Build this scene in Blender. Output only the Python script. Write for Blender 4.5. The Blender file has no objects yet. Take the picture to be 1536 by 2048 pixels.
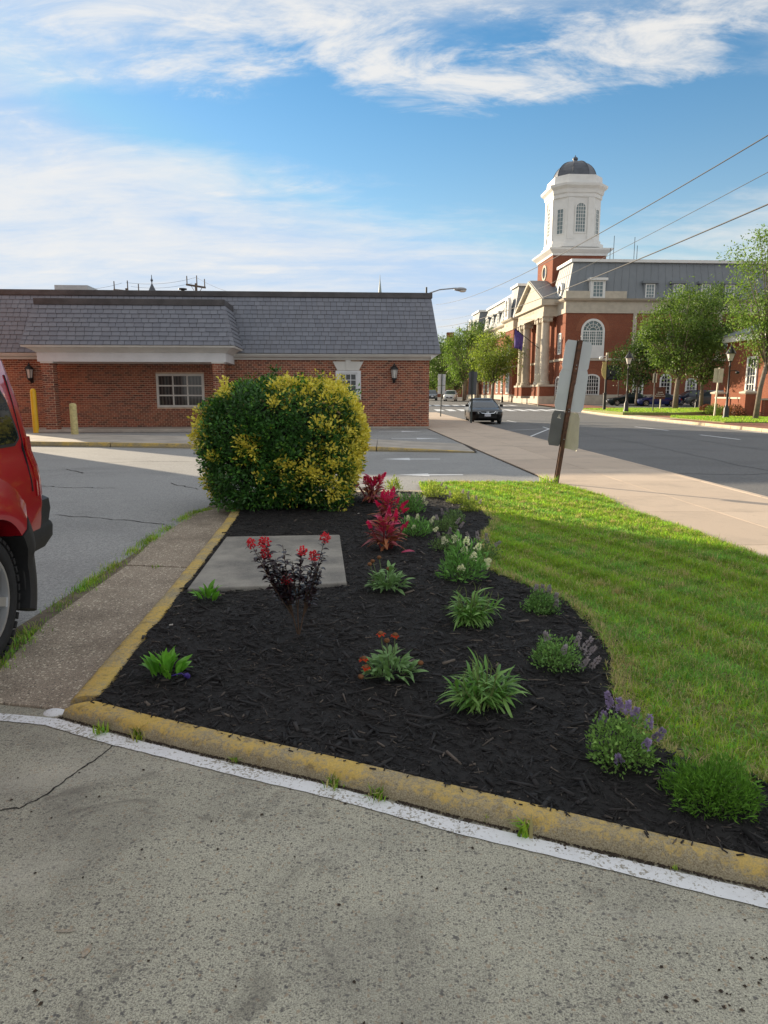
import bpy, bmesh, math, random
import numpy as np
from mathutils import Vector, Matrix

SC = bpy.context.scene
COL = SC.collection
R = math.radians

# ------------------------------------------------------------------ camera
FPX, EYE = 1380.0, 1.5
TH = math.atan((1024 - 790) / FPX)
cam_data = bpy.data.cameras.new("camera")
cam_data.sensor_fit = 'VERTICAL'
cam_data.sensor_height = 36.0
cam_data.lens = FPX / 2048 * 36.0
cam_data.clip_start = 0.05
cam_data.clip_end = 3000
cam = bpy.data.objects.new("camera", cam_data)
cam.location = (0, 0, EYE)
cam.rotation_euler = (math.pi / 2 - TH, 0, 0)
COL.objects.link(cam)
SC.camera = cam

# ------------------------------------------------------------------ light
SUN_EL = R(13.2)
SUN_AZ = math.atan2(-0.72, 0.69)          # clockwise from +Y
sdir = Vector((math.sin(SUN_AZ) * math.cos(SUN_EL), math.cos(SUN_AZ) * math.cos(SUN_EL), math.sin(SUN_EL)))
sun_data = bpy.data.lights.new("sun", 'SUN')
sun_data.energy = 5.0
sun_data.angle = R(0.5)
sun_data.color = (1.0, 0.83, 0.60)
sun = bpy.data.objects.new("sun", sun_data)
sun.rotation_euler = sdir.to_track_quat('Z', 'Y').to_euler()
sun.location = (-40, 40, 30)
COL.objects.link(sun)

SC.view_settings.view_transform = 'Standard'
SC.view_settings.look = 'None'
SC.view_settings.gamma = 1.0
SC.view_settings.use_curve_mapping = False
SC.view_settings.exposure = 0.95
SC.render.engine = 'CYCLES'
SC.cycles.max_bounces = 6
SC.cycles.transparent_max_bounces = 6

world = bpy.data.worlds.new("World")
SC.world = world
world.use_nodes = True


def make_world():
    nt = world.node_tree
    N, Lk = nt.nodes, nt.links
    N.clear()

    def new(t, **kw):
        n = N.new(t)
        for k, v in kw.items():
            setattr(n, k, v)
        return n

    def put(sock, v):
        if isinstance(v, (int, float)):
            sock.default_value = v
        elif isinstance(v, tuple):
            sock.default_value = v
        else:
            Lk.new(v, sock)

    def m(op, a, b=0.0, c=None, clamp=False):
        n = new('ShaderNodeMath', operation=op, use_clamp=clamp)
        put(n.inputs[0], a)
        put(n.inputs[1], b)
        if c is not None:
            put(n.inputs[2], c)
        return n.outputs[0]

    def smooth(v, a, b):
        n = new('ShaderNodeMapRange', interpolation_type='SMOOTHSTEP')
        put(n.inputs['Value'], v)
        n.inputs['From Min'].default_value = a
        n.inputs['From Max'].default_value = b
        return n.outputs[0]

    out = new('ShaderNodeOutputWorld')
    bg = new('ShaderNodeBackground')
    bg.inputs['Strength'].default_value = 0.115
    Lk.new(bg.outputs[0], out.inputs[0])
    sky = new('ShaderNodeTexSky', sky_type='NISHITA')
    sky.sun_disc = False
    sky.sun_elevation = SUN_EL
    sky.sun_rotation = SUN_AZ
    sky.altitude = 30
    sky.air_density = 1.15
    sky.dust_density = 0.2
    sky.ozone_density = 2.4
    tc = new('ShaderNodeTexCoord')
    sep = new('ShaderNodeSeparateXYZ')
    Lk.new(tc.outputs['Generated'], sep.inputs[0])
    x, y, z = sep.outputs
    zc = m('MAXIMUM', z, 0.0)
    az = m('MULTIPLY', m('ARCTAN2', x, y), 57.2958)
    el = m('MULTIPLY', m('ARCSINE', zc), 57.2958)

    def lobe(a0, e0, sa, se, slope=0.0):
        da = m('SUBTRACT', az, a0)
        de = m('SUBTRACT', m('SUBTRACT', el, e0), m('MULTIPLY', da, slope))
        q = m('ADD', m('POWER', m('ABSOLUTE', m('DIVIDE', da, sa)), 2.0), m('POWER', m('ABSOLUTE', m('DIVIDE', de, se)), 2.0))
        return m('EXPONENT', m('MULTIPLY', q, -1.0))

    # cloud sheet coordinates (a flat layer high above)
    inv = m('DIVIDE', 1.0, m('ADD', zc, 0.16))
    comb = new('ShaderNodeCombineXYZ')
    put(comb.inputs[0], m('MULTIPLY', x, inv))
    put(comb.inputs[1], m('MULTIPLY', y, inv))

    def noise(scale, detail, rough, dist, rot=0.0, sc=(1, 1, 1), loc=(0, 0, 0)):
        mp = new('ShaderNodeMapping')
        mp.inputs['Rotation'].default_value = (0, 0, rot)
        mp.inputs['Scale'].default_value = sc
        mp.inputs['Location'].default_value = loc
        Lk.new(comb.outputs[0], mp.inputs[0])
        n = new('ShaderNodeTexNoise')
        n.inputs['Scale'].default_value = scale
        n.inputs['Detail'].default_value = detail
        n.inputs['Roughness'].default_value = rough
        n.inputs['Distortion'].default_value = dist
        Lk.new(mp.outputs[0], n.inputs['Vector'])
        return n.outputs['Fac']

    # torn feathery cirrus + long soft streaks
    n1 = noise(1.7, 7, 0.68, 0.9, R(38), (1.0, 1.9, 1), (3.1, 1.7, 0))
    n2 = noise(5.2, 5, 0.66, 0.6, R(55), (0.9, 1.8, 1), (7.3, 2.2, 0))
    n3 = noise(0.9, 5, 0.6, 0.5, R(-6), (0.55, 1.9, 1), (1.2, 5.1, 0))
    feather = m('ADD', m('MULTIPLY', n1, 0.60), m('MULTIPLY', n2, 0.40))
    up = m('ADD', lobe(-2.5, 23.2, 9, 3.4, -0.24), lobe(9, 21.3, 8, 2.5, 0.02))
    up = m('ADD', up, lobe(20, 23.2, 9, 3.6, 0.05))
    up = m('ADD', up, m('MULTIPLY', lobe(-22, 24.0, 14, 4.6, 0.0), 1.0))
    up = m('ADD', up, m('MULTIPLY', lobe(2, 29, 26, 3.5), 0.5))
    low = m('ADD', lobe(-24, 12.6, 20, 3.6, 0.0), m('MULTIPLY', lobe(-8, 15.6, 15, 1.9, -0.03), 0.55))
    low = m('ADD', low, m('MULTIPLY', lobe(-4, 9.8, 26, 2.8), 0.55))
    clear = m('ADD', lobe(-12, 19.2, 14, 1.5, -0.03), lobe(15, 17.6, 13, 2.2, 0.06))
    clear = m('ADD', clear, m('MULTIPLY', lobe(23, 17.0, 12, 3.8), 1.0))
    clear = m('ADD', clear, m('MULTIPLY', lobe(14, 13.2, 12, 3.0), 0.55))
    # crisp upper cloud
    d1 = m('ADD', m('MULTIPLY', m('SUBTRACT', feather, 0.5), 5.0), m('SUBTRACT', m('MULTIPLY', up, 0.78), m('MULTIPLY', clear, 0.9)))
    c1 = m('MULTIPLY', smooth(d1, 0.25, 1.35), 0.93)
    # soft streaky veil, made thicker out of view as added fill, thinned in view
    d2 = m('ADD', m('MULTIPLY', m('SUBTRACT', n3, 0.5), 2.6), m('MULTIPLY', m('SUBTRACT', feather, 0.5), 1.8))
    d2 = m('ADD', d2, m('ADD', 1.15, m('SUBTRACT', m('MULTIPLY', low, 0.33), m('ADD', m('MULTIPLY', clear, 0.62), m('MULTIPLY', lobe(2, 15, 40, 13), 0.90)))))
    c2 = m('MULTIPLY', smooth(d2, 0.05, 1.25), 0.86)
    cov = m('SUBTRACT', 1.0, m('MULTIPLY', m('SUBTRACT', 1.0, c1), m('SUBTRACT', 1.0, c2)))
    # pale haze bank along the whole horizon
    haze = m('MULTIPLY', m('EXPONENT', m('MULTIPLY', el, -0.13)), 0.9)
    cov = m('SUBTRACT', 1.0, m('MULTIPLY', m('SUBTRACT', 1.0, cov), m('SUBTRACT', 1.0, haze)))
    # cloud colour: a pale sunlit white, a touch warmer and brighter towards the sun, greyer where dense
    sunv = new('ShaderNodeVectorMath', operation='DOT_PRODUCT')
    Lk.new(tc.outputs['Generated'], sunv.inputs[0])
    sunv.inputs[1].default_value = tuple(sdir)
    glow = smooth(sunv.outputs['Value'], 0.2, 1.0)
    ccol = new('ShaderNodeMix', data_type='RGBA')
    put(ccol.inputs[0], glow)
    ccol.inputs[6].default_value = (3.92, 3.86, 3.74, 1)
    ccol.inputs[7].default_value = (4.05, 4.02, 3.95, 1)
    # the clear sky itself, a bit more saturated
    hsv = new('ShaderNodeHueSaturation')
    hsv.inputs['Saturation'].default_value = 1.34
    hsv.inputs['Value'].default_value = 0.82
    Lk.new(sky.outputs[0], hsv.inputs['Color'])
    cap = new('ShaderNodeMix', data_type='RGBA', blend_type='DARKEN')
    cap.inputs[0].default_value = 1.0
    Lk.new(hsv.outputs[0], cap.inputs[6])
    aur = m('ADD', 1.0, m('MULTIPLY', smooth(sunv.outputs['Value'], 0.955, 1.0), 14.0))  # clamp lifted only near the sun, out of view, to add fill
    capc = new('ShaderNodeVectorMath', operation='SCALE')
    capc.inputs[0].default_value = (1.65, 2.75, 4.2)
    put(capc.inputs['Scale'], aur)
    Lk.new(capc.outputs[0], cap.inputs[7])
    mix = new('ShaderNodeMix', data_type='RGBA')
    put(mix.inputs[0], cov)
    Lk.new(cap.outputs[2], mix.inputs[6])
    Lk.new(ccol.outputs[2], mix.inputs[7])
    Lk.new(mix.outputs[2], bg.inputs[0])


make_world()
world.cycles.sampling_method = 'MANUAL'
world.cycles.sample_map_resolution = 512

# ------------------------------------------------------------------ pixel helpers (photograph pixels -> metres)
_c, _s = math.cos(TH), math.sin(TH)


def ray(px, py):
    a = (px - 768) / FPX
    b = -(py - 1024) / FPX
    return a, _c + b * _s, -_s + b * _c


def G(px, py, z=0.0):
    d = ray(px, py)
    t = (z - EYE) / d[2]
    return (d[0] * t, d[1] * t)


def A(px, py, Y):
    d = ray(px, py)
    t = Y / d[1]
    return Vector((d[0] * t, Y, EYE + d[2] * t))


# ------------------------------------------------------------------ object helpers
def link(o, parent=None):
    COL.objects.link(o)
    if parent is not None:
        o.parent = parent
    return o


def tag(o, label=None, cat=None, group=None, kind=None):
    if label:
        o["label"] = label
    if cat:
        o["category"] = cat
    if group:
        o["group"] = group
    if kind:
        o["kind"] = kind
    return o


def empty(name, loc=(0, 0, 0), rz=0.0, label=None, cat=None, group=None):
    o = bpy.data.objects.new(name, None)
    o.empty_display_size = 0.1
    o.location = loc
    o.rotation_euler = (0, 0, rz)
    link(o)
    return tag(o, label, cat, group)


def copy_tree(o, parent=None):
    c = o.copy()
    link(c, parent)
    for ch in o.children:
        copy_tree(ch, c)
    return c


class MB:
    """collects faces; build() makes ONE mesh object"""

    def __init__(self, T=None):
        self.v, self.f, self.mi = [], [], []
        self.T = T
        self.cur = 0

    def add(self, pts, faces):
        b = len(self.v)
        if self.T:
            pts = [self.T(p) for p in pts]
        self.v.extend([tuple(p) for p in pts])
        for f in faces:
            self.f.append([b + i for i in f])
            self.mi.append(self.cur)
        return self

    def poly(self, pts):
        return self.add(pts, [list(range(len(pts)))])

    def box(self, x0, x1, y0, y1, z0, z1):
        p = [(x0, y0, z0), (x1, y0, z0), (x1, y1, z0), (x0, y1, z0), (x0, y0, z1), (x1, y0, z1), (x1, y1, z1), (x0, y1, z1)]
        return self.add(p, [(0, 3, 2, 1), (4, 5, 6, 7), (0, 1, 5, 4), (1, 2, 6, 5), (2, 3, 7, 6), (3, 0, 4, 7)])

    def hexa(self, p):
        """8 corners, bottom ring then top ring"""
        return self.add(p, [(0, 3, 2, 1), (4, 5, 6, 7), (0, 1, 5, 4), (1, 2, 6, 5), (2, 3, 7, 6), (3, 0, 4, 7)])

    def prism(self, base, vec):
        n = len(base)
        v = Vector(vec)
        top = [tuple(Vector(p) + v) for p in base]
        faces = [list(range(n))[::-1], list(range(n, 2 * n))]
        for i in range(n):
            j = (i + 1) % n
            faces.append([i, j, n + j, n + i])
        return self.add(list(base) + top, faces)

    def rings(self, rs, cap=True, closed=True):
        n = len(rs[0])
        pts = [p for r in rs for p in r]
        faces = []
        for k in range(len(rs) - 1):
            for i in range(n if closed else n - 1):
                j = (i + 1) % n
                faces.append([k * n + i, k * n + j, (k + 1) * n + j, (k + 1) * n + i])
        if cap:
            faces.append(list(range(n))[::-1])
            faces.append([(len(rs) - 1) * n + i for i in range(n)])
        return self.add(pts, faces)

    def tube(self, path, rad, n=8, cap=True):
        path = [Vector(p) for p in path]
        if not hasattr(rad, '__len__'):
            rad = [rad] * len(path)
        rs = []
        ref = Vector((0.31, 0.17, 0.93))
        for i, p in enumerate(path):
            d = (path[min(i + 1, len(path) - 1)] - path[max(i - 1, 0)]).normalized()
            a = d.cross(ref)
            if a.length < 0.05:
                a = d.cross(Vector((1, 0, 0)))
            a.normalize()
            b = d.cross(a)
            rs.append([p + (a * math.cos(2 * math.pi * k / n) + b * math.sin(2 * math.pi * k / n)) * rad[i] for k in range(n)])
        return self.rings(rs, cap)

    def lathe(self, prof, n=16, c=(0, 0, 0), rot=0.0):
        rs = []
        for r, z in prof:
            rs.append([(c[0] + r * math.cos(rot + 2 * math.pi * k / n), c[1] + r * math.sin(rot + 2 * math.pi * k / n), c[2] + z) for k in range(n)])
        return self.rings(rs)

    def sphere(self, c, r, n=10, m=6, sq=(1, 1, 1)):
        rs = []
        for i in range(m + 1):
            t = math.pi * i / m
            rr = max(math.sin(t), 0.02)
            rs.append([(c[0] + sq[0] * r * rr * math.cos(2 * math.pi * k / n), c[1] + sq[1] * r * rr * math.sin(2 * math.pi * k / n), c[2] - sq[2] * r * math.cos(t)) for k in range(n)])
        return self.rings(rs)

    def mesh(self, name, mat, smooth=False):
        me = bpy.data.meshes.new(name)
        me.from_pydata(self.v, [], self.f)
        mats = mat if isinstance(mat, (list, tuple)) else [mat]
        for mm in mats:
            me.materials.append(mm)
        if len(mats) > 1:
            me.polygons.foreach_set('material_index', self.mi)
        if smooth:
            me.polygons.foreach_set('use_smooth', [True] * len(me.polygons))
        me.update()
        return me

    def build(self, name, mat, parent=None, smooth=False, loc=None, rz=None, bevel=0.0, auto=None):
        me = self.mesh(name, mat, smooth)
        if smooth and auto:
            me.set_sharp_from_angle(angle=R(auto))
        o = bpy.data.objects.new(name, me)
        if loc is not None:
            o.location = loc
        if rz is not None:
            o.rotation_euler = (0, 0, rz)
        link(o, parent)
        if bevel:
            b = o.modifiers.new('bevel', 'BEVEL')
            b.width = bevel
            b.segments = 2
            b.limit_method = 'ANGLE'
        return o


def np_mesh(name, V, F, mat, cols=None, smooth=False):
    """V (n,3), F (m,k)"""
    V = np.ascontiguousarray(V, dtype=np.float32)
    F = np.ascontiguousarray(F, dtype=np.int32)
    me = bpy.data.meshes.new(name)
    n, (mm, k) = len(V), F.shape
    me.vertices.add(n)
    me.vertices.foreach_set('co', V.ravel())
    me.loops.add(mm * k)
    me.loops.foreach_set('vertex_index', F.ravel())
    me.polygons.add(mm)
    me.polygons.foreach_set('loop_start', np.arange(0, mm * k, k, dtype=np.int32))
    me.polygons.foreach_set('loop_total', np.full(mm, k, dtype=np.int32))
    if smooth:
        me.polygons.foreach_set('use_smooth', np.ones(mm, dtype=bool))
    if cols is not None:
        ca = me.color_attributes.new('col', 'FLOAT_COLOR', 'POINT')
        c4 = np.ones((n, 4), dtype=np.float32)
        c4[:, :3] = cols
        ca.data.foreach_set('color', c4.ravel())
    me.materials.append(mat)
    me.update(calc_edges=True)
    me.validate()
    return me


def obj(name, me, parent=None, loc=None):
    o = bpy.data.objects.new(name, me)
    if loc is not None:
        o.location = loc
    return link(o, parent)


def norm(a):
    return a / np.maximum(np.linalg.norm(a, axis=1, keepdims=True), 1e-9)


def leaf_cloud(pos, d, up, L, W, droop=0.15, fold=0.25):
    """pos,d,up (n,3); L,W (n,) -> V,F with 5 verts / 4 tris per leaf"""
    n = len(pos)
    d = norm(d)
    s = norm(np.cross(d, up))
    u = np.cross(s, d)
    L = np.asarray(L).reshape(-1, 1) * np.ones((n, 1))
    W = np.asarray(W).reshape(-1, 1) * np.ones((n, 1))
    mid = pos + d * L * 0.48
    V = np.empty((n, 5, 3))
    V[:, 0] = pos
    V[:, 1] = mid + s * W * 0.5 + u * W * fold
    V[:, 2] = mid
    V[:, 3] = mid - s * W * 0.5 + u * W * fold
    V[:, 4] = pos + d * L - u * L * droop
    b = (np.arange(n) * 5).reshape(-1, 1, 1)
    F = b + np.array([[0, 2, 1], [0, 3, 2], [2, 4, 1], [2, 3, 4]]).reshape(1, 4, 3)
    return V.reshape(-1, 3), F.reshape(-1, 3)


def in_poly(pts, poly):
    x, y = pts[:, 0], pts[:, 1]
    ins = np.zeros(len(pts), dtype=bool)
    n = len(poly)
    for i in range(n):
        x0, y0 = poly[i]
        x1, y1 = poly[(i + 1) % n]
        cond = ((y0 > y) != (y1 > y))
        xi = (x1 - x0) * (y - y0) / ((y1 - y0) if abs(y1 - y0) > 1e-9 else 1e-9) + x0
        ins ^= cond & (x < xi)
    return ins


# ------------------------------------------------------------------ materials
def srgb(r, g, b):
    f = lambda c: (c / 255 / 12.92) if c / 255 <= 0.04045 else ((c / 255 + 0.055) / 1.055) ** 2.4
    return (f(r), f(g), f(b), 1.0)


class Mat:
    def __init__(self, name):
        self.m = bpy.data.materials.new(name)
        self.m.use_nodes = True
        self.nt = self.m.node_tree
        self.b = self.nt.nodes['Principled BSDF']
        self.tc = self.nt.nodes.new('ShaderNodeTexCoord')

    def n(self, t, **kw):
        x = self.nt.nodes.new(t)
        for k, v in kw.items():
            setattr(x, k, v)
        return x

    def put(self, sock, v):
        if isinstance(v, (int, float, tuple, list)):
            sock.default_value = v
        else:
            self.nt.links.new(v, sock)

    def noise(self, scale, detail=4, rough=0.55, dist=0.0, coord='Object', sc=None):
        x = self.n('ShaderNodeTexNoise')
        x.inputs['Scale'].default_value = scale
        x.inputs['Detail'].default_value = detail
        x.inputs['Roughness'].default_value = rough
        x.inputs['Distortion'].default_value = dist
        v = self.tc.outputs[coord]
        if sc:
            mp = self.n('ShaderNodeMapping')
            mp.inputs['Scale'].default_value = sc
            self.nt.links.new(v, mp.inputs[0])
            v = mp.outputs[0]
        self.nt.links.new(v, x.inputs['Vector'])
        return x.outputs['Fac']

    def voro(self, scale, feature='F1', coord='Object', rnd=1.0, out='Distance', sc=None, warp=0.0, wscale=60.0):
        x = self.n('ShaderNodeTexVoronoi', feature=feature, voronoi_dimensions='2D')
        x.inputs['Scale'].default_value = scale
        x.inputs['Randomness'].default_value = rnd
        v = self.tc.outputs[coord]
        if warp:
            nz = self.n('ShaderNodeTexNoise')
            nz.inputs['Scale'].default_value = wscale
            nz.inputs['Detail'].default_value = 2
            self.nt.links.new(v, nz.inputs['Vector'])
            ma = self.n('ShaderNodeVectorMath', operation='MULTIPLY_ADD')
            self.nt.links.new(nz.outputs['Color'], ma.inputs[0])
            ma.inputs[1].default_value = (warp, warp, warp)
            self.nt.links.new(v, ma.inputs[2])
            v = ma.outputs[0]
        if sc:
            mp = self.n('ShaderNodeMapping')
            mp.inputs['Scale'].default_value = sc
            self.nt.links.new(v, mp.inputs[0])
            v = mp.outputs[0]
        self.nt.links.new(v, x.inputs['Vector'])
        return x.outputs[out]

    def math(self, op, a, b=0.0, clamp=False):
        x = self.n('ShaderNodeMath', operation=op, use_clamp=clamp)
        self.put(x.inputs[0], a)
        self.put(x.inputs[1], b)
        return x.outputs[0]

    def step(self, v, a, b):
        x = self.n('ShaderNodeMapRange', interpolation_type='SMOOTHSTEP')
        self.put(x.inputs['Value'], v)
        x.inputs['From Min'].default_value = a
        x.inputs['From Max'].default_value = b
        return x.outputs[0]

    def mix(self, f, a, b, blend='MIX'):
        x = self.n('ShaderNodeMix', data_type='RGBA', blend_type=blend)
        self.put(x.inputs[0], f)
        self.put(x.inputs[6], a)
        self.put(x.inputs[7], b)
        return x.outputs[2]

    def col(self, v):
        self.put(self.b.inputs['Base Color'], v)
        return self

    def rough(self, v):
        self.put(self.b.inputs['Roughness'], v)
        return self

    def spec(self, v):
        self.b.inputs['Specular IOR Level'].default_value = v
        return self

    def metal(self, v):
        self.b.inputs['Metallic'].default_value = v
        return self

    def bump(self, h, strength=0.3, dist=0.01):
        x = self.n('ShaderNodeBump')
        x.inputs['Strength'].default_value = strength
        x.inputs['Distance'].default_value = dist
        self.put(x.inputs['Height'], h)
        self.nt.links.new(x.outputs[0], self.b.inputs['Normal'])
        return self


def plain(name, c, rough=0.6, var=0.12, scale=6.0, bump=0.0, bscale=60.0, metal=0.0, spec=0.5, coat=0.0):
    m = Mat(name)
    c = tuple(c[:3]) + (1.0,)
    d = tuple(x * (1 - var) for x in c[:3]) + (1.0,)
    e = tuple(min(1, x * (1 + var)) for x in c[:3]) + (1.0,)
    m.col(m.mix(m.step(m.noise(scale, 5, 0.6), 0.3, 0.7), d, e)).rough(rough).metal(metal).spec(spec)
    if bump:
        m.bump(m.noise(bscale, 4, 0.6), bump, 0.004)
    if coat:
        m.b.inputs['Coat Weight'].default_value = coat
        m.b.inputs['Coat Roughness'].default_value = 0.04
    return m.m


def leafmat(name, trans=0.35, rough=0.5, spec=0.3, attr=True, c=(0.05, 0.12, 0.02, 1), var=0.25):
    m = Mat(name)
    if attr:
        a = m.n('ShaderNodeAttribute', attribute_name='col')
        base = a.outputs['Color']
    else:
        oi = m.n('ShaderNodeObjectInfo')
        dk = tuple(x * (1 - var) for x in c[:3]) + (1.0,)
        lt = tuple(x * (1 + var) for x in c[:3]) + (1.0,)
        base = m.mix(oi.outputs['Random'], dk, lt)
        base = m.mix(m.math('MULTIPLY', m.noise(30, 3), 0.5), base, lt)
    m.col(base).rough(rough).spec(spec)
    t = m.n('ShaderNodeBsdfTranslucent')
    bri = m.mix(1.0, base, (1.25, 1.25, 0.8, 1), 'MULTIPLY')
    m.nt.links.new(bri, t.inputs['Color'])
    mx = m.n('ShaderNodeMixShader')
    mx.inputs[0].default_value = trans
    out = m.nt.nodes['Material Output']
    m.nt.links.new(m.b.outputs[0], mx.inputs[1])
    m.nt.links.new(t.outputs[0], mx.inputs[2])
    m.nt.links.new(mx.outputs[0], out.inputs['Surface'])
    return m.m


rng = np.random.default_rng(7)
random.seed(7)
# ================================================================== SETTING: ground, street, lot, walks
def zr(Y):
    return min(max((Y - 55) * 0.012, 0.0), 0.9)


# --- materials
def mat_concrete():
    m = Mat("exposed_concrete")
    fine = m.noise(210, 4, 0.75)
    med = m.noise(48, 5, 0.7)
    big = m.noise(1.1, 5, 0.6)
    dens = m.step(m.noise(2.3, 4, 0.6), 0.30, 0.75)
    base = m.mix(m.step(fine, 0.30, 0.70), (0.29, 0.278, 0.215, 1), (0.74, 0.715, 0.575, 1))
    base = m.mix(m.math('MULTIPLY', m.step(med, 0.50, 0.72), 0.55), base, (0.30, 0.28, 0.235, 1))
    # stones showing through the worn cement, several sizes, unevenly strewn
    for sc, thr, colr, lo, wp in ((38, 0.27, (0.075, 0.075, 0.085, 1), 0.74, 0.022), (70, 0.33, (0.10, 0.095, 0.095, 1), 0.58, 0.016), (120, 0.33, (0.17, 0.16, 0.15, 1), 0.50, 0.012), (190, 0.36, (0.20, 0.185, 0.16, 1), 0.45, 0.008)):
        kw = dict(sc=(1.0, 1.3, 1), warp=wp, wscale=70)
        warp = m.math('ADD', m.voro(sc, **kw), m.math('MULTIPLY', m.math('SUBTRACT', med, 0.5), 0.5))
        cellr = m.n('ShaderNodeSeparateColor')
        m.nt.links.new(m.voro(sc, out='Color', **kw), cellr.inputs[0])
        pick = m.step(m.math('ADD', cellr.outputs[0], m.math('MULTIPLY', m.math('SUBTRACT', dens, 0.5), 0.35)), lo, lo + 0.1)
        f = m.math('MULTIPLY', m.math('SUBTRACT', 1.0, m.step(warp, thr - 0.14, thr + 0.06)), pick)
        base = m.mix(m.math('MULTIPLY', f, m.math('ADD', 0.38, m.math('MULTIPLY', cellr.outputs[2], 0.5))), base, colr)
    cellr = m.n('ShaderNodeSeparateColor')
    m.nt.links.new(m.voro(66, out='Color', warp=0.02), cellr.inputs[0])
    f = m.math('MULTIPLY', m.math('SUBTRACT', 1.0, m.step(m.voro(66, warp=0.02), 0.2, 0.42)), m.step(cellr.outputs[1], 0.86, 0.92))
    base = m.mix(m.math('MULTIPLY', f, 0.5), base, (0.42, 0.29, 0.18, 1))
    base = m.mix(m.math('MULTIPLY', m.step(big, 0.42, 0.70), 0.60), base, (0.20, 0.19, 0.165, 1))
    base = m.mix(m.math('MULTIPLY', m.step(m.noise(2.6, 5, 0.7, 0.9), 0.54, 0.68), 0.55), base, (0.15, 0.14, 0.12, 1))
    base = m.mix(m.math('MULTIPLY', m.step(m.noise(0.6, 4, 0.6, 0.6, sc=(1, 2.6, 1)), 0.52, 0.75), 0.35), base, (0.78, 0.745, 0.64, 1))
    m.col(base).rough(0.9).spec(0.2)
    m.bump(m.math('ADD', m.math('MULTIPLY', fine, 0.8), m.math('MULTIPLY', med, 0.5)), 0.7, 0.007)
    return m.m


def mat_gutter():
    m = Mat("pebbled_gutter_concrete")
    fine = m.noise(160, 3, 0.7)
    base = m.mix(m.step(fine, 0.3, 0.72), (0.20, 0.165, 0.13, 1), (0.50, 0.42, 0.33, 1))
    for sc, thr, colr, lo in ((46, 0.36, (0.78, 0.70, 0.56, 1), 0.80), (85, 0.36, (0.66, 0.57, 0.45, 1), 0.72), (60, 0.34, (0.11, 0.095, 0.085, 1), 0.8)):
        cellr = m.n('ShaderNodeSeparateColor')
        m.nt.links.new(m.voro(sc, out='Color', warp=0.02), cellr.inputs[0])
        warp = m.math('ADD', m.voro(sc, warp=0.02), m.math('MULTIPLY', m.math('SUBTRACT', m.noise(130, 3), 0.5), 0.4))
        f = m.math('MULTIPLY', m.math('SUBTRACT', 1.0, m.step(warp, thr - 0.1, thr)), m.step(cellr.outputs[0], lo, lo + 0.04))
        base = m.mix(m.math('MULTIPLY', f, 0.85), base, colr)
    base = m.mix(m.math('MULTIPLY', m.step(m.noise(1.6, 5, 0.65), 0.42, 0.72), 0.5), base, (0.11, 0.09, 0.07, 1))
    m.col(base).rough(0.92).spec(0.2)
    m.bump(m.math('ADD', fine, m.voro(60)), 0.5, 0.006)
    return m.m


def mat_asphalt(name, c0, c1, spk, speck=0.55, scale=130, stain=0.35):
    m = Mat(name)
    fine = m.noise(scale, 3, 0.75)
    base = m.mix(m.step(fine, 0.3, 0.7), c0, c1)
    cellr = m.n('ShaderNodeSeparateColor')
    m.nt.links.new(m.voro(scale * 0.6, out='Color'), cellr.inputs[0])
    f = m.math('MULTIPLY', m.math('SUBTRACT', 1.0, m.step(m.voro(scale * 0.6), 0.2, 0.38)), m.step(cellr.outputs[0], 0.6, 0.7))
    base = m.mix(m.math('MULTIPLY', f, speck), base, spk)
    mid = m.noise(scale * 0.3, 4, 0.75)
    base = m.mix(m.math('MULTIPLY', m.step(mid, 0.48, 0.66), 0.55), base, tuple(x * 0.62 for x in c0[:3]) + (1,))
    base = m.mix(m.math('MULTIPLY', m.math('SUBTRACT', 1.0, m.step(mid, 0.32, 0.46)), 0.45), base, spk)
    big = m.noise(0.45, 6, 0.6, 0.4)
    dk = tuple(x * 0.62 for x in c0[:3]) + (1,)
    base = m.mix(m.math('MULTIPLY', m.step(big, 0.45, 0.7), stain), base, dk)
    base = m.mix(m.math('MULTIPLY', m.step(m.noise(2.5, 6, 0.7), 0.55, 0.8), stain * 0.6), base, c1)
    m.col(base).rough(0.88).spec(0.3)
    m.bump(fine, 0.4, 0.006)
    return m.m


def mat_walk():
    m = Mat("tan_sidewalk_concrete")
    oi = m.n('ShaderNodeObjectInfo')
    base = m.mix(oi.outputs['Random'], (0.56, 0.455, 0.36, 1), (0.65, 0.53, 0.42, 1))
    base = m.mix(m.math('MULTIPLY', m.step(m.noise(90, 4, 0.7, coord='Object'), 0.35, 0.75), 0.35), base, (0.30, 0.25, 0.20, 1))
    base = m.mix(m.math('MULTIPLY', m.step(m.noise(1.1, 6, 0.65), 0.45, 0.75), 0.4), base, (0.30, 0.26, 0.22, 1))
    base = m.mix(m.math('MULTIPLY', m.step(m.noise(6, 5, 0.7), 0.58, 0.72), 0.25), base, (0.22, 0.19, 0.16, 1))
    m.col(base).rough(0.9).spec(0.2)
    m.bump(m.noise(140, 4, 0.7), 0.25, 0.004)
    return m.m


def mat_paint(name, paint, under, lo, hi, scale=28):
    m = Mat(name)
    w = m.math('ADD', m.math('MULTIPLY', m.noise(scale, 6, 0.75), 0.7), m.math('MULTIPLY', m.noise(3.0, 4, 0.6), 0.3))
    f = m.step(w, lo, hi)
    u = m.mix(m.step(m.noise(150, 3, 0.7), 0.3, 0.7), tuple(x * 0.6 for x in under[:3]) + (1,), under)
    p = m.mix(m.math('MULTIPLY', m.step(m.noise(9, 5, 0.7), 0.45, 0.75), 0.35), paint, tuple(x * 0.72 for x in paint[:3]) + (1,))
    m.col(m.mix(f, p, u)).rough(0.75).spec(0.3)
    m.bump(m.noise(120, 4, 0.7), 0.3, 0.004)
    return m.m


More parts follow.
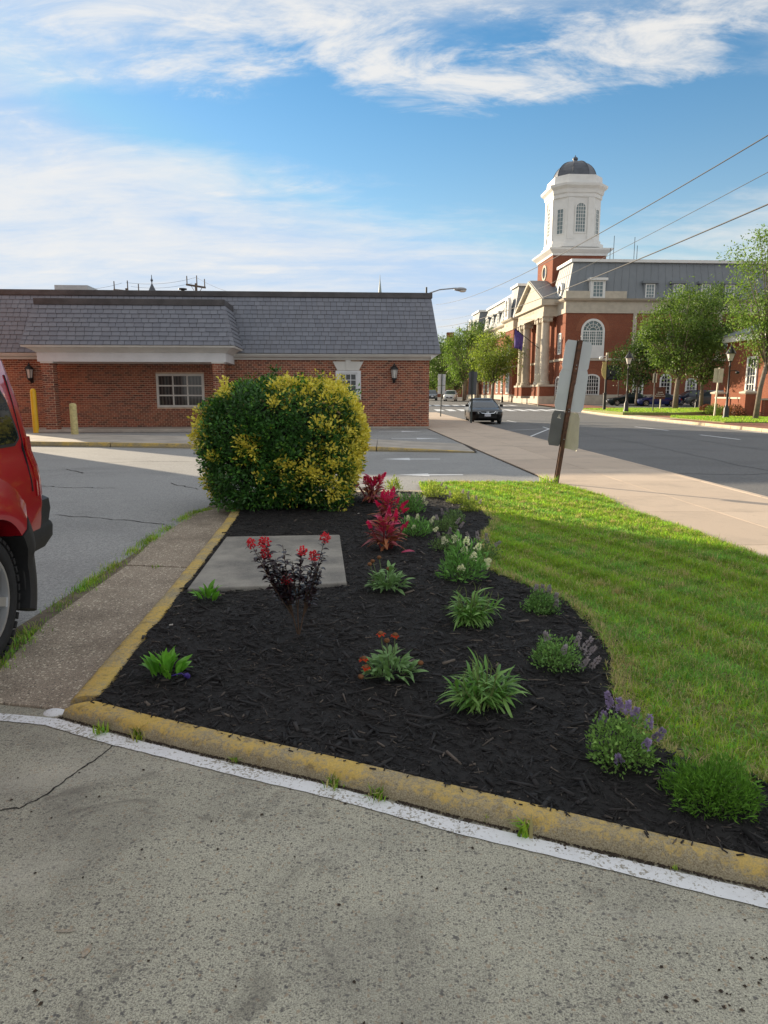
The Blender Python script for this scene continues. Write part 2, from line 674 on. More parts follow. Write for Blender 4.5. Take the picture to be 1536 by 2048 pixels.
def mat_kerb_yellow():
    m = Mat("worn_yellow_kerb_paint")
    sep = m.n('ShaderNodeSeparateXYZ')
    m.nt.links.new(m.tc.outputs['Object'], sep.inputs[0])
    fine = m.noise(55, 6, 0.8)
    big = m.noise(3.2, 5, 0.65)
    grit = m.noise(190, 3, 0.75)
    yel = m.mix(m.step(big, 0.35, 0.7), (0.74, 0.53, 0.16, 1), (0.62, 0.48, 0.23, 1))
    yel = m.mix(m.math('MULTIPLY', m.step(grit, 0.35, 0.75), 0.45), yel, (0.34, 0.22, 0.06, 1))
    con = m.mix(m.step(grit, 0.3, 0.7), (0.22, 0.18, 0.11, 1), (0.54, 0.47, 0.33, 1))
    low = m.math('SUBTRACT', 1.0, m.step(sep.outputs[2], 0.004, 0.062))
    wear = m.math('ADD', m.math('ADD', m.math('MULTIPLY', fine, 0.65), m.math('MULTIPLY', big, 0.40)), m.math('MULTIPLY', low, 0.13))
    base = m.mix(m.step(wear, 0.475, 0.60), yel, con)
    base = m.mix(m.math('MULTIPLY', m.step(m.noise(16, 6, 0.78), 0.52, 0.70), 0.55), base, (0.20, 0.14, 0.05, 1))
    base = m.mix(m.math('MULTIPLY', m.step(m.noise(5.5, 5, 0.7), 0.60, 0.72), 0.6), base, (0.13, 0.095, 0.06, 1))
    m.col(base).rough(0.9).spec(0.15)
    m.bump(m.math('ADD', m.math('MULTIPLY', fine, 1.2), m.math('MULTIPLY', grit, 0.6)), 0.8, 0.008)
    return m.m


M_CONC = mat_concrete()
M_GUT = mat_gutter()
M_LOT = mat_asphalt("worn_lot_asphalt", (0.22, 0.222, 0.222, 1), (0.42, 0.42, 0.415, 1), (0.56, 0.56, 0.53, 1), stain=0.3)
M_ROAD = mat_asphalt("street_asphalt", (0.135, 0.136, 0.138, 1), (0.20, 0.20, 0.20, 1), (0.25, 0.25, 0.25, 1), 0.35, 60, 0.3)
M_WALK = mat_walk()
M_WHITE = mat_paint("worn_white_line_paint", (0.80, 0.82, 0.84, 1), (0.36, 0.33, 0.27, 1), 0.515, 0.575, 75)
M_RWHITE = mat_paint("worn_road_paint", (0.72, 0.74, 0.76, 1), (0.20, 0.20, 0.20, 1), 0.55, 0.68, 14)
M_YKERB = mat_kerb_yellow()
M_DIRT = plain("dark_crumbly_dirt", (0.045, 0.032, 0.022), 0.95, 0.4, 40, 0.5, 120)
M_CKERB = plain("pale_kerb_concrete", (0.52, 0.43, 0.30), 0.9, 0.2, 3, 0.2, 80)

# --- the big ground sheet (rises gently far away)
Ys = [-300, -60, 0, 20, 55, 70, 90, 110, 130, 300, 900, 2000]
mb = MB()
for a, b in zip(Ys[:-1], Ys[1:]):
    mb.poly([(-1500, a, -0.17 + zr(a)), (1500, a, -0.17 + zr(a)), (1500, b, -0.17 + zr(b)), (-1500, b, -0.17 + zr(b))])
M_EARTH = plain("far_ground", (0.16, 0.155, 0.14), 0.95, 0.3, 0.4)
tag(mb.build("ground", M_EARTH), kind='structure')


def strip(mb, xl, xr, ys, z, rise=True):
    """sheet between x=xl(Y) and x=xr(Y)"""
    for a, b in zip(ys[:-1], ys[1:]):
        za, zb = z + (zr(a) if rise else 0), z + (zr(b) if rise else 0)
        mb.poly([(xl(a), a, za), (xr(a), a, za), (xr(b), b, zb), (xl(b), b, zb)])


def KL(Y):
    return 5.75 - 0.023 * (min(Y, 60) - 8)


def KR(Y):
    return 16.75 + 0.032 * (min(max(Y, -20), 90) - 28)


def WL(Y):
    return 2.93 - 0.050 * (Y - 12) if Y > 12 else 2.93 + 0.06 * (12 - Y)


RY = [-60, -20, 0, 10, 20, 30, 40, 55, 66, 76, 90, 110, 130, 300]
mb = MB()
strip(mb, KL, KR, RY, -0.12)
street = tag(mb.build("street", M_ROAD), kind='structure')
# side street joining from the left beyond the bank
mb = MB()
mb.poly([(-120, 62, -0.116 + zr(62)), (KL(62) + 0.5, 62, -0.116 + zr(62)), (KL(86) + 0.5, 86, -0.116 + zr(86)), (-120, 86, -0.116 + zr(86))])
tag(mb.build("side_street", M_ROAD), kind='structure')


def line_on(mb, pts, w, z):
    """painted stroke along ground points"""
    for (x0, y0), (x1, y1) in zip(pts[:-1], pts[1:]):
        d = Vector((x1 - x0, y1 - y0))
        n = Vector((-d.y, d.x)).normalized() * w / 2
        za, zb = z + zr(y0), z + zr(y1)
        mb.poly([(x0 - n.x, y0 - n.y, za), (x1 - n.x, y1 - n.y, zb), (x1 + n.x, y1 + n.y, zb), (x0 + n.x, y0 + n.y, za)])


zs = -0.114
for nm, strokes, w in (
        ("parking_bay_mark", [[G(985, 845, zs), G(1034, 844, zs)], [G(1014, 841, zs), G(1032, 845, zs)]], 0.10),
        ("parking_bay_mark", [[G(1012, 861, zs), G(1096, 857.5, zs)], [G(1056, 875, zs), G(1098, 858, zs)], [G(1086, 854, zs), G(1098, 858, zs)]], 0.10),
        ("lane_line", [[G(1270, 853.5, zs), G(1337, 861, zs)]], 0.13),
        ("lane_line", [[G(1400, 869.5, zs), G(1480, 879, zs)]], 0.13)):
    mb = MB()
    for s_ in strokes:
        line_on(mb, s_, w, zs + (0.004 if len(strokes) > 1 else 0.0))
        zs += 0.0008
    mb.build(nm, M_RWHITE, street)
    zs = -0.114
for y0, y1, n_ in ((65.5, 70.5, 11), (83.0, 87.5, 10)):
    for k in range(n_):
        x0 = 5.0 + k * 1.14
        za, zb = -0.112 + zr(y0), -0.112 + zr(y1)
        MB().poly([(x0, y0, za), (x0 + 0.72, y0, za), (x0 + 0.72, y1, zb), (x0, y1, zb)]).build("crosswalk_bar", M_RWHITE, street)
mb = MB()
for a in range(-10, 62, 4):
    mb.poly([(KR(a) - 0.62, a, -0.114 + zr(a)), (KR(a), a, -0.114 + zr(a)), (KR(a + 4), a + 4, -0.114 + zr(a + 4)), (KR(a + 4) - 0.62, a + 4, -0.114 + zr(a + 4))])
mb.build("gutter_pan", plain("gutter_pan_concrete", (0.40, 0.37, 0.33), 0.9, 0.2, 2), street)

for pts in ([(8.6, 9.0), (8.3, 16), (8.7, 24), (8.2, 34), (8.5, 46)], [(11.6, 12), (11.3, 22), (11.7, 33), (11.4, 50)], [(5.9, 21), (7.2, 20.6), (8.4, 20.9)], [(8.5, 28), (10, 28.4), (11.5, 28)], [(6.0, 14.4), (7.4, 14.1), (8.5, 14.6)], [(11.5, 17.2), (13.4, 17.5), (15.6, 17.1)]):
    P_ = []
    for (x0, y0), (x1, y1) in zip(pts[:-1], pts[1:]):
        for i in range(14):
            P_.append((x0 + (x1 - x0) * i / 14 + random.uniform(-.05, .05), y0 + (y1 - y0) * i / 14))
    mb = MB()
    line_on(mb, P_, 0.035, -0.1165)
    mb.build("tar_seam", plain("tar_seam", (0.055, 0.055, 0.057), 0.7, 0.2), street)
MB().poly([(12.2 + 1.1 * math.cos(t), 13.6 + 0.9 * math.sin(t) * (1 if abs(math.sin(t)) < .7 else .9), -0.1172) for t in [k * math.pi / 8 for k in range(16)]]).build("asphalt_patch", mat_asphalt("patch_asphalt", (0.10, 0.10, 0.102, 1), (0.15, 0.15, 0.15, 1), (0.2, 0.2, 0.2, 1), 0.3, 60, 0.2), street)
# --- far pavement (brick) with its kerb
M_PAVER = Mat("red_brick_paving")
bt = M_PAVER.n('ShaderNodeTexBrick')
bt.inputs['Scale'].default_value = 4.0
bt.inputs['Color1'].default_value = (0.24, 0.075, 0.045, 1)
bt.inputs['Color2'].default_value = (0.31, 0.11, 0.06, 1)
bt.inputs['Mortar'].default_value = (0.20, 0.15, 0.11, 1)
bt.inputs['Mortar Size'].default_value = 0.012
M_PAVER.nt.links.new(M_PAVER.tc.outputs['Object'], bt.inputs['Vector'])
M_PAVER.col(bt.outputs['Color']).rough(0.9)
mb = MB()
strip(mb, lambda y: KR(y) + 0.14, lambda y: 90, [-20, 10, 30, 45, 55, 66, 76, 90, 110, 130, 160], 0.0)
tag(mb.build("brick_pavement", M_PAVER.m), kind='structure')
sk = MB()
strip(sk, lambda y: KR(y), lambda y: KR(y) + 0.05, [-20, 10, 30, 55], -0.10)
skerb = tag(sk.build("far_kerb", M_CKERB), kind='structure')
y = -8.0
while y < 62:
    b = y + 2.96
    mb = MB()
    mb.hexa([(KR(y), y, -0.2), (KR(y) + 0.17, y, -0.2), (KR(b) + 0.17, b, -0.2 + zr(b)), (KR(b), b, -0.2 + zr(b)),
             (KR(y) + 0.03, y, 0.03 + zr(y)), (KR(y) + 0.17, y, 0.03 + zr(y)), (KR(b) + 0.17, b, 0.03 + zr(b)), (KR(b) + 0.03, b, 0.03 + zr(b))])
    mb.build("kerb_stone", M_CKERB, skerb)
    y += 3.0
# concrete driveway ramp across the far pavement
mb = MB()
strip(mb, lambda y: KR(y) + 0.17, lambda y: KR(y) + 1.5, [44, 50, 55, 60], 0.012)
tag(mb.build("driveway_ramp", M_CKERB), kind='structure')
# town hall car park
mb = MB()
strip(mb, lambda y: 24, lambda y: 90, [69, 76, 84.6], 0.03)
tag(mb.build("town_hall_car_park", M_ROAD), kind='structure')

# --- lot asphalt
mb = MB()
mb.poly([(-60, -6, -0.006), (2.9, -6, -0.006), (2.95, 11.6, -0.006), (WL(36), 36, -0.006), (-60, 36, -0.006)])
lot = tag(mb.build("parking_lot", M_LOT), kind='structure')
# lot cracks
M_CRACK = plain("dark_crack_line", (0.022, 0.02, 0.018), 1.0, 0.2, 30)  # even dark colour of the crack ribbons


def crack(name, pts, w, z, parent, jit=0.02, n=8):
    mb = MB()
    P = []
    for (x0, y0), (x1, y1) in zip(pts[:-1], pts[1:]):
        for i in range(n):
            t = i / n
            P.append((x0 + (x1 - x0) * t + random.uniform(-jit, jit), y0 + (y1 - y0) * t + random.uniform(-jit, jit)))
    P.append(pts[-1])
    for i in range(len(P) - 1):
        d = Vector((P[i + 1][0] - P[i][0], P[i + 1][1] - P[i][1]))
        if d.length < 1e-6:
            continue
        nn = Vector((-d.y, d.x)).normalized()
        w0, w1 = w * random.uniform(0.35, 1.0), w * random.uniform(0.35, 1.0)
        mb.poly([(P[i][0] - nn.x * w0, P[i][1] - nn.y * w0, z), (P[i + 1][0] - nn.x * w1, P[i + 1][1] - nn.y * w1, z),
                 (P[i + 1][0] + nn.x * w1, P[i + 1][1] + nn.y * w1, z), (P[i][0] + nn.x * w0, P[i][1] + nn.y * w0, z)])
    return mb.build(name, M_CRACK, parent)


crack("crack", [G(105, 1029), G(230, 1038), G(330, 1048)], 0.012, -0.002, lot, 0.03)
crack("crack", [G(130, 938), G(165, 946)], 0.022, -0.002, lot, 0.05)
crack("crack", [G(85, 972), G(150, 975), G(230, 976)], 0.014, -0.002, lot, 0.05)
crack("crack", [G(340, 965), G(395, 978)], 0.014, -0.002, lot, 0.05)
crack("crack", [G(210, 925), G(300, 922), G(400, 923)], 0.016, -0.002, lot, 0.06)
# arrows painted on the lot
def arrow(x0, x1, yc, left, h=0.75, z=0.0):
    """long thin arrow lying across the view, metres"""
    mb = MB()
    s = -1 if left else 1
    tail = x1 if left else x0
    head = x0 if left else x1
    Ln = abs(x1 - x0)
    hb = head - s * Ln * 0.48
    zz = -0.001 + z
    mb.poly([(tail, yc - 0.07, zz), (tail, yc + 0.07, zz), (hb, yc + 0.10, zz), (hb, yc - 0.10, zz)][::1 if left else -1])
    mb.poly([(hb, yc - h / 2, zz), (hb, yc + h / 2, zz), (head, yc, zz)][::1 if left else -1])
    return mb


for px0, px1, py, lf, h in ((757, 846, 863.0, False, 0.9), (783, 881, 877.0, False, 0.8), (764, 880, 918.0, True, 0.62), (795, 926, 949.5, True, 0.5)):
    p0, p1 = G(px0, py), G(px1, py)
    arrow(p0[0], p1[0], p0[1], lf, h).build("arrow_marking", M_RWHITE, lot)

# --- foreground apron
mb = MB()
mb.poly([(-14, 7.62, 0.0), (-14, -5, 0.0), (5, -5, 0.0), (5, 0.30, 0.0), (1.18, 1.93, 0.0), (-1.53, 3.24, 0.0), (-2.1, 3.40, 0.0)])
apron = tag(mb.build("concrete_apron", M_CONC), kind='structure')
crack("crack", [G(232, 1488), G(190, 1520), G(150, 1546), G(95, 1588), G(40, 1617), G(-30, 1623)], 0.0045, 0.0025, apron, 0.006, 7)
# gutter strip on the left, two slabs
gs = tag(MB().poly([(-2.4, 3.36, 0.0025), (-1.5, 3.2, 0.0025), (-1.85, 9.6, 0.0025), (-2.4, 9.6, 0.0025)]).build("gutter_bed", plain("gutter_soil", (0.15, 0.12, 0.085), 0.95, 0.3, 12)), kind='structure')
for q in ([(-2.06, 3.22), (-1.46, 3.10), (-1.70, 5.86), (-2.28, 5.94), (-2.25, 4.4)], [(-2.29, 5.98), (-1.70, 5.89), (-1.90, 9.25), (-2.20, 9.2), (-2.42, 8.7), (-2.40, 7.0)]):
    MB().prism([(x, y_, -0.02) for x, y_ in q][::1], (0, 0, 0.032)).build("slab", M_GUT, gs, bevel=0.006)

# white line in front of the kerb
mb = MB()
kb = [(-1.53, 3.04), (-1.14, 2.86), (-0.77, 2.70), (-0.29, 2.51), (0.26, 2.26), (0.72, 2.07), (1.18, 1.89), (2.2, 1.45), (3.6, 0.85)]
wl0 = [(-2.6, 3.36), (-1.83, 3.085)] + [(x + 0.0, y_ - 0.012) for x, y_ in kb]
P = []
for (x0, y0), (x1, y1) in zip(wl0[:-1], wl0[1:]):
    k = max(2, int(math.hypot(x1 - x0, y1 - y0) / 0.03))
    for i in range(k):
        t = i / k
        P.append((x0 + (x1 - x0) * t, y0 + (y1 - y0) * t))
for i in range(len(P) - 1):
    j0, j1 = math.sin(i * 1.7) * 0.0015 + math.sin(i * 0.23) * 0.003, math.sin((i + 1) * 1.7) * 0.0015 + math.sin((i + 1) * 0.23) * 0.003
    w0 = 0.064
    mb.poly([(P[i][0] - 0.035, P[i][1] - w0 + j0, 0.004), (P[i + 1][0] - 0.035, P[i + 1][1] - w0 + j1, 0.004), (P[i + 1][0], P[i + 1][1] + j1 * 0.5, 0.004), (P[i][0], P[i][1] + j0 * 0.5, 0.004)])
mb.build("painted_line", M_WHITE, apron)
# blob of white paint at the kerb's corner
pb = G(115, 1424)
MB().sphere((pb[0] - 0.01, pb[1] + 0.0, -0.004), 0.07, 14, 6, (0.85, 0.75, 0.22)).build("paint_blob", M_WHITE, apron, smooth=True)
# faint orange marks
M_ORANGE = mat_paint("faint_orange_spray", (0.50, 0.27, 0.09, 1), (0.45, 0.40, 0.32, 1), 0.36, 0.52, 60)
for px, py, a, b in ((133, 1863, 0.030, 0.008), (174, 1902, 0.011, 0.026), (22, 1845, 0.008, 0.008)):
    cx, cy = G(px, py)
    MB().poly([(cx + a * math.cos(t) * random.uniform(0.7, 1.1), cy + b * math.sin(t) * random.uniform(0.7, 1.1), 0.003) for t in [k * 0.6283 for k in range(10)]]).build("spray_mark", M_ORANGE, apron)

# dirt along the kerb toe (crumbs, uncountable)
cr = []
for (x0, y0), (x1, y1) in zip(kb[:-1], kb[1:]):
    k = int(math.hypot(x1 - x0, y1 - y0) * 520)
    t = rng.random(k)
    off = np.abs(rng.normal(0, 0.008, k))
    cr.append(np.stack([x0 + (x1 - x0) * t - off * 0.4, y0 + (y1 - y0) * t + 0.012 - off, np.full(k, 0.004)], 1))
# more soil bits spilled on the apron at the right
k = 45
sp = np.stack([rng.normal(0.93, 0.12, k), rng.normal(1.52, 0.07, k), np.full(k, 0.003)], 1)
sp2 = np.stack([rng.uniform(-1.6, 1.3, 90), rng.uniform(1.1, 2.6, 90), np.full(90, 0.003)], 1)
cr = np.concatenate(cr + [sp, sp2])
n = len(cr)
size = rng.uniform(0.0022, 0.0065, n)
ang = rng.random(n) * 6.28
oct_ = np.array([[1, 0, 0], [0, 1, 0], [-1, 0, 0], [0, -1, 0], [0, 0, 0.8]])
V = np.repeat(cr, 5, 0).reshape(n, 5, 3).copy()
c_, s_ = np.cos(ang), np.sin(ang)
for i in range(5):
    ox, oy, oz = oct_[i]
    st = rng.uniform(0.6, 1.5, n)
    V[:, i, 0] += (ox * c_ - oy * s_) * size * st
    V[:, i, 1] += (ox * s_ + oy * c_) * size * st
    V[:, i, 2] += oz * size
F = (np.arange(n) * 5).reshape(-1, 1, 1) + np.array([[0, 1, 4], [1, 2, 4], [2, 3, 4], [3, 0, 4]]).reshape(1, 4, 3)
o = obj("soil_crumbs", np_mesh("soil_crumbs", V.reshape(-1, 3), F.reshape(-1, 3), M_DIRT))
tag(o, "dark soil crumbs along the foot of the yellow kerb", "soil", kind='stuff')

# --- sidewalk slabs
wbase = MB()
strip(wbase, lambda y: WL(y) - 0.02 if y > 11 else 3.42, lambda y: KL(y) - 0.02, [-4, 3, 8, 11, 12, 20, 30, 40, 61], 0.004, False)
walk = tag(wbase.build("sidewalk", M_DIRT), kind='structure')
rows = [-2.0, 0.4, 2.6, 4.75, 6.75, 8.75, 10.05, 11.95, 14.0, 16.1, 18.2, 20.4, 22.6, 25, 27.5, 30, 33, 36, 39, 42, 45, 48, 51, 54, 57, 60]
for a, b in zip(rows[:-1], rows[1:]):
    def mid(y):
        return WL(y) + (KL(y) - WL(y)) * 0.44
    for lf, rt in ((WL, mid), (mid, lambda y: KL(y) - 0.16)):
        g = 0.005
        dz = random.uniform(-0.0008, 0.0008)
        MB().hexa([(lf(a) + g, a + g, 0.0), (rt(a) - g, a + g, 0.0), (rt(b) - g, b - g, 0.0), (lf(b) + g, b - g, 0.0),
                   (lf(a) + g, a + g, 0.022 + dz), (rt(a) - g, a + g, 0.022 + dz), (rt(b) - g, b - g, 0.022 + dz), (lf(b) + g, b - g, 0.022 + dz)]).build("slab", M_WALK, walk)
    MB().hexa([(KL(a) - 0.15, a + g, -0.16), (KL(a), a + g, -0.16), (KL(b), b - g, -0.16), (KL(b) - 0.15, b - g, -0.16),
               (KL(a) - 0.15, a + g, 0.024), (KL(a) - 0.02, a + g, 0.02), (KL(b) - 0.02, b - g, 0.02), (KL(b) - 0.15, b - g, 0.024)]).build("kerb_stone", M_WALK, walk, bevel=0.01)

# --- island in front of the bank with a yellow kerb
def IF(x):
    return 18.62 - 0.195 * x


isl = [(-13.2, IF(-13.2)), (2.45, IF(2.45)), (2.6, 21.2), (-13.2, 25.3)]
mb = MB().prism([(x, y_, -0.05) for x, y_ in isl], (0, 0, 0.0))
isl_b = MB().poly([(x, y_, 0.02) for x, y_ in isl])
island = tag(isl_b.build("island_walk", M_DIRT), kind='structure')
M_ISL = plain("grey_island_concrete", (0.42, 0.38, 0.33), 0.9, 0.18, 1.2, 0.2, 90)
x = -13.2
while x < 2.3:
    x2 = min(x + 2.6, 2.45)
    def back(xx):
        return 25.3 - (xx + 13.2) * 0.262
    hz = lambda xx: 0.13 if xx < -0.5 else max(0.03, 0.13 - (xx + 0.5) * 0.036)
    MB().hexa([(x + 0.008, IF(x) + 0.16, 0), (x2 - 0.008, IF(x2) + 0.16, 0), (x2 - 0.008, back(x2), 0), (x + 0.008, back(x), 0),
               (x + 0.008, IF(x) + 0.16, hz(x) - 0.004), (x2 - 0.008, IF(x2) + 0.16, hz(x2) - 0.004), (x2 - 0.008, back(x2), hz(x2) - 0.004), (x + 0.008, back(x), hz(x) - 0.004)]).build("slab", M_ISL, island)
    MB().hexa([(x + 0.012, IF(x), -0.02), (x2 - 0.012, IF(x2), -0.02), (x2 - 0.012, IF(x2) + 0.15, -0.02), (x + 0.012, IF(x) + 0.15, -0.02),
               (x + 0.012, IF(x) + 0.02, hz(x)), (x2 - 0.012, IF(x2) + 0.02, hz(x2)), (x2 - 0.012, IF(x2) + 0.15, hz(x2)), (x + 0.012, IF(x) + 0.15, hz(x))]).build("kerb_stone", M_YKERB, island, bevel=0.015)
    x = x2
# ================================================================== PLANTING BED: kerb, mulch, pad, lawn
def wob(x, y):
    return 0.5 * np.sin(3.1 * x + 1.3 * y + 0.4) + 0.3 * np.sin(-2.2 * x + 5.3 * y + 2.1) + 0.2 * np.sin(9.7 * x + 7.1 * y)


KI = [(-1.945, 9.75), (-1.74, 7.9), (-1.60, 6.16), (-1.505, 4.95), (-1.385, 3.10)]        # left kerb, inner edge
KO = [(-2.09, 9.75), (-1.885, 7.9), (-1.745, 6.16), (-1.65, 4.95), (-1.54, 3.09)]
FI = [(-1.385, 3.10), (-1.06, 2.945), (-0.80, 2.835), (-0.30, 2.625), (0.265, 2.375), (0.735, 2.165), (1.19, 1.965), (2.25, 1.52), (3.6, 0.94)]
FO = [(-1.53, 3.04), (-1.14, 2.86), (-0.77, 2.70), (-0.29, 2.51), (0.26, 2.26), (0.72, 2.07), (1.18, 1.89), (2.2, 1.45), (3.6, 0.85)]


def resample(P, n):
    P = np.array(P)
    d = np.r_[0, np.cumsum(np.linalg.norm(np.diff(P, axis=0), axis=1))]
    t = np.linspace(0, d[-1], n)
    return np.stack([np.interp(t, d, P[:, 0]), np.interp(t, d, P[:, 1])], 1)


def kerb_piece(inner, outer, t0, t1, zt, name_parent, seed):
    """rounded painted kerb between parameter t0..t1 of the two edges"""
    N = 400
    I, O = resample(inner, N), resample(outer, N)
    a, b = int(t0 * (N - 1)), int(t1 * (N - 1))
    prof = [(0.0, -0.06), (0.0, zt - 0.008), (0.04, zt - 0.001), (0.30, zt), (0.58, zt - 0.001), (0.72, zt - 0.006), (0.82, zt - 0.017), (0.88, zt - 0.034), (0.94, -0.005), (0.95, -0.06)]
    r = np.random.default_rng(seed)
    rs = []
    ks = list(range(a, b + 1))
    ph = r.random(6) * 6.28
    chip = 0
    for q, k in enumerate(ks):
        ring = []
        shrink = 0.006 if q in (0, len(ks) - 1) and abs(t0 - 0.44) > 0.01 and abs(t1 - 0.44) > 0.01 else 0.0
        for j, (f, z) in enumerate(prof):
            p = I[k] + (O[k] - I[k]) * f
            e = 0.0016 * math.sin(k * 0.11 + ph[0] + j) + 0.0010 * math.sin(k * 0.47 + ph[1] + 2 * j) + r.normal(0, 0.0007)
            d = (O[k] - I[k]) / np.linalg.norm(O[k] - I[k])
            p = p + d * e * (0.9 if 0 < j < 9 else 0.0)
            ring.append((p[0], p[1], z + (e * 0.6 if 0 < j < 8 else 0) - shrink * (1 if 0 < j < 8 else 0)))
        rs.append(ring[::-1])
    return MB().rings(rs, True, True).build("kerb_stone", M_YKERB, name_parent, smooth=True, auto=50)


kerb_root = empty("yellow_kerb", (0, 0, 0), 0, "low worn yellow painted kerb around the mulched flower bed", "kerb")
for t0, t1 in ((0.0, 0.243), (0.247, 0.62), (0.624, 0.99)):
    kerb_piece(KI, KO, t0, t1, 0.062, kerb_root, int(t0 * 100) + 3)
for t0, t1 in ((0.0, 0.083), (0.0855, 0.44), (0.44, 1.0)):
    kerb_piece(FI, FO, t0, t1, 0.064, kerb_root, int(t0 * 100) + 17)

# --- bed and lawn outlines
EDGE = [(0.58, 10.30), (1.0, 9.96), (1.22, 8.68), (1.27, 7.94), (1.05, 7.2), (0.95, 6.7), (0.84, 6.1), (0.87, 5.7), (0.99, 5.40), (1.13, 5.08), (1.29, 4.80), (1.33, 4.40), (1.31, 4.05), (1.27, 3.66), (1.14, 3.25), (1.08, 2.95), (1.12, 2.72), (1.20, 2.55), (1.35, 2.44), (1.55, 2.36), (1.9, 2.28), (2.6, 2.05), (3.4, 1.75)]
BED = [(x, y) for x, y in KI] + FI[1:] + [(3.6, 1.66)] + EDGE[::-1] + [(-1.95, 10.30)]
LAWN = EDGE + [(3.6, 1.66), (3.55, 4.0), (3.44, 5.99), (3.40, 6.48), (3.36, 7.32), (3.22, 7.99), (3.14, 8.99), (3.20, 9.94), (2.98, 11.13), (2.62, 11.62), (0.58, 11.55)]
PAD = [(-1.60, 6.86), (-0.455, 6.96), (-0.285, 5.12), (-1.46, 4.95)]

M_MULCH = Mat("black_dyed_mulch")
_ri = M_MULCH.n('ShaderNodeNewGeometry')
_c1 = M_MULCH.mix(_ri.outputs['Random Per Island'], (0.006, 0.0055, 0.006, 1), (0.036, 0.033, 0.033, 1))
_c1 = M_MULCH.mix(M_MULCH.math('MULTIPLY', M_MULCH.step(M_MULCH.noise(1.6, 4, 0.6), 0.5, 0.72), 0.5), _c1, (0.034, 0.026, 0.021, 1))
_c2 = M_MULCH.mix(M_MULCH.step(_ri.outputs['Random Per Island'], 0.93, 0.975), _c1, (0.13, 0.105, 0.085, 1))
M_MULCH.col(_c2).rough(0.72).spec(0.35)
M_MULCH.bump(M_MULCH.noise(220, 4, 0.7), 0.4, 0.004)
M_MULCHB = plain("black_mulch_bed", (0.012, 0.011, 0.011), 0.9, 0.4, 60, 0.8, 90)


def hm(x, y):
    z = 0.047 + 0.010 * wob(x, y) + 0.006 * np.sin(21 * x + 3 * y) * np.sin(17 * y - 5 * x)
    return z + 0.012 * np.clip((y - 3.4) / 3, 0, 1)


def patch(poly, step, hf, name, mat, zmin=None):
    P = np.array(poly)
    xs = np.arange(P[:, 0].min() - step, P[:, 0].max() + step, step)
    ys = np.arange(P[:, 1].min() - step, P[:, 1].max() + step, step)
    X, Yg = np.meshgrid(xs, ys)
    pts = np.stack([X.ravel(), Yg.ravel()], 1)
    Z = hf(pts[:, 0], pts[:, 1])
    V = np.c_[pts, Z]
    nx, ny = len(xs), len(ys)
    i, j = np.meshgrid(np.arange(nx - 1), np.arange(ny - 1))
    q = (j * nx + i).ravel()
    F = np.stack([q, q + 1, q + nx + 1, q + nx], 1)
    cen = V[F].mean(1)[:, :2]
    F = F[in_poly(cen, poly)]
    used = np.unique(F)
    mp = np.full(len(V), -1)
    mp[used] = np.arange(len(used))
    return np_mesh(name, V[used], mp[F], mat, smooth=True)


bed = tag(obj("mulch_bed", patch(BED, 0.035, hm, "mulch_bed", M_MULCHB)), kind='structure')


def scatter(poly, n, r=rng):
    P = np.array(poly)
    lo, hi = P.min(0), P.max(0)
    out = []
    got = 0
    while got < n:
        q = lo + (hi - lo) * r.random((n, 2))
        q = q[in_poly(q, poly)]
        out.append(q)
        got += len(q)
    return np.concatenate(out)[:n]


def chips(n, Lr, Wr, Tr, tilt, poly, seed, vis=True):
    r = np.random.default_rng(seed)
    # more chips near the camera
    q = scatter(poly, n * 2, r)
    keep = r.random(len(q)) < np.clip(3.6 / np.maximum(q[:, 1], 1.0), 0.25, 1.0)
    q = q[keep][:n]
    q = q[~in_poly(q, [(-1.58, 6.8), (-0.49, 6.9), (-0.33, 5.2), (-1.43, 5.03)])]
    n = len(q)
    yaw = r.random(n) * 6.283
    pit = r.normal(0, tilt, n)
    d = np.stack([np.cos(yaw) * np.cos(pit), np.sin(yaw) * np.cos(pit), np.sin(pit)], 1)
    up = np.stack([r.normal(0, 0.35, n), r.normal(0, 0.35, n), np.ones(n)], 1)
    s = norm(np.cross(d, up))
    u = np.cross(s, d)
    L = r.uniform(*Lr, n)[:, None] * (r.random(n)[:, None] ** 0.7 + 0.25)
    W = r.uniform(*Wr, n)[:, None]
    T = r.uniform(*Tr, n)[:, None]
    c = np.c_[q, hm(q[:, 0], q[:, 1]) + r.uniform(0.0, 0.010, n)]
    V = np.empty((n, 8, 3))
    e = r.uniform(0.35, 1.0, (n, 1))
    bend = r.normal(0, 0.12, (n, 1))
    for k, (a, b, h) in enumerate(((-1, -1, 0), (1, -1, 0), (1, 1, 0), (-1, 1, 0), (-1, -1, 1), (1, -1, 1), (1, 1, 1), (-1, 1, 1))):
        w = W * (e if a > 0 else 1.0)
        V[:, k] = c + d * L * 0.5 * a + s * w * 0.5 * b + u * T * h + s * bend * L * (a > 0)
    F = (np.arange(n) * 8).reshape(-1, 1, 1) + np.array([[4, 5, 6, 7], [0, 1, 5, 4], [1, 2, 6, 5], [2, 3, 7, 6], [3, 0, 4, 7]]).reshape(1, 5, 4)
    return V.reshape(-1, 3), F.reshape(-1, 4)


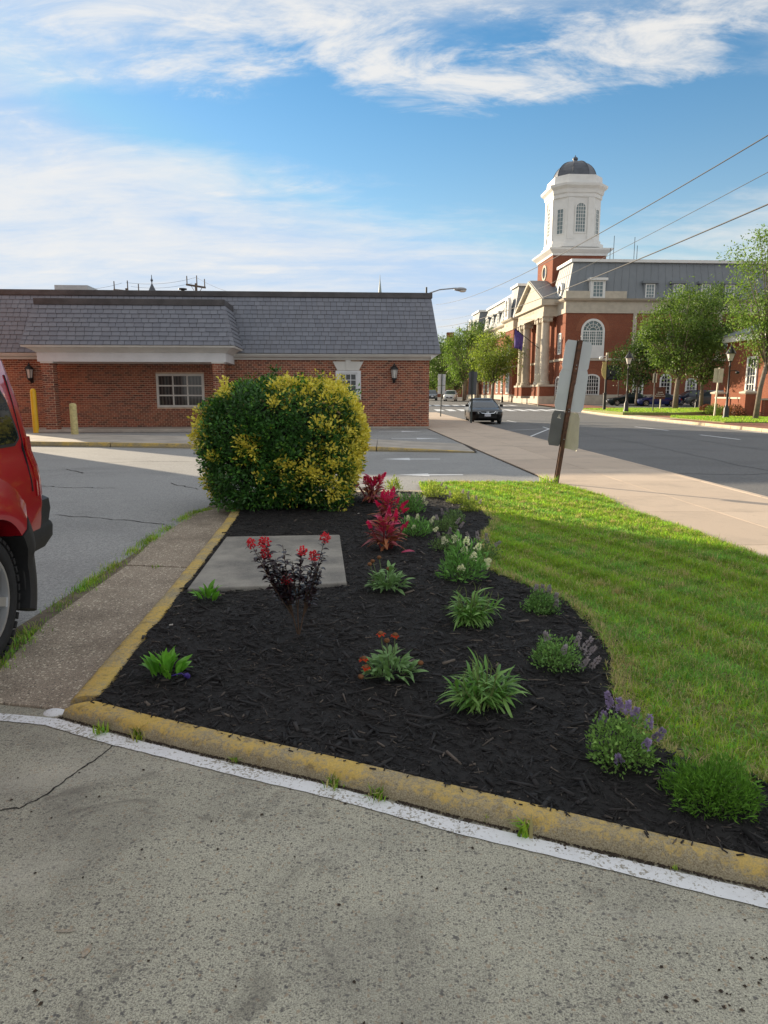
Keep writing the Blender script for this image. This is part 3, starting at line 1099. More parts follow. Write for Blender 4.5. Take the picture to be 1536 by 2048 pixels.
def edge_chips(n, seed):
    r = np.random.default_rng(seed)
    P = resample(EDGE, n) + r.normal(0, 0.05, (n, 2)) + np.array([0.03, 0.0])
    P2 = resample(FI, n // 3) + r.normal(0, 0.016, (n // 3, 2)) + np.array([0.0, -0.004])
    q = np.concatenate([P, P2])
    z = np.r_[np.full(n, 0.055), np.full(n // 3, 0.066)]
    m = len(q)
    yaw = r.random(m) * 6.283
    d = np.stack([np.cos(yaw), np.sin(yaw), r.normal(0, 0.1, m)], 1)
    s = np.stack([-np.sin(yaw), np.cos(yaw), np.zeros(m)], 1)
    L, W = r.uniform(0.008, 0.035, m)[:, None], r.uniform(0.0015, 0.006, m)[:, None]
    c = np.c_[q, z]
    V = np.empty((m, 8, 3))
    for k, (a, b, h) in enumerate(((-1, -1, 0), (1, -1, 0), (1, 1, 0), (-1, 1, 0), (-1, -1, 1), (1, -1, 1), (1, 1, 1), (-1, 1, 1))):
        V[:, k] = c + d * L * 0.5 * a + s * W * 0.5 * b + np.array([0, 0, 0.003]) * h
    F = (np.arange(m) * 8).reshape(-1, 1, 1) + np.array([[4, 5, 6, 7], [0, 1, 5, 4], [1, 2, 6, 5], [2, 3, 7, 6], [3, 0, 4, 7]]).reshape(1, 5, 4)
    return V.reshape(-1, 3), F.reshape(-1, 4)


parts_ = [edge_chips(700, 14), chips(46000, (0.012, 0.045), (0.0012, 0.0030), (0.001, 0.0025), 0.22, BED, 11),
          chips(9000, (0.02, 0.07), (0.003, 0.009), (0.0015, 0.005), 0.16, BED, 12),
          chips(1500, (0.045, 0.12), (0.008, 0.020), (0.004, 0.009), 0.10, BED, 13)]
VV, FF, off = [], [], 0
for V, F in parts_:
    VV.append(V)
    FF.append(F + off)
    off += len(V)
o = obj("mulch_chips", np_mesh("mulch_chips", np.concatenate(VV), np.concatenate(FF), M_MULCH.m))
tag(o, "shredded black mulch covering the flower bed", "mulch", kind='stuff')
# a few pale specks and twigs
M_PALE = plain("pale_flecks", (0.55, 0.52, 0.47), 0.8, 0.2)
for nm, px, py, sz, lb in (("paper_scrap", 342, 1252, 0.012, "tiny white scrap on mulch nearest the left kerb"), ("paper_scrap", 607, 1189, 0.007, "tiny white scrap on mulch below the concrete pad"),
                           ("paper_scrap", 717, 1028, 0.012, "tiny white scrap on mulch beside the pink celosias")):
    x, y = G(px, py, 0.06)
    tag(MB().hexa([(x - sz, y - sz * .4, 0.065), (x + sz, y - sz * .3, 0.065), (x + sz, y + sz * .4, 0.065), (x - sz, y + sz * .3, 0.065), (x - sz, y - sz * .4, 0.069), (x + sz, y - sz * .3, 0.072), (x + sz, y + sz * .4, 0.074), (x - sz, y + sz * .3, 0.069)]).build(nm, M_PALE), lb, "litter")

# --- concrete pad in the bed
M_PADM = Mat("grey_pad_concrete")
_b = M_PADM.mix(M_PADM.step(M_PADM.noise(2.2, 6, 0.65), 0.3, 0.7), (0.17, 0.165, 0.155, 1), (0.36, 0.34, 0.30, 1))
_b = M_PADM.mix(M_PADM.math('MULTIPLY', M_PADM.step(M_PADM.noise(100, 4, 0.7), 0.4, 0.75), 0.4), _b, (0.45, 0.42, 0.37, 1))
_b = M_PADM.mix(M_PADM.math('MULTIPLY', M_PADM.step(M_PADM.noise(22, 5, 0.7), 0.6, 0.75), 0.5), _b, (0.10, 0.095, 0.09, 1))
M_PADM.col(_b).rough(0.9).spec(0.2)
M_PADM.bump(M_PADM.noise(120, 4, 0.7), 0.35, 0.004)
pad = MB().prism([(x, y, -0.02) for x, y in PAD[::-1]], (0, 0, 0.105)).build("utility_pad", M_PADM.m, bevel=0.012)
tag(pad, "flat grey concrete pad set in the black mulch beside the kerb", "concrete pad")
# edging strip at the back of the bed
mb = MB()
tag(MB().box(-2.3, 0.62, 10.28, 10.46, -0.05, 0.062).build("edging_strip", M_CKERB, bevel=0.01), "narrow concrete edging strip at the back of the flower bed", "edging")

# --- lawn soil and blades
M_SOIL = plain("lawn_thatch", (0.20, 0.215, 0.075), 0.95, 0.5, 18, 0.6, 60)


def hl(x, y):
    return 0.045 + 0.010 * wob(x * 0.7, y * 0.7) + 0.004 * np.sin(15 * x) * np.sin(13 * y)


lawn = tag(obj("lawn_soil", patch(LAWN, 0.06, hl, "lawn_soil", M_SOIL)), kind='structure')
M_GRASS = leafmat("grass_blades", 0.5, 0.65, 0.10)


def blades(q, z, L, W, lean, cols, r):
    n = len(q)
    yaw = r.random(n) * 6.283
    d = np.stack([np.cos(yaw), np.sin(yaw), np.zeros(n)], 1)
    s = np.stack([-np.sin(yaw), np.cos(yaw), np.zeros(n)], 1)
    b = np.c_[q, z]
    L = L[:, None]
    W = W[:, None]
    lean = lean[:, None]
    h = np.array([[0, 0, 1.0]])
    mid = b + d * L * 0.45 * lean * 0.55 + h * L * 0.52 * np.sqrt(np.clip(1 - (lean * 0.6) ** 2, 0.15, 1))
    tip = b + d * L * lean + h * L * np.sqrt(np.clip(1 - lean ** 2, 0.03, 1)) * 0.95
    V = np.empty((n, 5, 3))
    V[:, 0] = b - s * W * 0.5
    V[:, 1] = b + s * W * 0.5
    V[:, 2] = mid - s * W * 0.42
    V[:, 3] = mid + s * W * 0.42
    V[:, 4] = tip
    F = (np.arange(n) * 5).reshape(-1, 1, 1) + np.array([[0, 1, 3], [0, 3, 2], [2, 3, 4]]).reshape(1, 3, 3)
    C = np.repeat(cols, 5, 0)
    return V.reshape(-1, 3), F.reshape(-1, 3), C


def grass_cols(q, r, dry=0.09):
    n = len(q)
    base = np.array([0.315, 0.50, 0.065])
    t = r.random((n, 1))
    c = base * (0.6 + 0.75 * t)
    c[:, 0] *= r.uniform(0.75, 1.3, n)
    # patches: bluish clover-ish, yellowish
    w = wob(q[:, 0] * 1.7 + 3, q[:, 1] * 1.7)
    k = np.clip(w * 0.8 + r.normal(0, 0.25, n), 0, 1)
    c[:, 2] *= 1 + 0.9 * k
    c[:, 0] *= 1 - 0.30 * k
    c *= (0.58 + 0.72 * (0.5 + 0.5 * wob(q[:, 0] * 5.3 + 1, q[:, 1] * 5.3)))[:, None]
    pd = dry + 0.10 * np.clip((5.2 - q[:, 1]) / 2.2, 0, 1) * (q[:, 1] < 12) + 0.24 * np.clip(wob(q[:, 0] * 2.3, q[:, 1] * 2.3 + 5), 0, 1)
    dm = r.random(n) < pd
    c[dm] = np.array([0.70, 0.62, 0.33]) * r.uniform(0.55, 1.15, (dm.sum(), 1))
    return c


def edge_dist(q, line):
    P = np.array(line)
    best = np.full(len(q), 9.0)
    for a, b in zip(P[:-1], P[1:]):
        ab = b - a
        t = np.clip(((q - a) @ ab) / (ab @ ab), 0, 1)
        best = np.minimum(best, np.linalg.norm(q - (a + t[:, None] * ab), axis=1))
    return best


r = np.random.default_rng(21)
NB = 170000
q = scatter(LAWN, int(NB * 1.75), r)
# only what can be seen, thinner far away
inview = (np.abs(q[:, 0]) < 0.60 * q[:, 1] + 0.35)
q = q[r.random(len(q)) < np.clip(5.5 / q[:, 1], 0.45, 1.0) * np.where(inview, 1.0, 0.5)][:NB]
n = len(q)
clump = 0.5 + 0.5 * wob(q[:, 0] * 4.1, q[:, 1] * 4.1)
L = r.uniform(0.020, 0.060, n) * (0.6 + 0.9 * clump)
W = r.uniform(0.0022, 0.0048, n) * np.clip(q[:, 1] / 4.5, 1, 2.0)
lean = np.clip(r.normal(0.74, 0.22, n), 0.05, 0.98)
cols = grass_cols(q, r)
ed = edge_dist(q, EDGE)
em = (ed < 0.10) & (r.random(n) < 0.55)
cols[em] = np.array([0.66, 0.56, 0.33]) * r.uniform(0.5, 1.2, (em.sum(), 1))
L = np.where(ed < 0.05, L * 1.35, L)
# tuft round the sign post
sd = np.hypot(q[:, 0] - 2.93, q[:, 1] - 11.55)
L = np.where(sd < 0.30, L * 2.6, L)
lean = np.where(sd < 0.3, lean * 0.6, lean)
V1, F1, C1 = blades(q, hl(q[:, 0], q[:, 1]) - 0.003, L, W, lean, cols, r)
# blades spilling over the walk edge and the bed edge
q2 = []
for line, nn, sg in ((EDGE, 1500, 0.018), (LAWN[-12:], 3200, 0.05)):
    P = resample(line, nn)
    q2.append(P + r.normal(0, sg, P.shape))
q2 = np.concatenate(q2)
n2 = len(q2)
cc = grass_cols(q2, r, 0.3)
V2, F2, C2 = blades(q2, np.full(n2, 0.032), r.uniform(0.03, 0.075, n2), r.uniform(0.003, 0.005, n2), np.clip(r.normal(0.7, 0.2, n2), 0.1, 0.97), cc, r)
# taller tufts and worn straw patches that break up the mown surface
tc_ = scatter(LAWN, 420, r)
tc_ = tc_[np.abs(tc_[:, 0]) < 0.6 * tc_[:, 1] + 0.3]
qt = np.repeat(tc_, 34, 0) + r.normal(0, 0.022, (len(tc_) * 34, 2))
kt = np.repeat(r.random(len(tc_)) < 0.38, 34)
ct = grass_cols(qt, r, 0.05) * np.repeat(r.uniform(0.6, 1.25, len(tc_)), 34)[:, None]
ct[kt] = np.array([0.62, 0.53, 0.28]) * r.uniform(0.5, 1.15, (kt.sum(), 1))
Vt, Ft, Ct = blades(qt, hl(qt[:, 0], qt[:, 1]), r.uniform(0.035, 0.085, len(qt)), r.uniform(0.0025, 0.005, len(qt)), np.clip(r.normal(0.72, 0.22, len(qt)), 0.05, 0.98), ct, r)
V2, F2, C2 = np.concatenate([V2, Vt]), np.concatenate([F2, Ft + len(V2)]), np.concatenate([C2, Ct])
# broad weeds: clover-like small leaves among the near grass
n3 = 5200
q3 = scatter([(1.2, 2.4), (3.5, 1.8), (3.4, 5.0), (1.4, 5.0)], n3, r)
q3 = q3[in_poly(q3, LAWN)]
n3 = len(q3)
cc3 = np.array([0.24, 0.46, 0.11]) * r.uniform(0.7, 1.3, (n3, 1))
V3, F3, C3 = blades(q3, hl(q3[:, 0], q3[:, 1]), r.uniform(0.025, 0.06, n3), r.uniform(0.007, 0.013, n3), np.clip(r.normal(0.75, 0.15, n3), 0.2, 0.97), cc3, r)
V = np.concatenate([V1, V2, V3])
F = np.concatenate([F1, F2 + len(V1), F3 + len(V1) + len(V2)])
o = obj("lawn_grass", np_mesh("lawn_grass", V, F, M_GRASS, np.concatenate([C1, C2, C3])))
tag(o, "mown green lawn between the mulch bed and the sidewalk", "grass", kind='stuff')

# --- grass strip growing in the gutter joint on the left
GL = [(-2.16, 3.55), (-2.22, 3.9), (-2.33, 4.88), (-2.37, 5.52), (-2.42, 6.4), (-2.46, 7.5), (-2.45, 8.66), (-2.30, 9.1)]
P = resample(GL, 9000)
dens = 0.5 + 0.5 * np.sin(np.arange(9000) * 0.0045 + 1) * np.sin(np.arange(9000) * 0.0021 + 2)
P = P[r.random(9000) < 0.04 + 0.62 * np.clip(dens * 1.5 - 0.35, 0, 1)]
P = P + r.normal(0, 1, P.shape) * np.array([0.045, 0.03])
nn = len(P)
cc = grass_cols(P, r, 0.08)
V, F, C = blades(P, np.full(nn, 0.0), r.uniform(0.02, 0.07, nn), r.uniform(0.0035, 0.006, nn), np.clip(r.normal(0.6, 0.25, nn), 0.05, 0.97), cc, r)
o = obj("gutter_grass", np_mesh("gutter_grass", V, F, M_GRASS, C))
tag(o, "ragged strip of grass growing in the gutter joint", "grass", kind='stuff')


def tuft(px, py, nbl, L, w, label, z=0.0, name="weed_tuft", spread=0.016, wid=0.006):
    x, y = G(px, py, z)
    q = np.array([[x, y]]) + r.normal(0, spread, (nbl, 2))
    cc = grass_cols(q, r, 0.03) * 0.9
    V, F, C = blades(q - np.array([[x, y]]), np.zeros(nbl), r.uniform(L * 0.5, L, nbl), r.uniform(wid * 0.6, wid * 1.3, nbl), np.clip(r.normal(w, 0.22, nbl), 0.05, 0.97), cc, r)
    o = obj(name, np_mesh(name, V, F, M_GRASS, C), None, (x, y, z))
    return tag(o, label, "weed", "weeds at the foot of the kerb")


tuft(203, 1466, 34, 0.075, 0.5, "grassy weed leaning on the kerb, leftmost of the row along the white line", 0.004)
tuft(279, 1476, 40, 0.085, 0.55, "bushy dark green weed at the kerb's first joint", 0.004)
tuft(470, 1524, 16, 0.05, 0.7, "small flat weed on the white line below the kerb, third from the left", 0.004, spread=0.009)
tuft(668, 1571, 40, 0.065, 0.6, "leafy weed at the kerb foot, left one of the middle pair", 0.004)
tuft(757, 1594, 44, 0.065, 0.65, "spreading weed at the kerb foot, right one of the middle pair", 0.004)
tuft(974, 1644, 6, 0.06, 0.3, "single upright green sprig at the kerb foot", 0.004, spread=0.006)
tuft(1045, 1668, 26, 0.10, 0.8, "broad bladed weed lying over the white line at right", 0.004, wid=0.010)
tuft(1349, 1738, 9, 0.03, 0.4, "tiny pale weed growing against the kerb face at far right", 0.02, spread=0.006, wid=0.003)
tuft(313, 1136, 26, 0.05, 0.35, "small grass tuft in the joint between the gutter slabs", 0.008, spread=0.02, wid=0.004)
# ================================================================== BANK (brick, slate mansard)
M_BRICK = Mat("red_brown_brick")
_g = M_BRICK.n('ShaderNodeNewGeometry')
_rnd = _g.outputs['Random Per Island']
_rmp = M_BRICK.n('ShaderNodeValToRGB')
_e = _rmp.color_ramp.elements
_e[0].position, _e[0].color = 0.0, (0.13, 0.055, 0.042, 1)
_e[1].position, _e[1].color = 1.0, (0.38, 0.14, 0.08, 1)
for p_, c_ in ((0.18, (0.19, 0.075, 0.055, 1)), (0.45, (0.27, 0.095, 0.062, 1)), (0.8, (0.33, 0.11, 0.066, 1))):
    q_ = _rmp.color_ramp.elements.new(p_)
    q_.color = c_
M_BRICK.nt.links.new(_rnd, _rmp.inputs[0])
_bc = M_BRICK.mix(M_BRICK.math('MULTIPLY', M_BRICK.step(M_BRICK.noise(0.8, 5, 0.6), 0.45, 0.75), 0.35), _rmp.outputs[0], (0.30, 0.12, 0.05, 1))
M_BRICK.col(_bc).rough(0.85).spec(0.25)
M_BRICK.bump(M_BRICK.noise(70, 4, 0.7), 0.3, 0.004)
M_MORTAR = plain("buff_mortar", (0.62, 0.46, 0.33), 0.95, 0.15, 4, 0.2, 80)
M_WOOD = plain("off_white_painted_wood", (0.66, 0.645, 0.60), 0.55, 0.06, 2.0)
M_WOODB = plain("cool_white_painted_wood", (0.72, 0.73, 0.74), 0.5, 0.05, 2.0)
M_SLATE = Mat("grey_slate")
_g = M_SLATE.n('ShaderNodeNewGeometry')
_oi = M_SLATE.n('ShaderNodeObjectInfo')
_k = M_SLATE.math('FRACT', M_SLATE.math('ADD', _g.outputs['Random Per Island'], _oi.outputs['Random']))
_sc = M_SLATE.mix(_k, (0.185, 0.20, 0.24, 1), (0.235, 0.252, 0.295, 1))
_sc = M_SLATE.mix(M_SLATE.math('MULTIPLY', M_SLATE.step(M_SLATE.noise(1.1, 5, 0.6), 0.4, 0.75), 0.45), _sc, (0.205, 0.205, 0.225, 1))
_sc = M_SLATE.mix(M_SLATE.math('MULTIPLY', M_SLATE.noise(25, 4, 0.7), 0.3), _sc, (0.16, 0.165, 0.19, 1))
M_SLATE.col(_sc).rough(0.6).spec(0.4)
M_SLATE.bump(M_SLATE.noise(40, 4, 0.7), 0.2, 0.004)
M_CAPM = plain("dark_bronze_flashing", (0.075, 0.070, 0.072), 0.5, 0.25, 2.0, spec=0.5)
M_BLACK = plain("black_painted_metal", (0.013, 0.013, 0.014), 0.45, 0.2)
M_DARK = plain("dark_void", (0.012, 0.012, 0.013), 0.8, 0.2)


def glassmat(name, c=(0.02, 0.025, 0.03), rough=0.05, curtains=False):
    m = Mat(name)
    base = tuple(c) + (1,)
    if curtains:
        w = m.n('ShaderNodeTexWave', bands_direction='X')
        w.inputs['Scale'].default_value = 2.2
        w.inputs['Distortion'].default_value = 1.5
        m.nt.links.new(m.tc.outputs['Object'], w.inputs['Vector'])
        base = m.mix(w.outputs['Fac'], (0.02, 0.02, 0.022, 1), (0.085, 0.08, 0.075, 1))
    m.col(base).rough(rough).spec(0.6)
    return m.m


M_GLASS = glassmat("dark_window_glass")
M_GLASSC = glassmat("curtained_window_glass", curtains=True)
M_LGLASS = plain("frosted_lantern_glass", (0.62, 0.60, 0.56), 0.25, 0.08)

BK = math.atan(0.061)
bank = empty("bank_building", (2.02, 31.5, 0), BK, "long low brick bank with a grey slate mansard roof and drive-through canopy", "building")
PW, PH = 0.213, 0.0885


def bricks(mb, T, a0, a1, z0, z1, holes=(), proud=0.012):
    """running bond on a plane; T(a, z, d) -> local point, d outward"""
    row = 0
    z = z0
    while z < z1 - 0.03:
        zt = min(z + PH - 0.019, z1)
        a = a0 - (PW / 2 if row % 2 else 0)
        while a < a1 - 0.01:
            b0, b1 = max(a, a0), min(a + PW - 0.019, a1)
            a += PW
            if b1 - b0 < 0.02:
                continue
            segs = [(b0, b1)]
            for h0, h1, hz0, hz1 in holes:
                if zt <= hz0 or z >= hz1:
                    continue
                ns = []
                for s0, s1 in segs:
                    if s1 <= h0 or s0 >= h1:
                        ns.append((s0, s1))
                    else:
                        if s0 < h0 - 0.02:
                            ns.append((s0, h0))
                        if s1 > h1 + 0.02:
                            ns.append((h1, s1))
                segs = ns
            for s0, s1 in segs:
                d = proud + random.uniform(-0.002, 0.002)
                P = [T(s0, z, 0), T(s1, z, 0), T(s1, zt, 0), T(s0, zt, 0), T(s0, z, d), T(s1, z, d), T(s1, zt, d), T(s0, zt, d)]
                mb.add(P, [(4, 5, 6, 7), (0, 1, 5, 4), (1, 2, 6, 5), (2, 3, 7, 6), (3, 0, 4, 7)])
        z += PH
        row += 1


# walls (bank frame: x right, y back, z up)
XL, DEP, WH = -20.6, 13.0, 3.02
wall = MB().box(XL, 0, 0, DEP, 0, 3.3).build("wall", M_MORTAR, bank)
# openings on the front: drive-through window, side window right
WIN1 = (-12.02, -9.96, 0.96, 2.42)
WIN2 = (-4.12, -3.12, 1.35, 2.55)
mb = MB()
bricks(mb, lambda a, z, d: (a, -d, z), XL, 0.0, 0.11, WH, [(WIN1[0] - .02, WIN1[1] + .02, WIN1[2] - .02, WIN1[3] + .02), (WIN2[0] - .02, WIN2[1] + .02, WIN2[2] - .02, 2.98)])
bricks(mb, lambda a, z, d: (d, a, z), 0.012, DEP, 0.11, WH)
o = mb.build("bricks", M_BRICK.m, wall)
tag(o, kind='stuff')
MB().box(XL, 0.05, -0.06, DEP, 0, 0.10).build("plinth", M_ISL, bank)


def grid_window(parent, T, a0, a1, z0, z1, nx, ny, fr=0.09, mu=0.045, proud=0.05, glass=None, frame=None, name="window"):
    """rectangular window; T(a,z,d). frame+muntins mesh and one pane object per light"""
    mb = MB()

    def bx(p0, p1, q0, q1, d0, d1):
        c = [T(p0, q0, d0), T(p1, q0, d0), T(p1, q0, d1), T(p0, q0, d1), T(p0, q1, d0), T(p1, q1, d0), T(p1, q1, d1), T(p0, q1, d1)]
        mb.hexa(c)
    bx(a0, a1, z0, z0 + fr, 0, proud)
    bx(a0, a1, z1 - fr, z1, 0, proud)
    bx(a0, a0 + fr, z0 + fr, z1 - fr, 0, proud)
    bx(a1 - fr, a1, z0 + fr, z1 - fr, 0, proud)
    ia0, ia1, iz0, iz1 = a0 + fr, a1 - fr, z0 + fr, z1 - fr
    for i in range(1, nx):
        c = ia0 + (ia1 - ia0) * i / nx
        bx(c - mu / 2, c + mu / 2, iz0, iz1, 0, proud * 0.8)
    for j in range(1, ny):
        c = iz0 + (iz1 - iz0) * j / ny
        bx(ia0, ia1, c - mu / 2, c + mu / 2, 0, proud * 0.78)
    w = mb.build(name, frame or M_WOOD, parent)
    for i in range(nx):
        for j in range(ny):
            p0, p1 = ia0 + (ia1 - ia0) * i / nx, ia0 + (ia1 - ia0) * (i + 1) / nx
            q0, q1 = iz0 + (iz1 - iz0) * j / ny, iz0 + (iz1 - iz0) * (j + 1) / ny
            MB().poly([T(p0, q0, proud * 0.35), T(p1, q0, proud * 0.35), T(p1, q1, proud * 0.35), T(p0, q1, proud * 0.35)]).build("pane", glass or M_GLASS, w)
    return w


TF = lambda a, z, d: (a, -d, z)
grid_window(bank, TF, *WIN1, 3, 3, 0.10, 0.06, 0.05, M_GLASSC)
grid_window(bank, TF, WIN2[0] + 0.10, WIN2[1] - 0.10, WIN2[2], WIN2[3] - 0.08, 3, 4, 0.07, 0.03, 0.05, M_GLASS, M_WOODB)
# surround and keystone head of the right-hand window
wt = MB()
wt.box(WIN2[0] - 0.06, WIN2[0] + 0.10, -0.09, 0, WIN2[2] - 0.05, 2.56)
wt.box(WIN2[1] - 0.10, WIN2[1] + 0.06, -0.09, 0, WIN2[2] - 0.05, 2.56)
wt.box(WIN2[0] + 0.10, WIN2[1] - 0.10, -0.09, 0, WIN2[3] - 0.08, 2.56)
wt.build("window_surround", M_WOODB, bank)
WC = (WIN2[0] + WIN2[1]) / 2
wt = MB()
wt.prism([(WC - 0.47, -0.10, 2.57), (WC + 0.47, -0.10, 2.57), (WC + 0.68, -0.10, 2.96), (WC - 0.68, -0.10, 2.96)], (0, 0.10, 0))
wt.build("window_head", M_WOOD, bank)
MB().prism([(WC - 0.08, -0.14, 2.57), (WC + 0.08, -0.14, 2.57), (WC + 0.12, -0.14, 3.02), (WC - 0.12, -0.14, 3.02)], (0, 0.038, 0)).build("keystone", M_WOOD, bank)
# cornice under the main eave: stepped boards
mb = MB()
mb.prism([(XL, -0.02, WH), (XL, -0.02, 3.30), (XL, -0.42, 3.30), (XL, -0.42, 3.22), (XL, -0.34, 3.14), (XL, -0.16, 3.10), (XL, -0.12, WH)], (-XL + 0.03, 0, 0))
mb.prism([(0.021, DEP, WH), (0.42, DEP, 3.30), (0.021, DEP, 3.30)], (0, -DEP - 0.4, 0))
mb.build("cornice", M_WOOD, bank)


def shingles(T, a0, a1, n_rows, s_len, width, left=lambda t: 0.0, right=lambda t: 0.0, seed=1, thick=0.014):
    """rows up a slope. T(a, s, d): along, up-slope, outward. yields hexahedra corners"""
    rr = random.Random(seed)
    h = s_len / n_rows
    for k in range(n_rows):
        t0, t1 = k / n_rows, (k + 1) / n_rows
        al, ar = a0 + left(t0 + 0.5 / n_rows), a1 - right(t0 + 0.5 / n_rows)
        a = al - rr.uniform(0.1, 0.9) * width
        while a < ar:
            w = width * rr.uniform(0.8, 1.2)
            b0, b1 = max(a, al), min(a + w - 0.016, ar)
            a += w
            if b1 - b0 < 0.03:
                continue
            s0, s1 = k * h + rr.uniform(-0.006, 0.006), (k + 1) * h + 0.02
            d0 = thick + 0.012 + rr.uniform(0, 0.010)
            yield [T(b0, s0, 0.0), T(b1, s0, 0.0), T(b1, s1, 0.0), T(b0, s1, 0.0), T(b0, s0, d0), T(b1, s0, d0), T(b1, s1, 0.003), T(b0, s1, 0.003)]


def slope(y0, z0, y1, z1):
    L = math.hypot(y1 - y0, z1 - z0)
    sy, sz = (y1 - y0) / L, (z1 - z0) / L
    return L, (lambda a, s, d: (a, y0 + sy * s - sz * d, z0 + sz * s + sy * d))


# main mansard
LM, TM = slope(-0.46, 3.28, 0.42, 5.74)
roof = MB()
roof.hexa([(XL, -0.45, 3.27), (0.44, -0.45, 3.27), (0.44, DEP, 3.27), (XL, DEP, 3.27), (XL, 0.43, 5.74), (0.10, 0.43, 5.74), (0.10, DEP - .9, 5.74), (XL, DEP - .9, 5.74)])
roof = roof.build("roof", M_CAPM, bank)
main_sh = list(shingles(TM, XL, 0.43, 13, LM, 0.27, right=lambda t: 0.34 * t, seed=4))
can_zone = lambda P: -16.5 < P[0][0] < -8.2
# nearest visible ones on the right half become single slates, the rest one joined part
single = [P for P in main_sh if -7.9 < P[0][0] < -0.3 and P[0][2] < 3.9][:75]
ids = {id(P) for P in single}
rest = MB()
FS = [(4, 5, 6, 7), (0, 1, 5, 4), (1, 2, 6, 5), (3, 0, 4, 7)]
for P in main_sh:
    if id(P) not in ids:
        rest.add(P, FS)
tag(rest.build("slates", M_SLATE.m, roof), kind='stuff')
for P in single:
    MB().add(P, FS).build("slate", M_SLATE.m, roof)
# right-end (gable side) edge slates
mb = MB()
for k in range(13):
    s0, s1 = LM * k / 13, LM * (k + 1) / 13 + 0.02
    x0, x1 = 0.45 - 0.34 * k / 13, 0.45 - 0.34 * (k + 1) / 13
    A0, A1 = TM(x0, s0, 0.02), TM(x1, s1, 0.006)
    mb.add([(A0[0], A0[1], A0[2]), (A0[0] + 0.02, A0[1] + 0.3, A0[2] - 0.02), (A1[0] + 0.005, A1[1] + 0.3, A1[2]), (A1[0], A1[1], A1[2]),
            (A0[0] - 0.2, A0[1] - 0.006, A0[2]), (A1[0] - 0.2, A1[1] - 0.006, A1[2])], [(0, 1, 2, 3), (4, 0, 3, 5)])
tag(mb.build("edge_slates", M_SLATE.m, roof), kind='stuff')
MB().box(XL, 0.16, 0.36, DEP - 0.9, 5.742, 5.98).build("roof_cap", M_CAPM, roof, bevel=0.02)

# canopy over the drive-through
C0, C1, CV = -16.05, -8.60, -2.33
mb = MB()
mb.box(C0, C1, CV, CV + 0.22, 2.82, 3.18)
mb.box(C1 - 0.22, C1, CV + 0.22, -0.02, 2.82, 3.18)
mb.box(C0, C0 + 0.22, CV + 0.22, -0.02, 2.82, 3.18)
fascia = mb.build("canopy_fascia", M_WOODB, bank)
mb = MB()
ring0 = [(C0, CV, 3.18), (C1, CV, 3.18), (C1, 0.0, 3.18), (C0, 0.0, 3.18)]
for e0, z0, e1, z1 in ((0.03, 3.18, 0.10, 3.24), (0.10, 3.24, 0.30, 3.36), (0.30, 3.36, 0.42, 3.37), (0.42, 3.37, 0.43, 3.44)):
    r0 = [(C0 - e0, CV - e0, z0), (C1 + e0, CV - e0, z0), (C1 + e0, 0, z0), (C0 - e0, 0, z0)]
    r1 = [(C0 - e1, CV - e1, z1), (C1 + e1, CV - e1, z1), (C1 + e1, 0, z1), (C0 - e1, 0, z1)]
    mb.rings([r0, r1], True)
mb.build("canopy_cornice", M_WOOD, bank)
MB().box(C0 + 0.23, C1 - 0.23, CV + 0.23, -0.03, 2.825, 2.86).build("canopy_soffit", M_WOOD, bank)
croof = MB()
LC, TC = slope(CV - 0.45, 3.445, CV + 0.30, 5.06)
croof.hexa([(C0 - .43, CV - .44, 3.442), (C1 + .43, CV - .44, 3.442), (C1 + .43, 0.3, 3.442), (C0 - .43, 0.3, 3.442),
            (C0 - .05, CV + .31, 5.06), (C1 - 0.03, CV + .31, 5.06), (C1 - 0.03, 0.3, 5.06), (C0 - .05, 0.3, 5.06)])
croof = croof.build("canopy_roof", M_CAPM, bank)
for P in shingles(TC, C0 - 0.40, C1 + 0.28, 9, LC, 0.325, left=lambda t: 0.38 * t, right=lambda t: 0.42 * t, seed=9, thick=0.018):
    MB().add(P, FS).build("slate", M_SLATE.m, croof)
# hip slates at both corners (a column of tilted ones) and the right-hand return slope
for k in range(9):
    s0, s1 = LC * k / 9, LC * (k + 1) / 9 + 0.015
    for sx, xe, dx in ((1, C1 + 0.45, -0.44), (-1, C0 - 0.45, 0.40)):
        x0, x1 = xe + dx * k / 9, xe + dx * (k + 1) / 9
        a, b = TC(x0, s0 - 0.02, 0.03), TC(x1, s1, 0.012)
        c, d = TC(x1 - sx * 0.17, s1 + 0.02, 0.010), TC(x0 - sx * 0.17, s0 + 0.02, 0.028)
        a2, b2, c2, d2 = [(p[0], p[1] + 0.02, p[2] - 0.01) for p in (a, b, c, d)]
        MB().hexa([a2, b2, c2, d2, a, b, c, d]).build("hip_slate", M_SLATE.m, croof)
mb = MB()
LS = math.hypot(0.46, 1.615)
for P in shingles(lambda a, s, d: (C1 + 0.44 - 0.46 * s / LS + d, a, 3.445 + 1.615 * s / LS), CV - 0.42, 0.2, 9, LS, 0.30, left=lambda t: 0.8 * t, seed=12):
    mb.add(P, FS)
tag(mb.build("return_slates", M_SLATE.m, croof), kind='stuff')
MB().box(C0 - 0.08, C1 + 0.0, CV + 0.25, 0.40, 5.062, 5.31).build("canopy_cap", M_CAPM, croof, bevel=0.02)
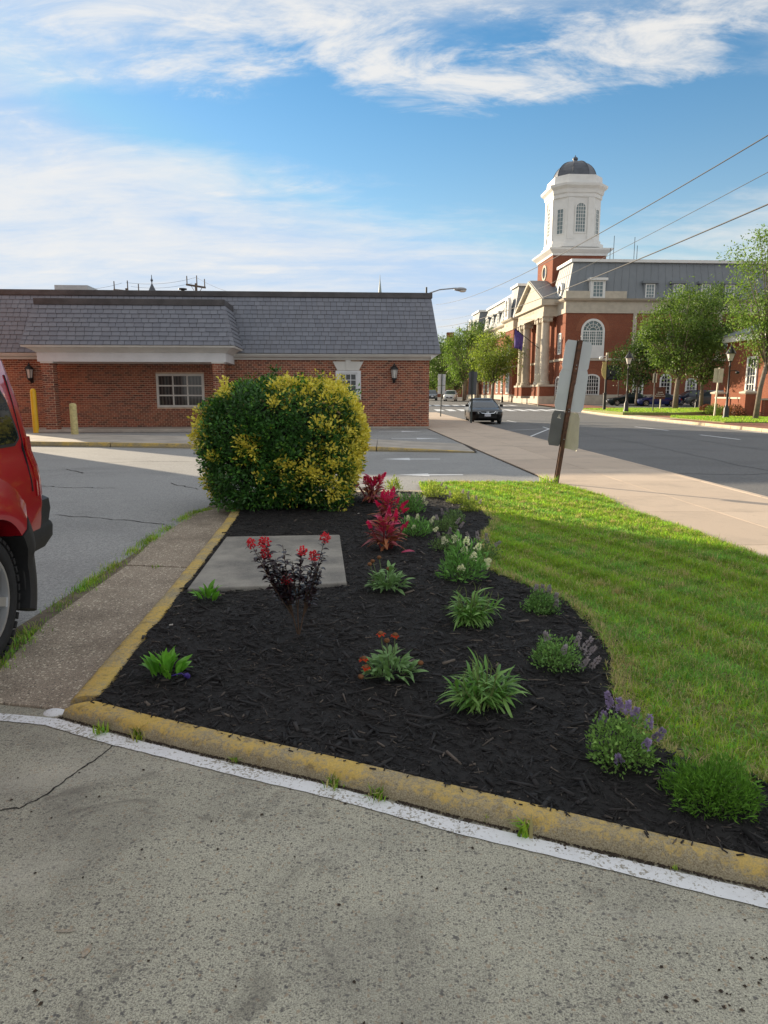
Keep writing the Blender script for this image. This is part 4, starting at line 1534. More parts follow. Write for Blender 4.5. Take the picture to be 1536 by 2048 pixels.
# brick pillars
for u0 in (C0 + 0.14, C1 - 0.55):
    mb = MB()
    mb.box(u0 + 0.012, u0 + 0.43, CV + 0.012, CV + 0.43, 0.10, 2.76)
    pil = mb.build("pillar", M_MORTAR, bank)
    mb = MB()
    bricks(mb, lambda a, z, d: (a, CV + 0.012 - d, z), u0, u0 + 0.44, 0.11, 2.76)
    bricks(mb, lambda a, z, d: (u0 + 0.43 + d, a, z), CV + 0.012, CV + 0.44, 0.11, 2.76)
    bricks(mb, lambda a, z, d: (u0 + 0.012 - d, a, z), CV + 0.012, CV + 0.44, 0.11, 2.76)
    tag(mb.build("bricks", M_BRICK.m, pil), kind='stuff')
    MB().box(u0 - 0.03, u0 + 0.47, CV - 0.02, CV + 0.46, 2.76, 2.83).build("capital", M_WOOD, bank)
MB().box(C0 - 0.3, C1 + 0.2, CV - 0.22, -0.06, 0.0, 0.12).build("kerb_pad", M_ISL, bank, bevel=0.02)
# roof plant box
hv = MB().box(-18.0, -16.4, 5.0, 6.6, 5.7, 6.85).build("air_unit", plain("pale_grey_sheet_metal", (0.50, 0.52, 0.53), 0.5, 0.08), bank)
MB().lathe([(0.09, 5.9), (0.09, 6.55), (0.2, 6.56), (0.2, 6.62)], 10, (-11.6, 4.2, 0)).build("roof_vent", M_BLACK, bank)


# wall lanterns
def lantern(name, loc, rz, label, s=1.0):
    e = empty(name, loc, rz, label, "lantern", "lanterns on the bank walls")
    e.scale = (s, s, s)
    mb = MB()
    mb.box(-0.05, 0.05, -0.02, 0.0, -0.30, -0.08)
    mb.tube([(0, -0.02, -0.22), (0, -0.12, -0.27), (0, -0.18, -0.22), (0, -0.18, -0.16)], 0.016, 6)
    mb.build("bracket", M_BLACK, e)
    c = (0, -0.18, 0)
    MB().lathe([(0.085, -0.12), (0.13, 0.20)], 6, c).build("glass", M_LGLASS, e)
    mb = MB()
    for k in range(6):
        a = k * math.pi / 3
        mb.tube([(c[0] + 0.089 * math.cos(a), c[1] + 0.089 * math.sin(a), -0.13), (c[0] + 0.135 * math.cos(a), c[1] + 0.135 * math.sin(a), 0.20)], 0.011, 4)
    mb.lathe([(0.10, -0.16), (0.10, -0.12)], 6, c)
    mb.lathe([(0.05, -0.22), (0.09, -0.16)], 6, c)
    mb.build("frame", M_BLACK, e)
    MB().lathe([(0.17, 0.20), (0.16, 0.23), (0.10, 0.31), (0.04, 0.35), (0.03, 0.40), (0.012, 0.45)], 8, c).build("cap", M_BLACK, e, smooth=True, auto=40)
    return e


bm = Matrix.Rotation(BK, 4, 'Z')
def on_bank(x, y, z):
    v = bm @ Vector((x, y, z))
    return (2.02 + v.x, 31.5 + v.y, v.z)


lantern("wall_lantern", on_bank(-1.58, -0.01, 2.38), BK, "black lantern on the bank's brick wall near its right corner", 1.15)
lantern("wall_lantern", on_bank(-17.3, -0.01, 2.36), BK, "black lantern on the bank's brick wall behind the red vehicle", 1.15)
lantern("wall_lantern", on_bank(0.02, 5.0, 2.35), BK + math.pi / 2, "black lantern on the bank's street side wall, seen past the corner", 1.15)

# bollards
M_BOLY = plain("glossy_yellow_sleeve", (0.78, 0.46, 0.015), 0.35, 0.06)
M_BOLC = plain("weathered_cream_paint", (0.55, 0.47, 0.22), 0.8, 0.2, 12, 0.2, 90)
x, y = A(72, 858, 28.0).x, 28.0
MB().lathe([(0.115, 0.0), (0.115, 1.62), (0.10, 1.70), (0.06, 1.745), (0.01, 1.76)], 20, (0, 0, 0)).build("tall_bollard", M_BOLY, smooth=True, auto=60, loc=(x, y, 0.0))
tag(bpy.data.objects["tall_bollard"], "tall bright yellow bollard beside the canopy's left pillar", "bollard")
p = A(150, 870, 24.6)
MB().lathe([(0.125, 0.0), (0.118, 1.07), (0.105, 1.115), (0.06, 1.13), (0.01, 1.135)], 20, (0, 0, 0)).build("short_bollard", M_BOLC, smooth=True, auto=60, loc=(p.x, 24.6, 0.08))
tag(bpy.data.objects["short_bollard"], "short faded cream bollard on the island by the drive-through lane", "bollard")

# ---- neighbouring brick building to the left of the lot (outside the picture; it shades the foreground)
nb = empty("neighbour_building", (-15.3, 24.2, 0), 0, "two storey brick building with stone parapet left of the parking lot", "building")
M_BRFAR = Mat("far_brickwork")
bt = M_BRFAR.n('ShaderNodeTexBrick')
bt.inputs['Scale'].default_value = 4.5
bt.inputs['Color1'].default_value = (0.20, 0.065, 0.04, 1)
bt.inputs['Color2'].default_value = (0.27, 0.085, 0.045, 1)
bt.inputs['Mortar'].default_value = (0.30, 0.20, 0.14, 1)
bt.inputs['Mortar Size'].default_value = 0.014
bt.inputs['Row Height'].default_value = 0.3
_mp = M_BRFAR.n('ShaderNodeMapping')
_cb = M_BRFAR.n('ShaderNodeCombineXYZ')
_sp = M_BRFAR.n('ShaderNodeSeparateXYZ')
M_BRFAR.nt.links.new(M_BRFAR.tc.outputs['Object'], _sp.inputs[0])
M_BRFAR.nt.links.new(M_BRFAR.math('ADD', _sp.outputs[0], _sp.outputs[1]), _cb.inputs[0])
M_BRFAR.nt.links.new(_sp.outputs[2], _cb.inputs[1])
M_BRFAR.nt.links.new(_cb.outputs[0], bt.inputs['Vector'])
M_BRFAR.col(M_BRFAR.mix(M_BRFAR.math('MULTIPLY', M_BRFAR.step(M_BRFAR.noise(0.35, 4, 0.6), 0.4, 0.7), 0.35), bt.outputs['Color'], (0.17, 0.055, 0.035, 1))).rough(0.9).spec(0.2)
MB().box(-16, 0, -34, 0, 0, 8.6).build("wall", M_BRFAR.m, nb)
MB().box(-16.2, 0.2, -34.2, 0.2, 8.6, 9.1).build("parapet", M_CKERB, nb)
for yy in range(-31, -1, 5):
    for z0 in (1.0, 5.0):
        grid_window(nb, lambda a, z, d: (d, a, z), yy, yy + 1.5, z0, z0 + 2.2, 2, 2, 0.1, 0.05, 0.06)
# ================================================================== TOWN HALL, ANNEX, GARDEN WALL
M_STONE = plain("warm_limestone", (0.50, 0.45, 0.37), 0.85, 0.10, 1.5, 0.1, 30)
M_TRIM = plain("white_tower_paint", (0.74, 0.74, 0.72), 0.55, 0.05, 1.0)
M_LEAD = Mat("seamed_grey_metal_roof")
_w = M_LEAD.n('ShaderNodeTexWave', bands_direction='X')
_w.inputs['Scale'].default_value = 1.6
M_LEAD.nt.links.new(M_LEAD.tc.outputs['Object'], _w.inputs['Vector'])
M_LEAD.col(M_LEAD.mix(M_LEAD.noise(0.7, 5, 0.6), (0.15, 0.17, 0.19, 1), (0.22, 0.24, 0.26, 1))).rough(0.5).spec(0.5)
M_DOME = plain("dark_lead_dome", (0.075, 0.085, 0.105), 0.45, 0.2, 1.5)
M_SKYGL = glassmat("painted_sky_tint_glass", (0.15, 0.205, 0.22), 0.04)  # sky reflection put into the base colour of the panes
M_ARCHB = plain("orange_arch_brick", (0.27, 0.10, 0.055), 0.9, 0.15, 6)

TA = math.atan(0.06)
TZ = 0.3
hall = empty("town_hall", (21.7, 85.0, TZ), TA, "large brick courthouse with columned porch, grey mansard roof and white domed tower", "building")
zt = lambda y: A(1200, y, 85.0).z - TZ
Zs, Zstr, Zbr, Zco, Zct = 1.25, zt(721), zt(626), zt(603.5), zt(598)
Zm, Ztop = zt(521), zt(515)
SX = lambda px: (px - 1121) / 1380 * 85.0 * 0.995          # x on the side facade from a pixel


def wall_block(parent, x0, x1, y0, y1, name="wing"):
    w = MB().box(x0, x1, y0, y1, Zs, Zbr).build("wall", M_BRFAR.m, parent)
    MB().box(x0 - 0.10, x1 + 0.1, y0 - 0.10, y1 + 0.1, -0.6, Zs).build("stone_base", M_STONE, parent)
    MB().box(x0 - 0.09, x1 + 0.09, y0 - 0.09, y1 + 0.09, Zstr, Zstr + 0.28).build("string_course", M_STONE, parent)
    MB().box(x0 - 0.12, x1 + 0.12, y0 - 0.12, y1 + 0.12, Zbr + 0.002, Zco).build("frieze", M_STONE, parent)
    mb = MB()
    for e0, za, e1, zb in ((0.15, Zco, 0.5, Zco + 0.18), (0.5, Zco + 0.18, 0.62, Zct + 0.05)):
        mb.rings([[(x0 - e0, y0 - e0, za), (x1 + e0, y0 - e0, za), (x1 + e0, y1 + e0, za), (x0 - e0, y1 + e0, za)],
                  [(x0 - e1, y0 - e1, zb), (x1 + e1, y0 - e1, zb), (x1 + e1, y1 + e1, zb), (x0 - e1, y1 + e1, zb)]])
    mb.build("cornice", M_STONE, parent)


def mansard(parent, x0, x1, y0, y1, inl=0.9, zb=None, zt_=None):
    zb = zb or Zct + 0.05
    zt_ = zt_ or Zm
    MB().hexa([(x0, y0, zb), (x1, y0, zb), (x1, y1, zb), (x0, y1, zb), (x0 + inl, y0 + inl, zt_), (x1 - inl, y0 + inl, zt_), (x1 - inl, y1 - inl, zt_), (x0 + inl, y1 - inl, zt_)]).build("mansard_roof", M_LEAD.m, parent)
    MB().box(x0 + inl - 0.3, x1 - inl + 0.3, y0 + inl - 0.3, y1 - inl + 0.3, zt_ + 0.002, zt_ + (Ztop - Zm)).build("roof_trim", M_TRIM, parent)
    # standing seams
    mb = MB()
    n = int((x1 - x0) / 0.9)
    for k in range(1, n):
        t = k / n
        a, b = x0 + (x1 - x0) * t, x0 + inl + (x1 - x0 - 2 * inl) * t
        mb.tube([(a, y0 - 0.01, zb), (b, y0 + inl - 0.01, zt_)], 0.025, 4)
    n = int((y1 - y0) / 0.9)
    for k in range(1, n):
        t = k / n
        a, b = y0 + (y1 - y0) * t, y0 + inl + (y1 - y0 - 2 * inl) * t
        mb.tube([(x0 - 0.01, a, zb), (x0 + inl - 0.01, b, zt_)], 0.025, 4)
    tag(mb.build("roof_seams", M_LEAD.m, parent), kind='stuff')


def arch_pts(a0, a1, z0, z1, n=12, flat=1.0):
    """arched opening outline: rises to spring then half ellipse"""
    r = (a1 - a0) / 2
    c = (a0 + a1) / 2
    zs = z1 - r * flat
    pts = [(a0, z0), (a1, z0)]
    for k in range(n + 1):
        t = math.pi * k / n
        pts.append((c + r * math.cos(t), zs + r * flat * math.sin(t)))
    return pts


def arch_window(parent, T, a0, a1, z0, z1, nx, ny, fr=0.22, flat=1.0, proud=0.10, glass=None, frame=None, panel=0.0, fan=False, brickarch=True):
    out = arch_pts(a0, a1, z0, z1, 14, flat)
    inn = arch_pts(a0 + fr, a1 - fr, z0 + fr + panel, z1 - fr, 14, flat)
    mb = MB()
    n = len(out)
    for k in range(n):
        j = (k + 1) % n
        o0, o1, i0, i1 = out[k], out[j], inn[k], inn[j]
        mb.add([T(*o0, proud), T(*o1, proud), T(*i1, proud), T(*i0, proud), T(*o0, 0), T(*o1, 0), T(*i1, 0), T(*i0, 0)], [(0, 1, 2, 3), (4, 5, 1, 0), (3, 2, 6, 7)])
    mu = 0.055
    ia0, ia1, iz0 = a0 + fr, a1 - fr, z0 + fr + panel
    r = (ia1 - ia0) / 2
    c = (ia0 + ia1) / 2
    zsp = z1 - fr - r * flat

    def top(a):
        return zsp + flat * math.sqrt(max(0.0, r * r - (a - c) ** 2))

    def bx(p0, p1, q0, q1, d1):
        mb.hexa([T(p0, q0, 0.0), T(p1, q0, 0.0), T(p1, q0, d1), T(p0, q0, d1), T(p0, q1, 0.0), T(p1, q1, 0.0), T(p1, q1, d1), T(p0, q1, d1)])
    for k in range(1, nx):
        a = ia0 + (ia1 - ia0) * k / nx
        thick = mu * (2.2 if fan and k in (nx // 3, nx - nx // 3) else 1)
        bx(a - thick / 2, a + thick / 2, iz0, (zsp if fan else top(a)), proud * 0.7)
    zz = zsp if fan else z1 - fr
    for k in range(1, ny + (1 if fan else 0)):
        z = iz0 + (zz - iz0) * k / ny
        hw = r if z <= zsp else math.sqrt(max(0, r * r - ((z - zsp) / flat) ** 2))
        th = mu * (2.4 if fan and k == ny else 1)
        bx(c - hw, c + hw, z - th / 2, z + th / 2, proud * 0.68)
    if fan:
        for rr_ in (0.38, 0.70):
            P = [(c + r * rr_ * math.cos(math.pi * k / 12), zsp + r * rr_ * math.sin(math.pi * k / 12)) for k in range(13)]
            for p, q in zip(P[:-1], P[1:]):
                mb.tube([T(p[0], p[1], proud * 0.5), T(q[0], q[1], proud * 0.5)], 0.04, 4)
        for k in range(1, 6):
            t = math.pi * k / 6
            mb.tube([T(c + r * 0.38 * math.cos(t), zsp + r * 0.38 * math.sin(t), proud * 0.5), T(c + r * math.cos(t), zsp + r * math.sin(t), proud * 0.5)], 0.04, 4)
    if panel:
        bx(ia0, ia1, z0 + fr * 0.5, z0 + fr + panel, proud * 0.6)
    w = mb.build("window", frame or M_TRIM, parent)
    MB().poly([T(a, z, 0.03) for a, z in inn]).build("pane", glass or M_SKYGL, w)
    if brickarch:
        w2 = (a1 - a0) / 2
        mb = MB()
        zso = z1 - w2 * flat
        P = [(math.cos(math.pi * k / 14), math.sin(math.pi * k / 14)) for k in range(15)]
        for (x0, y0), (x1, y1) in zip(P[:-1], P[1:]):
            c2 = (a0 + a1) / 2
            i, o_ = w2 + 0.02, w2 + 0.62
            mb.poly([T(c2 + x0 * i, zso + y0 * i * flat, 0.025), T(c2 + x0 * o_, zso + y0 * (o_ if flat > .8 else i * flat + .6), 0.025), T(c2 + x1 * o_, zso + y1 * (o_ if flat > .8 else i * flat + .6), 0.025), T(c2 + x1 * i, zso + y1 * i * flat, 0.025)])
        mb.build("brick_arch", M_ARCHB, parent)
    return w


# ---- south (near) side block
wall_block(hall, 0, 26, 0, 20)
mansard(hall, 0.0, 26, 0.0, 7.0)
mansard(hall, 8.2, 26, 7.02, 20)
mansard(hall, 0.3, 10, 14.3, 20.8, 0.8, None, Zm - 0.9)
TS = lambda a, z, d: (a, -d, z)
arch_window(hall, TS, SX(1152), SX(1199), Zstr + 0.3, zt(637), 9, 5, 0.26, 1.0, 0.12, panel=1.25, fan=True)
arch_window(hall, TS, SX(1161), SX(1194), zt(791), zt(748), 6, 5, 0.18, 0.55, 0.10, M_GLASS)
for a, b in ((1316, 1340),):
    arch_window(hall, TS, SX(a), SX(b), zt(791), zt(747), 3, 5, 0.2, 1.0, 0.10, M_GLASS)
for a, b, y0, y1 in ((1261, 1283, 790, 752), (1369, 1392, 790, 756)):
    arch_window(hall, TS, SX(a), SX(b), zt(y0), zt(y1), 3, 4, 0.2, 0.8, 0.10, M_GLASSC)
for a in (1266, 1325, 1384, 1440):
    grid_window(hall, TS, SX(a), SX(a + 24), zt(695), zt(660), 3, 4, 0.14, 0.05, 0.10, M_SKYGL, M_TRIM)
    c = SX(a + 12)
    w2 = 1.15
    mb = MB()
    P = [(math.cos(math.pi * k / 12), math.sin(math.pi * k / 12)) for k in range(13)]
    for (x0, y0), (x1, y1) in zip(P[:-1], P[1:]):
        mb.poly([TS(c + x0 * w2, zt(655) + y0 * w2, 0.02), TS(c + x0 * (w2 + .5), zt(655) + y0 * (w2 + .5), 0.02), TS(c + x1 * (w2 + .5), zt(655) + y1 * (w2 + .5), 0.02), TS(c + x1 * w2, zt(655) + y1 * w2, 0.02)])
    mb.build("brick_arch", M_ARCHB, hall)
for px in (1258, 1430):
    MB().box(SX(px) - 0.22, SX(px) + 0.22, -0.14, 0, Zstr + 0.29, Zbr).build("pilaster", M_STONE, hall)
# attic blocks at the corner and the dormers
MB().box(-0.2, SX(1238), -0.25, 0.6, Zct + 0.06, zt(582)).build("attic_block", M_STONE, hall)


def dormer(parent, T, c, w, z0, z1, white, depth=1.6):
    mat = M_TRIM if white else M_LEAD.m
    mb = MB()

    def bx(p0, p1, q0, q1, d0, d1):
        mb.hexa([T(p0, q0, d0), T(p1, q0, d0), T(p1, q0, d1), T(p0, q0, d1), T(p0, q1, d0), T(p1, q1, d0), T(p1, q1, d1), T(p0, q1, d1)])
    bx(c - w / 2 - 0.22, c + w / 2 + 0.22, z0, z1, -depth, 0.0)
    bx(c - w / 2 - 0.42, c + w / 2 + 0.42, z1, z1 + 0.30, -depth, 0.25)
    d = mb.build("dormer", mat, parent)
    grid_window(d, T, c - w / 2, c + w / 2, z0 + 0.05, z1 - 0.05, 3, 4, 0.12, 0.05, 0.06, M_SKYGL, M_TRIM)
    return d


TD = lambda a, z, d: (a, -0.28 - d, z)
dormer(hall, TD, SX(1180), 1.35, Zct + 0.10, zt(561), True)
TD2 = lambda a, z, d: (a, 0.10 - d, z)
for px in (1286, 1342, 1398, 1446):
    dormer(hall, TD2, SX(px), 1.15, Zct + 0.10, zt(565), False)
# ---- front (street) face
TFR = lambda a, z, d: (-d, a, z)                  # a = along y, outward = -x
grid_window(hall, TFR, 1.3, 2.5, zt(707), zt(664), 2, 5, 0.14, 0.06, 0.10, M_SKYGL, M_TRIM)
arch_window(hall, TFR, 0.9, 2.9, zt(800), zt(752), 3, 5, 0.18, 0.6, 0.1, M_GLASS, brickarch=False)


def oculus(parent, T, a, z, r=0.55, depth=1.2):
    mb = MB()
    n = 16
    ring = lambda rr, d: [T(a + rr * math.cos(2 * math.pi * k / n), z + rr * math.sin(2 * math.pi * k / n), d) for k in range(n)]
    mb.rings([ring(r + 0.32, -depth), ring(r + 0.32, 0.1), ring(r, 0.1), ring(r, -0.05)], False)
    o = mb.build("round_dormer", M_TRIM, parent)
    MB().poly(ring(r, 0.0)).build("pane", M_GLASS, o)


oculus(hall, lambda a, z, d: (0.1 - d, a, z), 3.0, zt(573), 0.55)
# long wing going away
mbk = hall
wall_block(hall, 0.0, 14, 20.6, 50)
mansard(hall, 0.0, 14, 26, 50.5, 0.9)
wall_block(hall, -1.15, 12, 20.9, 26.4)
mansard(hall, -1.15, 12, 20.9, 26.4, 0.8, None, Zm + 0.35)
wall_block(hall, -1.15, 12, 50.4, 58.5)
mansard(hall, -1.15, 12, 50.4, 58.5, 0.8)
for k in range(5):
    dormer(hall, lambda a, z, d: (0.15 - d, a, z), 28.8 + k * 4.3, 1.3, Zct + 0.1, Zct + 2.5, False)
for yy in (23.6, 54.4):
    arch_window(hall, lambda a, z, d: (-1.2 - d, a, z), yy - 1.1, yy + 1.1, Zct + 0.1, Zct + 3.3, 3, 4, 0.35, 1.0, 0.5, M_SKYGL, brickarch=False)
    grid_window(hall, lambda a, z, d: (-1.16 - d, a, z), yy - 0.9, yy + 0.9, zt(707), zt(660), 3, 5, 0.14, 0.06, 0.08, M_SKYGL, M_TRIM)
    arch_window(hall, lambda a, z, d: (-1.16 - d, a, z), yy - 1.0, yy + 1.0, 1.4, 4.6, 3, 5, 0.16, 0.5, 0.1, M_SKYGL, brickarch=False)
for k in range(6):
    yy = 29 + k * 3.6
    grid_window(hall, TFR, yy - 0.7, yy + 0.7, zt(700), zt(660), 2, 4, 0.14, 0.06, 0.08, M_SKYGL, M_TRIM)
    grid_window(hall, TFR, yy - 0.7, yy + 0.7, 1.5, 4.4, 2, 4, 0.14, 0.06, 0.08, M_SKYGL, M_TRIM)
for yy in (17.8, 19.3):
    grid_window(hall, TFR, yy - 0.4, yy + 0.4, 1.5, 4.5, 2, 4, 0.12, 0.05, 0.08, M_SKYGL, M_TRIM)
# ---- porch: paired columns, entablature, pediment
Y0, Y1, XP = 3.2, 15.8, -1.25
Zc0, Zc1, Ze1, Zap = 2.5, 10.8, 12.45, 15.9
MB().box(XP - 0.9, 0.0, Y0 - 0.3, Y1 + 0.3, -0.6, 0.75).build("porch_base", M_STONE, hall)
MB().box(-0.03, 0.9, Y0, Y1, 0.75, Zc1).build("porch_wall", M_BRFAR.m, hall)
cols = [Y0 + 0.75, Y0 + 3.05, Y1 - 3.05, Y1 - 0.75]
for k, yy in enumerate(cols):
    MB().box(XP - 0.75, -0.04, yy - 0.75, yy + 0.75, 0.75, Zc0 - 0.25).build("pedestal", M_BRFAR.m, hall)
    MB().box(XP - 0.85, -0.04, yy - 0.85, yy + 0.85, Zc0 - 0.25, Zc0).build("pedestal_cap", M_STONE, hall)
    MB().box(XP - 0.85, -0.04, yy - 0.85, yy + 0.85, 0.75, 1.05).build("pedestal_foot", M_STONE, hall)
    c = (XP, yy, 0)
    col = MB().lathe([(0.74, Zc0), (0.74, Zc0 + 0.16), (0.66, Zc0 + 0.24), (0.70, Zc0 + 0.34), (0.58, Zc0 + 0.46), (0.575, Zc0 + 2.6), (0.50, Zc1 - 0.75), (0.54, Zc1 - 0.7), (0.50, Zc1 - 0.62)], 20, c).build("column", M_STONE, hall, smooth=True, auto=35)
    mb = MB()
    mb.box(XP - 0.66, XP + 0.66, yy - 0.66, yy + 0.66, Zc1 - 0.16, Zc1)
    for sx in (-1, 1):
        for sy in (-1, 1):
            mb.lathe([(0.22, -0.3), (0.22, 0.3)], 12, (0, 0, 0)) if False else None
            P = [(XP + sx * 0.46, yy + sy * (0.56 + 0.20 * 0) + 0.22 * math.cos(t) * 1.0, Zc1 - 0.42 + 0.24 * math.sin(t)) for t in [q * 0.7854 for q in range(8)]]
            mb.prism([(p[0] - 0.16, p[1], p[2]) for p in P], (0.32, 0, 0))
    mb.box(XP - 0.5, XP + 0.5, yy - 0.6, yy + 0.6, Zc1 - 0.62, Zc1 - 0.161)
    mb.build("capital", M_STONE, col)
mb = MB()
mb.box(XP - 0.60, 0.5, Y0, Y1, Zc1 + 0.002, Zc1 + 0.55)
mb.box(XP - 0.54, 0.5, Y0 + 0.06, Y1 - 0.06, Zc1 + 0.55, Ze1 - 0.35)
ent = mb.build("entablature", M_STONE, hall)
mb = MB()
mb.box(XP - 0.95, 0.5, Y0 - 0.35, Y1 + 0.35, Ze1 - 0.35, Ze1)
ym = (Y0 + Y1) / 2
for sgn in (-1, 1):
    ye = Y0 - 0.35 if sgn < 0 else Y1 + 0.35
    mb.hexa([(XP - 0.95, ye, Ze1), (0.5, ye, Ze1), (0.5, ym, Zap - 0.35), (XP - 0.95, ym, Zap - 0.35), (XP - 0.95, ye, Ze1 + 0.36), (0.5, ye, Ze1 + 0.36), (0.5, ym, Zap), (XP - 0.95, ym, Zap)])
mb.build("pediment_moulding", M_STONE, hall)
MB().prism([(XP - 0.45, Y0, Ze1 + 0.002), (XP - 0.45, Y1, Ze1 + 0.002), (XP - 0.45, ym, Zap - 0.36)], (0.3, 0, 0)).build("tympanum", M_STONE, hall)
mb = MB()
for sgn in (-1, 1):
    ye = Y0 - 0.42 if sgn < 0 else Y1 + 0.42
    mb.hexa([(XP - 0.8, ye, Ze1 + 0.37), (6, ye, Ze1 + 0.37), (6, ym, Zap + 0.01), (XP - 0.8, ym, Zap + 0.01), (XP - 0.8, ye, Ze1 + 0.46), (6, ye, Ze1 + 0.46), (6, ym, Zap + 0.10), (XP - 0.8, ym, Zap + 0.10)])
mb.build("porch_roof", M_LEAD.m, hall)
# unreadable carved letters on the frieze: raised strokes, cut shade put into darker stone
mb = MB()
rr = random.Random(5)
yy = Y0 + 3.4
while yy < Y1 - 3.0:
    w = rr.uniform(0.10, 0.16)
    if rr.random() > 0.12:
        mb.box(XP - 0.548, XP - 0.53, yy, yy + w, Zc1 + 0.74, Zc1 + 1.08)
        if rr.random() > 0.4:
            mb.box(XP - 0.5478, XP - 0.53, yy + w, yy + w + 0.14, Zc1 + (0.74 if rr.random() > .5 else 0.98), Zc1 + (0.84 if rr.random() > .5 else 1.08))
    yy += 0.46
tag(mb.build("carved_frieze_marks", plain("shaded_limestone", (0.40, 0.35, 0.28), 0.9), ent), kind='stuff')
# ---- tower
tx0, tx1, ty0, ty1 = 0.25, 7.15, 7.05, 13.95
zA = lambda y, Y=92.2: A(1150, y, Y).z - TZ
tw = MB().box(tx0, tx1, ty0, ty1, Zbr, zA(508)).build("tower_shaft", M_BRFAR.m, hall)
mb = MB()
for e0, z0, e1, z1 in ((0.1, zA(511), 0.15, zA(507)), (0.15, zA(507), 0.65, zA(500)), (0.65, zA(500), 0.7, zA(497))):
    mb.rings([[(tx0 - e0, ty0 - e0, z0), (tx1 + e0, ty0 - e0, z0), (tx1 + e0, ty1 + e0, z0), (tx0 - e0, ty1 + e0, z0)], [(tx0 - e1, ty0 - e1, z1), (tx1 + e1, ty0 - e1, z1), (tx1 + e1, ty1 + e1, z1), (tx0 - e1, ty1 + e1, z1)]])
mb.build("tower_cornice", M_TRIM, hall)
# oculus in the street face of the shaft
mb = MB()
ring = lambda rr_, d, m_=1.0: [(tx0 - d, (ty0 + ty1) / 2 + rr_ * math.cos(2 * math.pi * k / 20), zA(545, 95) + m_ * rr_ * math.sin(2 * math.pi * k / 20)) for k in range(20)]
mb.rings([ring(1.0, 0), ring(1.0, 0.12), ring(0.72, 0.12), ring(0.72, 0.0)], False)
oc = mb.build("round_window", M_STONE, hall)
MB().poly(ring(0.72, 0.03)).build("pane", M_GLASS, oc)
tcx, tcy = (tx0 + tx1) / 2, (ty0 + ty1) / 2


def octo(h, c, z):
    return [(tcx + x, tcy + y, z) for x, y in ((-h + c, -h), (h - c, -h), (h, -h + c), (h, h - c), (h - c, h), (-h + c, h), (-h, h - c), (-h, -h + c))]


zo0, zo1 = zA(496, 93.2), zA(396, 93.2)
H0, CH = 3.05, 1.35
mb = MB()
mb.rings([octo(3.4, 1.1, zo0), octo(3.4, 1.1, zo0 + 0.45), octo(3.18, 1.3, zo0 + 0.5), octo(3.18, 1.3, zo0 + 0.95)])
mb.build("tower_plinth", M_TRIM, hall)
MB().rings([octo(H0, CH, zo0 + 0.95), octo(H0, CH, zo1)]).build("lantern_walls", M_TRIM, hall)
zk = [zo1, zo1 + 0.5, zo1 + 0.55, zo1 + 0.95, zo1 + 1.25, zA(362, 93.2), zA(361.8, 93.2), zA(351, 93.2)]
mb = MB()
for h, c, za, h2, c2, zb in ((H0 + 0.12, CH, zk[0], H0 + 0.12, CH, zk[1]), (H0 + 0.22, CH, zk[1], H0 + 0.30, CH, zk[3]), (H0 + 0.30, CH, zk[3], H0 + 0.66, CH + .2, zk[4]), (H0 + 0.66, CH + .2, zk[4], H0 + 0.70, CH + .2, zk[4] + 0.28), (H0 + 0.1, CH, zk[4] + 0.28, H0 + 0.02, CH, zk[7])):
    mb.rings([octo(h, c, za), octo(h2, c2, zb)])
mb.build("lantern_cornice", M_TRIM, hall)
# windows and pilasters of the lantern
zw0, zw1 = zA(466, 92.6), zA(403, 92.6)
arch_window(hall, lambda a, z, d: (tcx + a, tcy - H0 - d, z), -0.75, 0.75, zw0, zw1, 4, 8, 0.16, 1.0, 0.10, M_SKYGL, brickarch=False)
arch_window(hall, lambda a, z, d: (tcx - H0 - d, tcy + a, z), -0.75, 0.75, zw0, zw1, 4, 8, 0.16, 1.0, 0.10, M_SKYGL, brickarch=False)
for sx, sy in ((-1, -1), (1, -1)):
    cx, cy = tcx + sx * (H0 - CH / 2), tcy + sy * (H0 - CH / 2)
    nx, ny = sx * 0.7071, sy * 0.7071
    tx_, ty_ = -ny, nx
    if sx > 0:
        tx_, ty_ = ny, -nx
    grid_window(hall, lambda a, z, d: (cx + tx_ * a + nx * d, cy + ty_ * a + ny * d, z), -0.5, 0.5, zw0 - 0.1, zw1 - 0.7, 2, 6, 0.12, 0.04, 0.08, M_SKYGL, M_TRIM)
for a in (-1.28, 1.28):
    MB().box(tcx + a - 0.36, tcx + a + 0.36, tcy - H0 - 0.16, tcy - H0, zo0 + 0.96, zo1 - 0.05).build("tower_pilaster", M_TRIM, hall)
    MB().box(tcx - H0 - 0.16, tcx - H0, tcy + a - 0.36, tcy + a + 0.36, zo0 + 0.96, zo1 - 0.05).build("tower_pilaster", M_TRIM, hall)
# dome
zd = zk[7]
prof = []
for k in range(9):
    t = math.pi / 2 * k / 8
    prof.append((2.75 * math.cos(t) ** 0.85 + 0.02, 2.35 * math.sin(t)))
dome = MB().lathe(prof, 8, (tcx, tcy, zd), math.pi / 8).build("dome", M_DOME, hall)
mb = MB()
for k in range(8):
    a = math.pi / 8 + k * math.pi / 4
    mb.tube([(tcx + r_ * math.cos(a), tcy + r_ * math.sin(a), zd + z_) for r_, z_ in prof], 0.05, 4)
mb.build("dome_ribs", M_DOME, dome)
MB().lathe([(0.38, 2.2), (0.38, 2.42), (0.2, 2.46), (0.30, 2.56), (0.36, 2.72), (0.26, 2.9), (0.07, 3.0), (0.035, 3.2)], 12, (tcx, tcy, zd)).build("finial", M_DOME, dome, smooth=True)
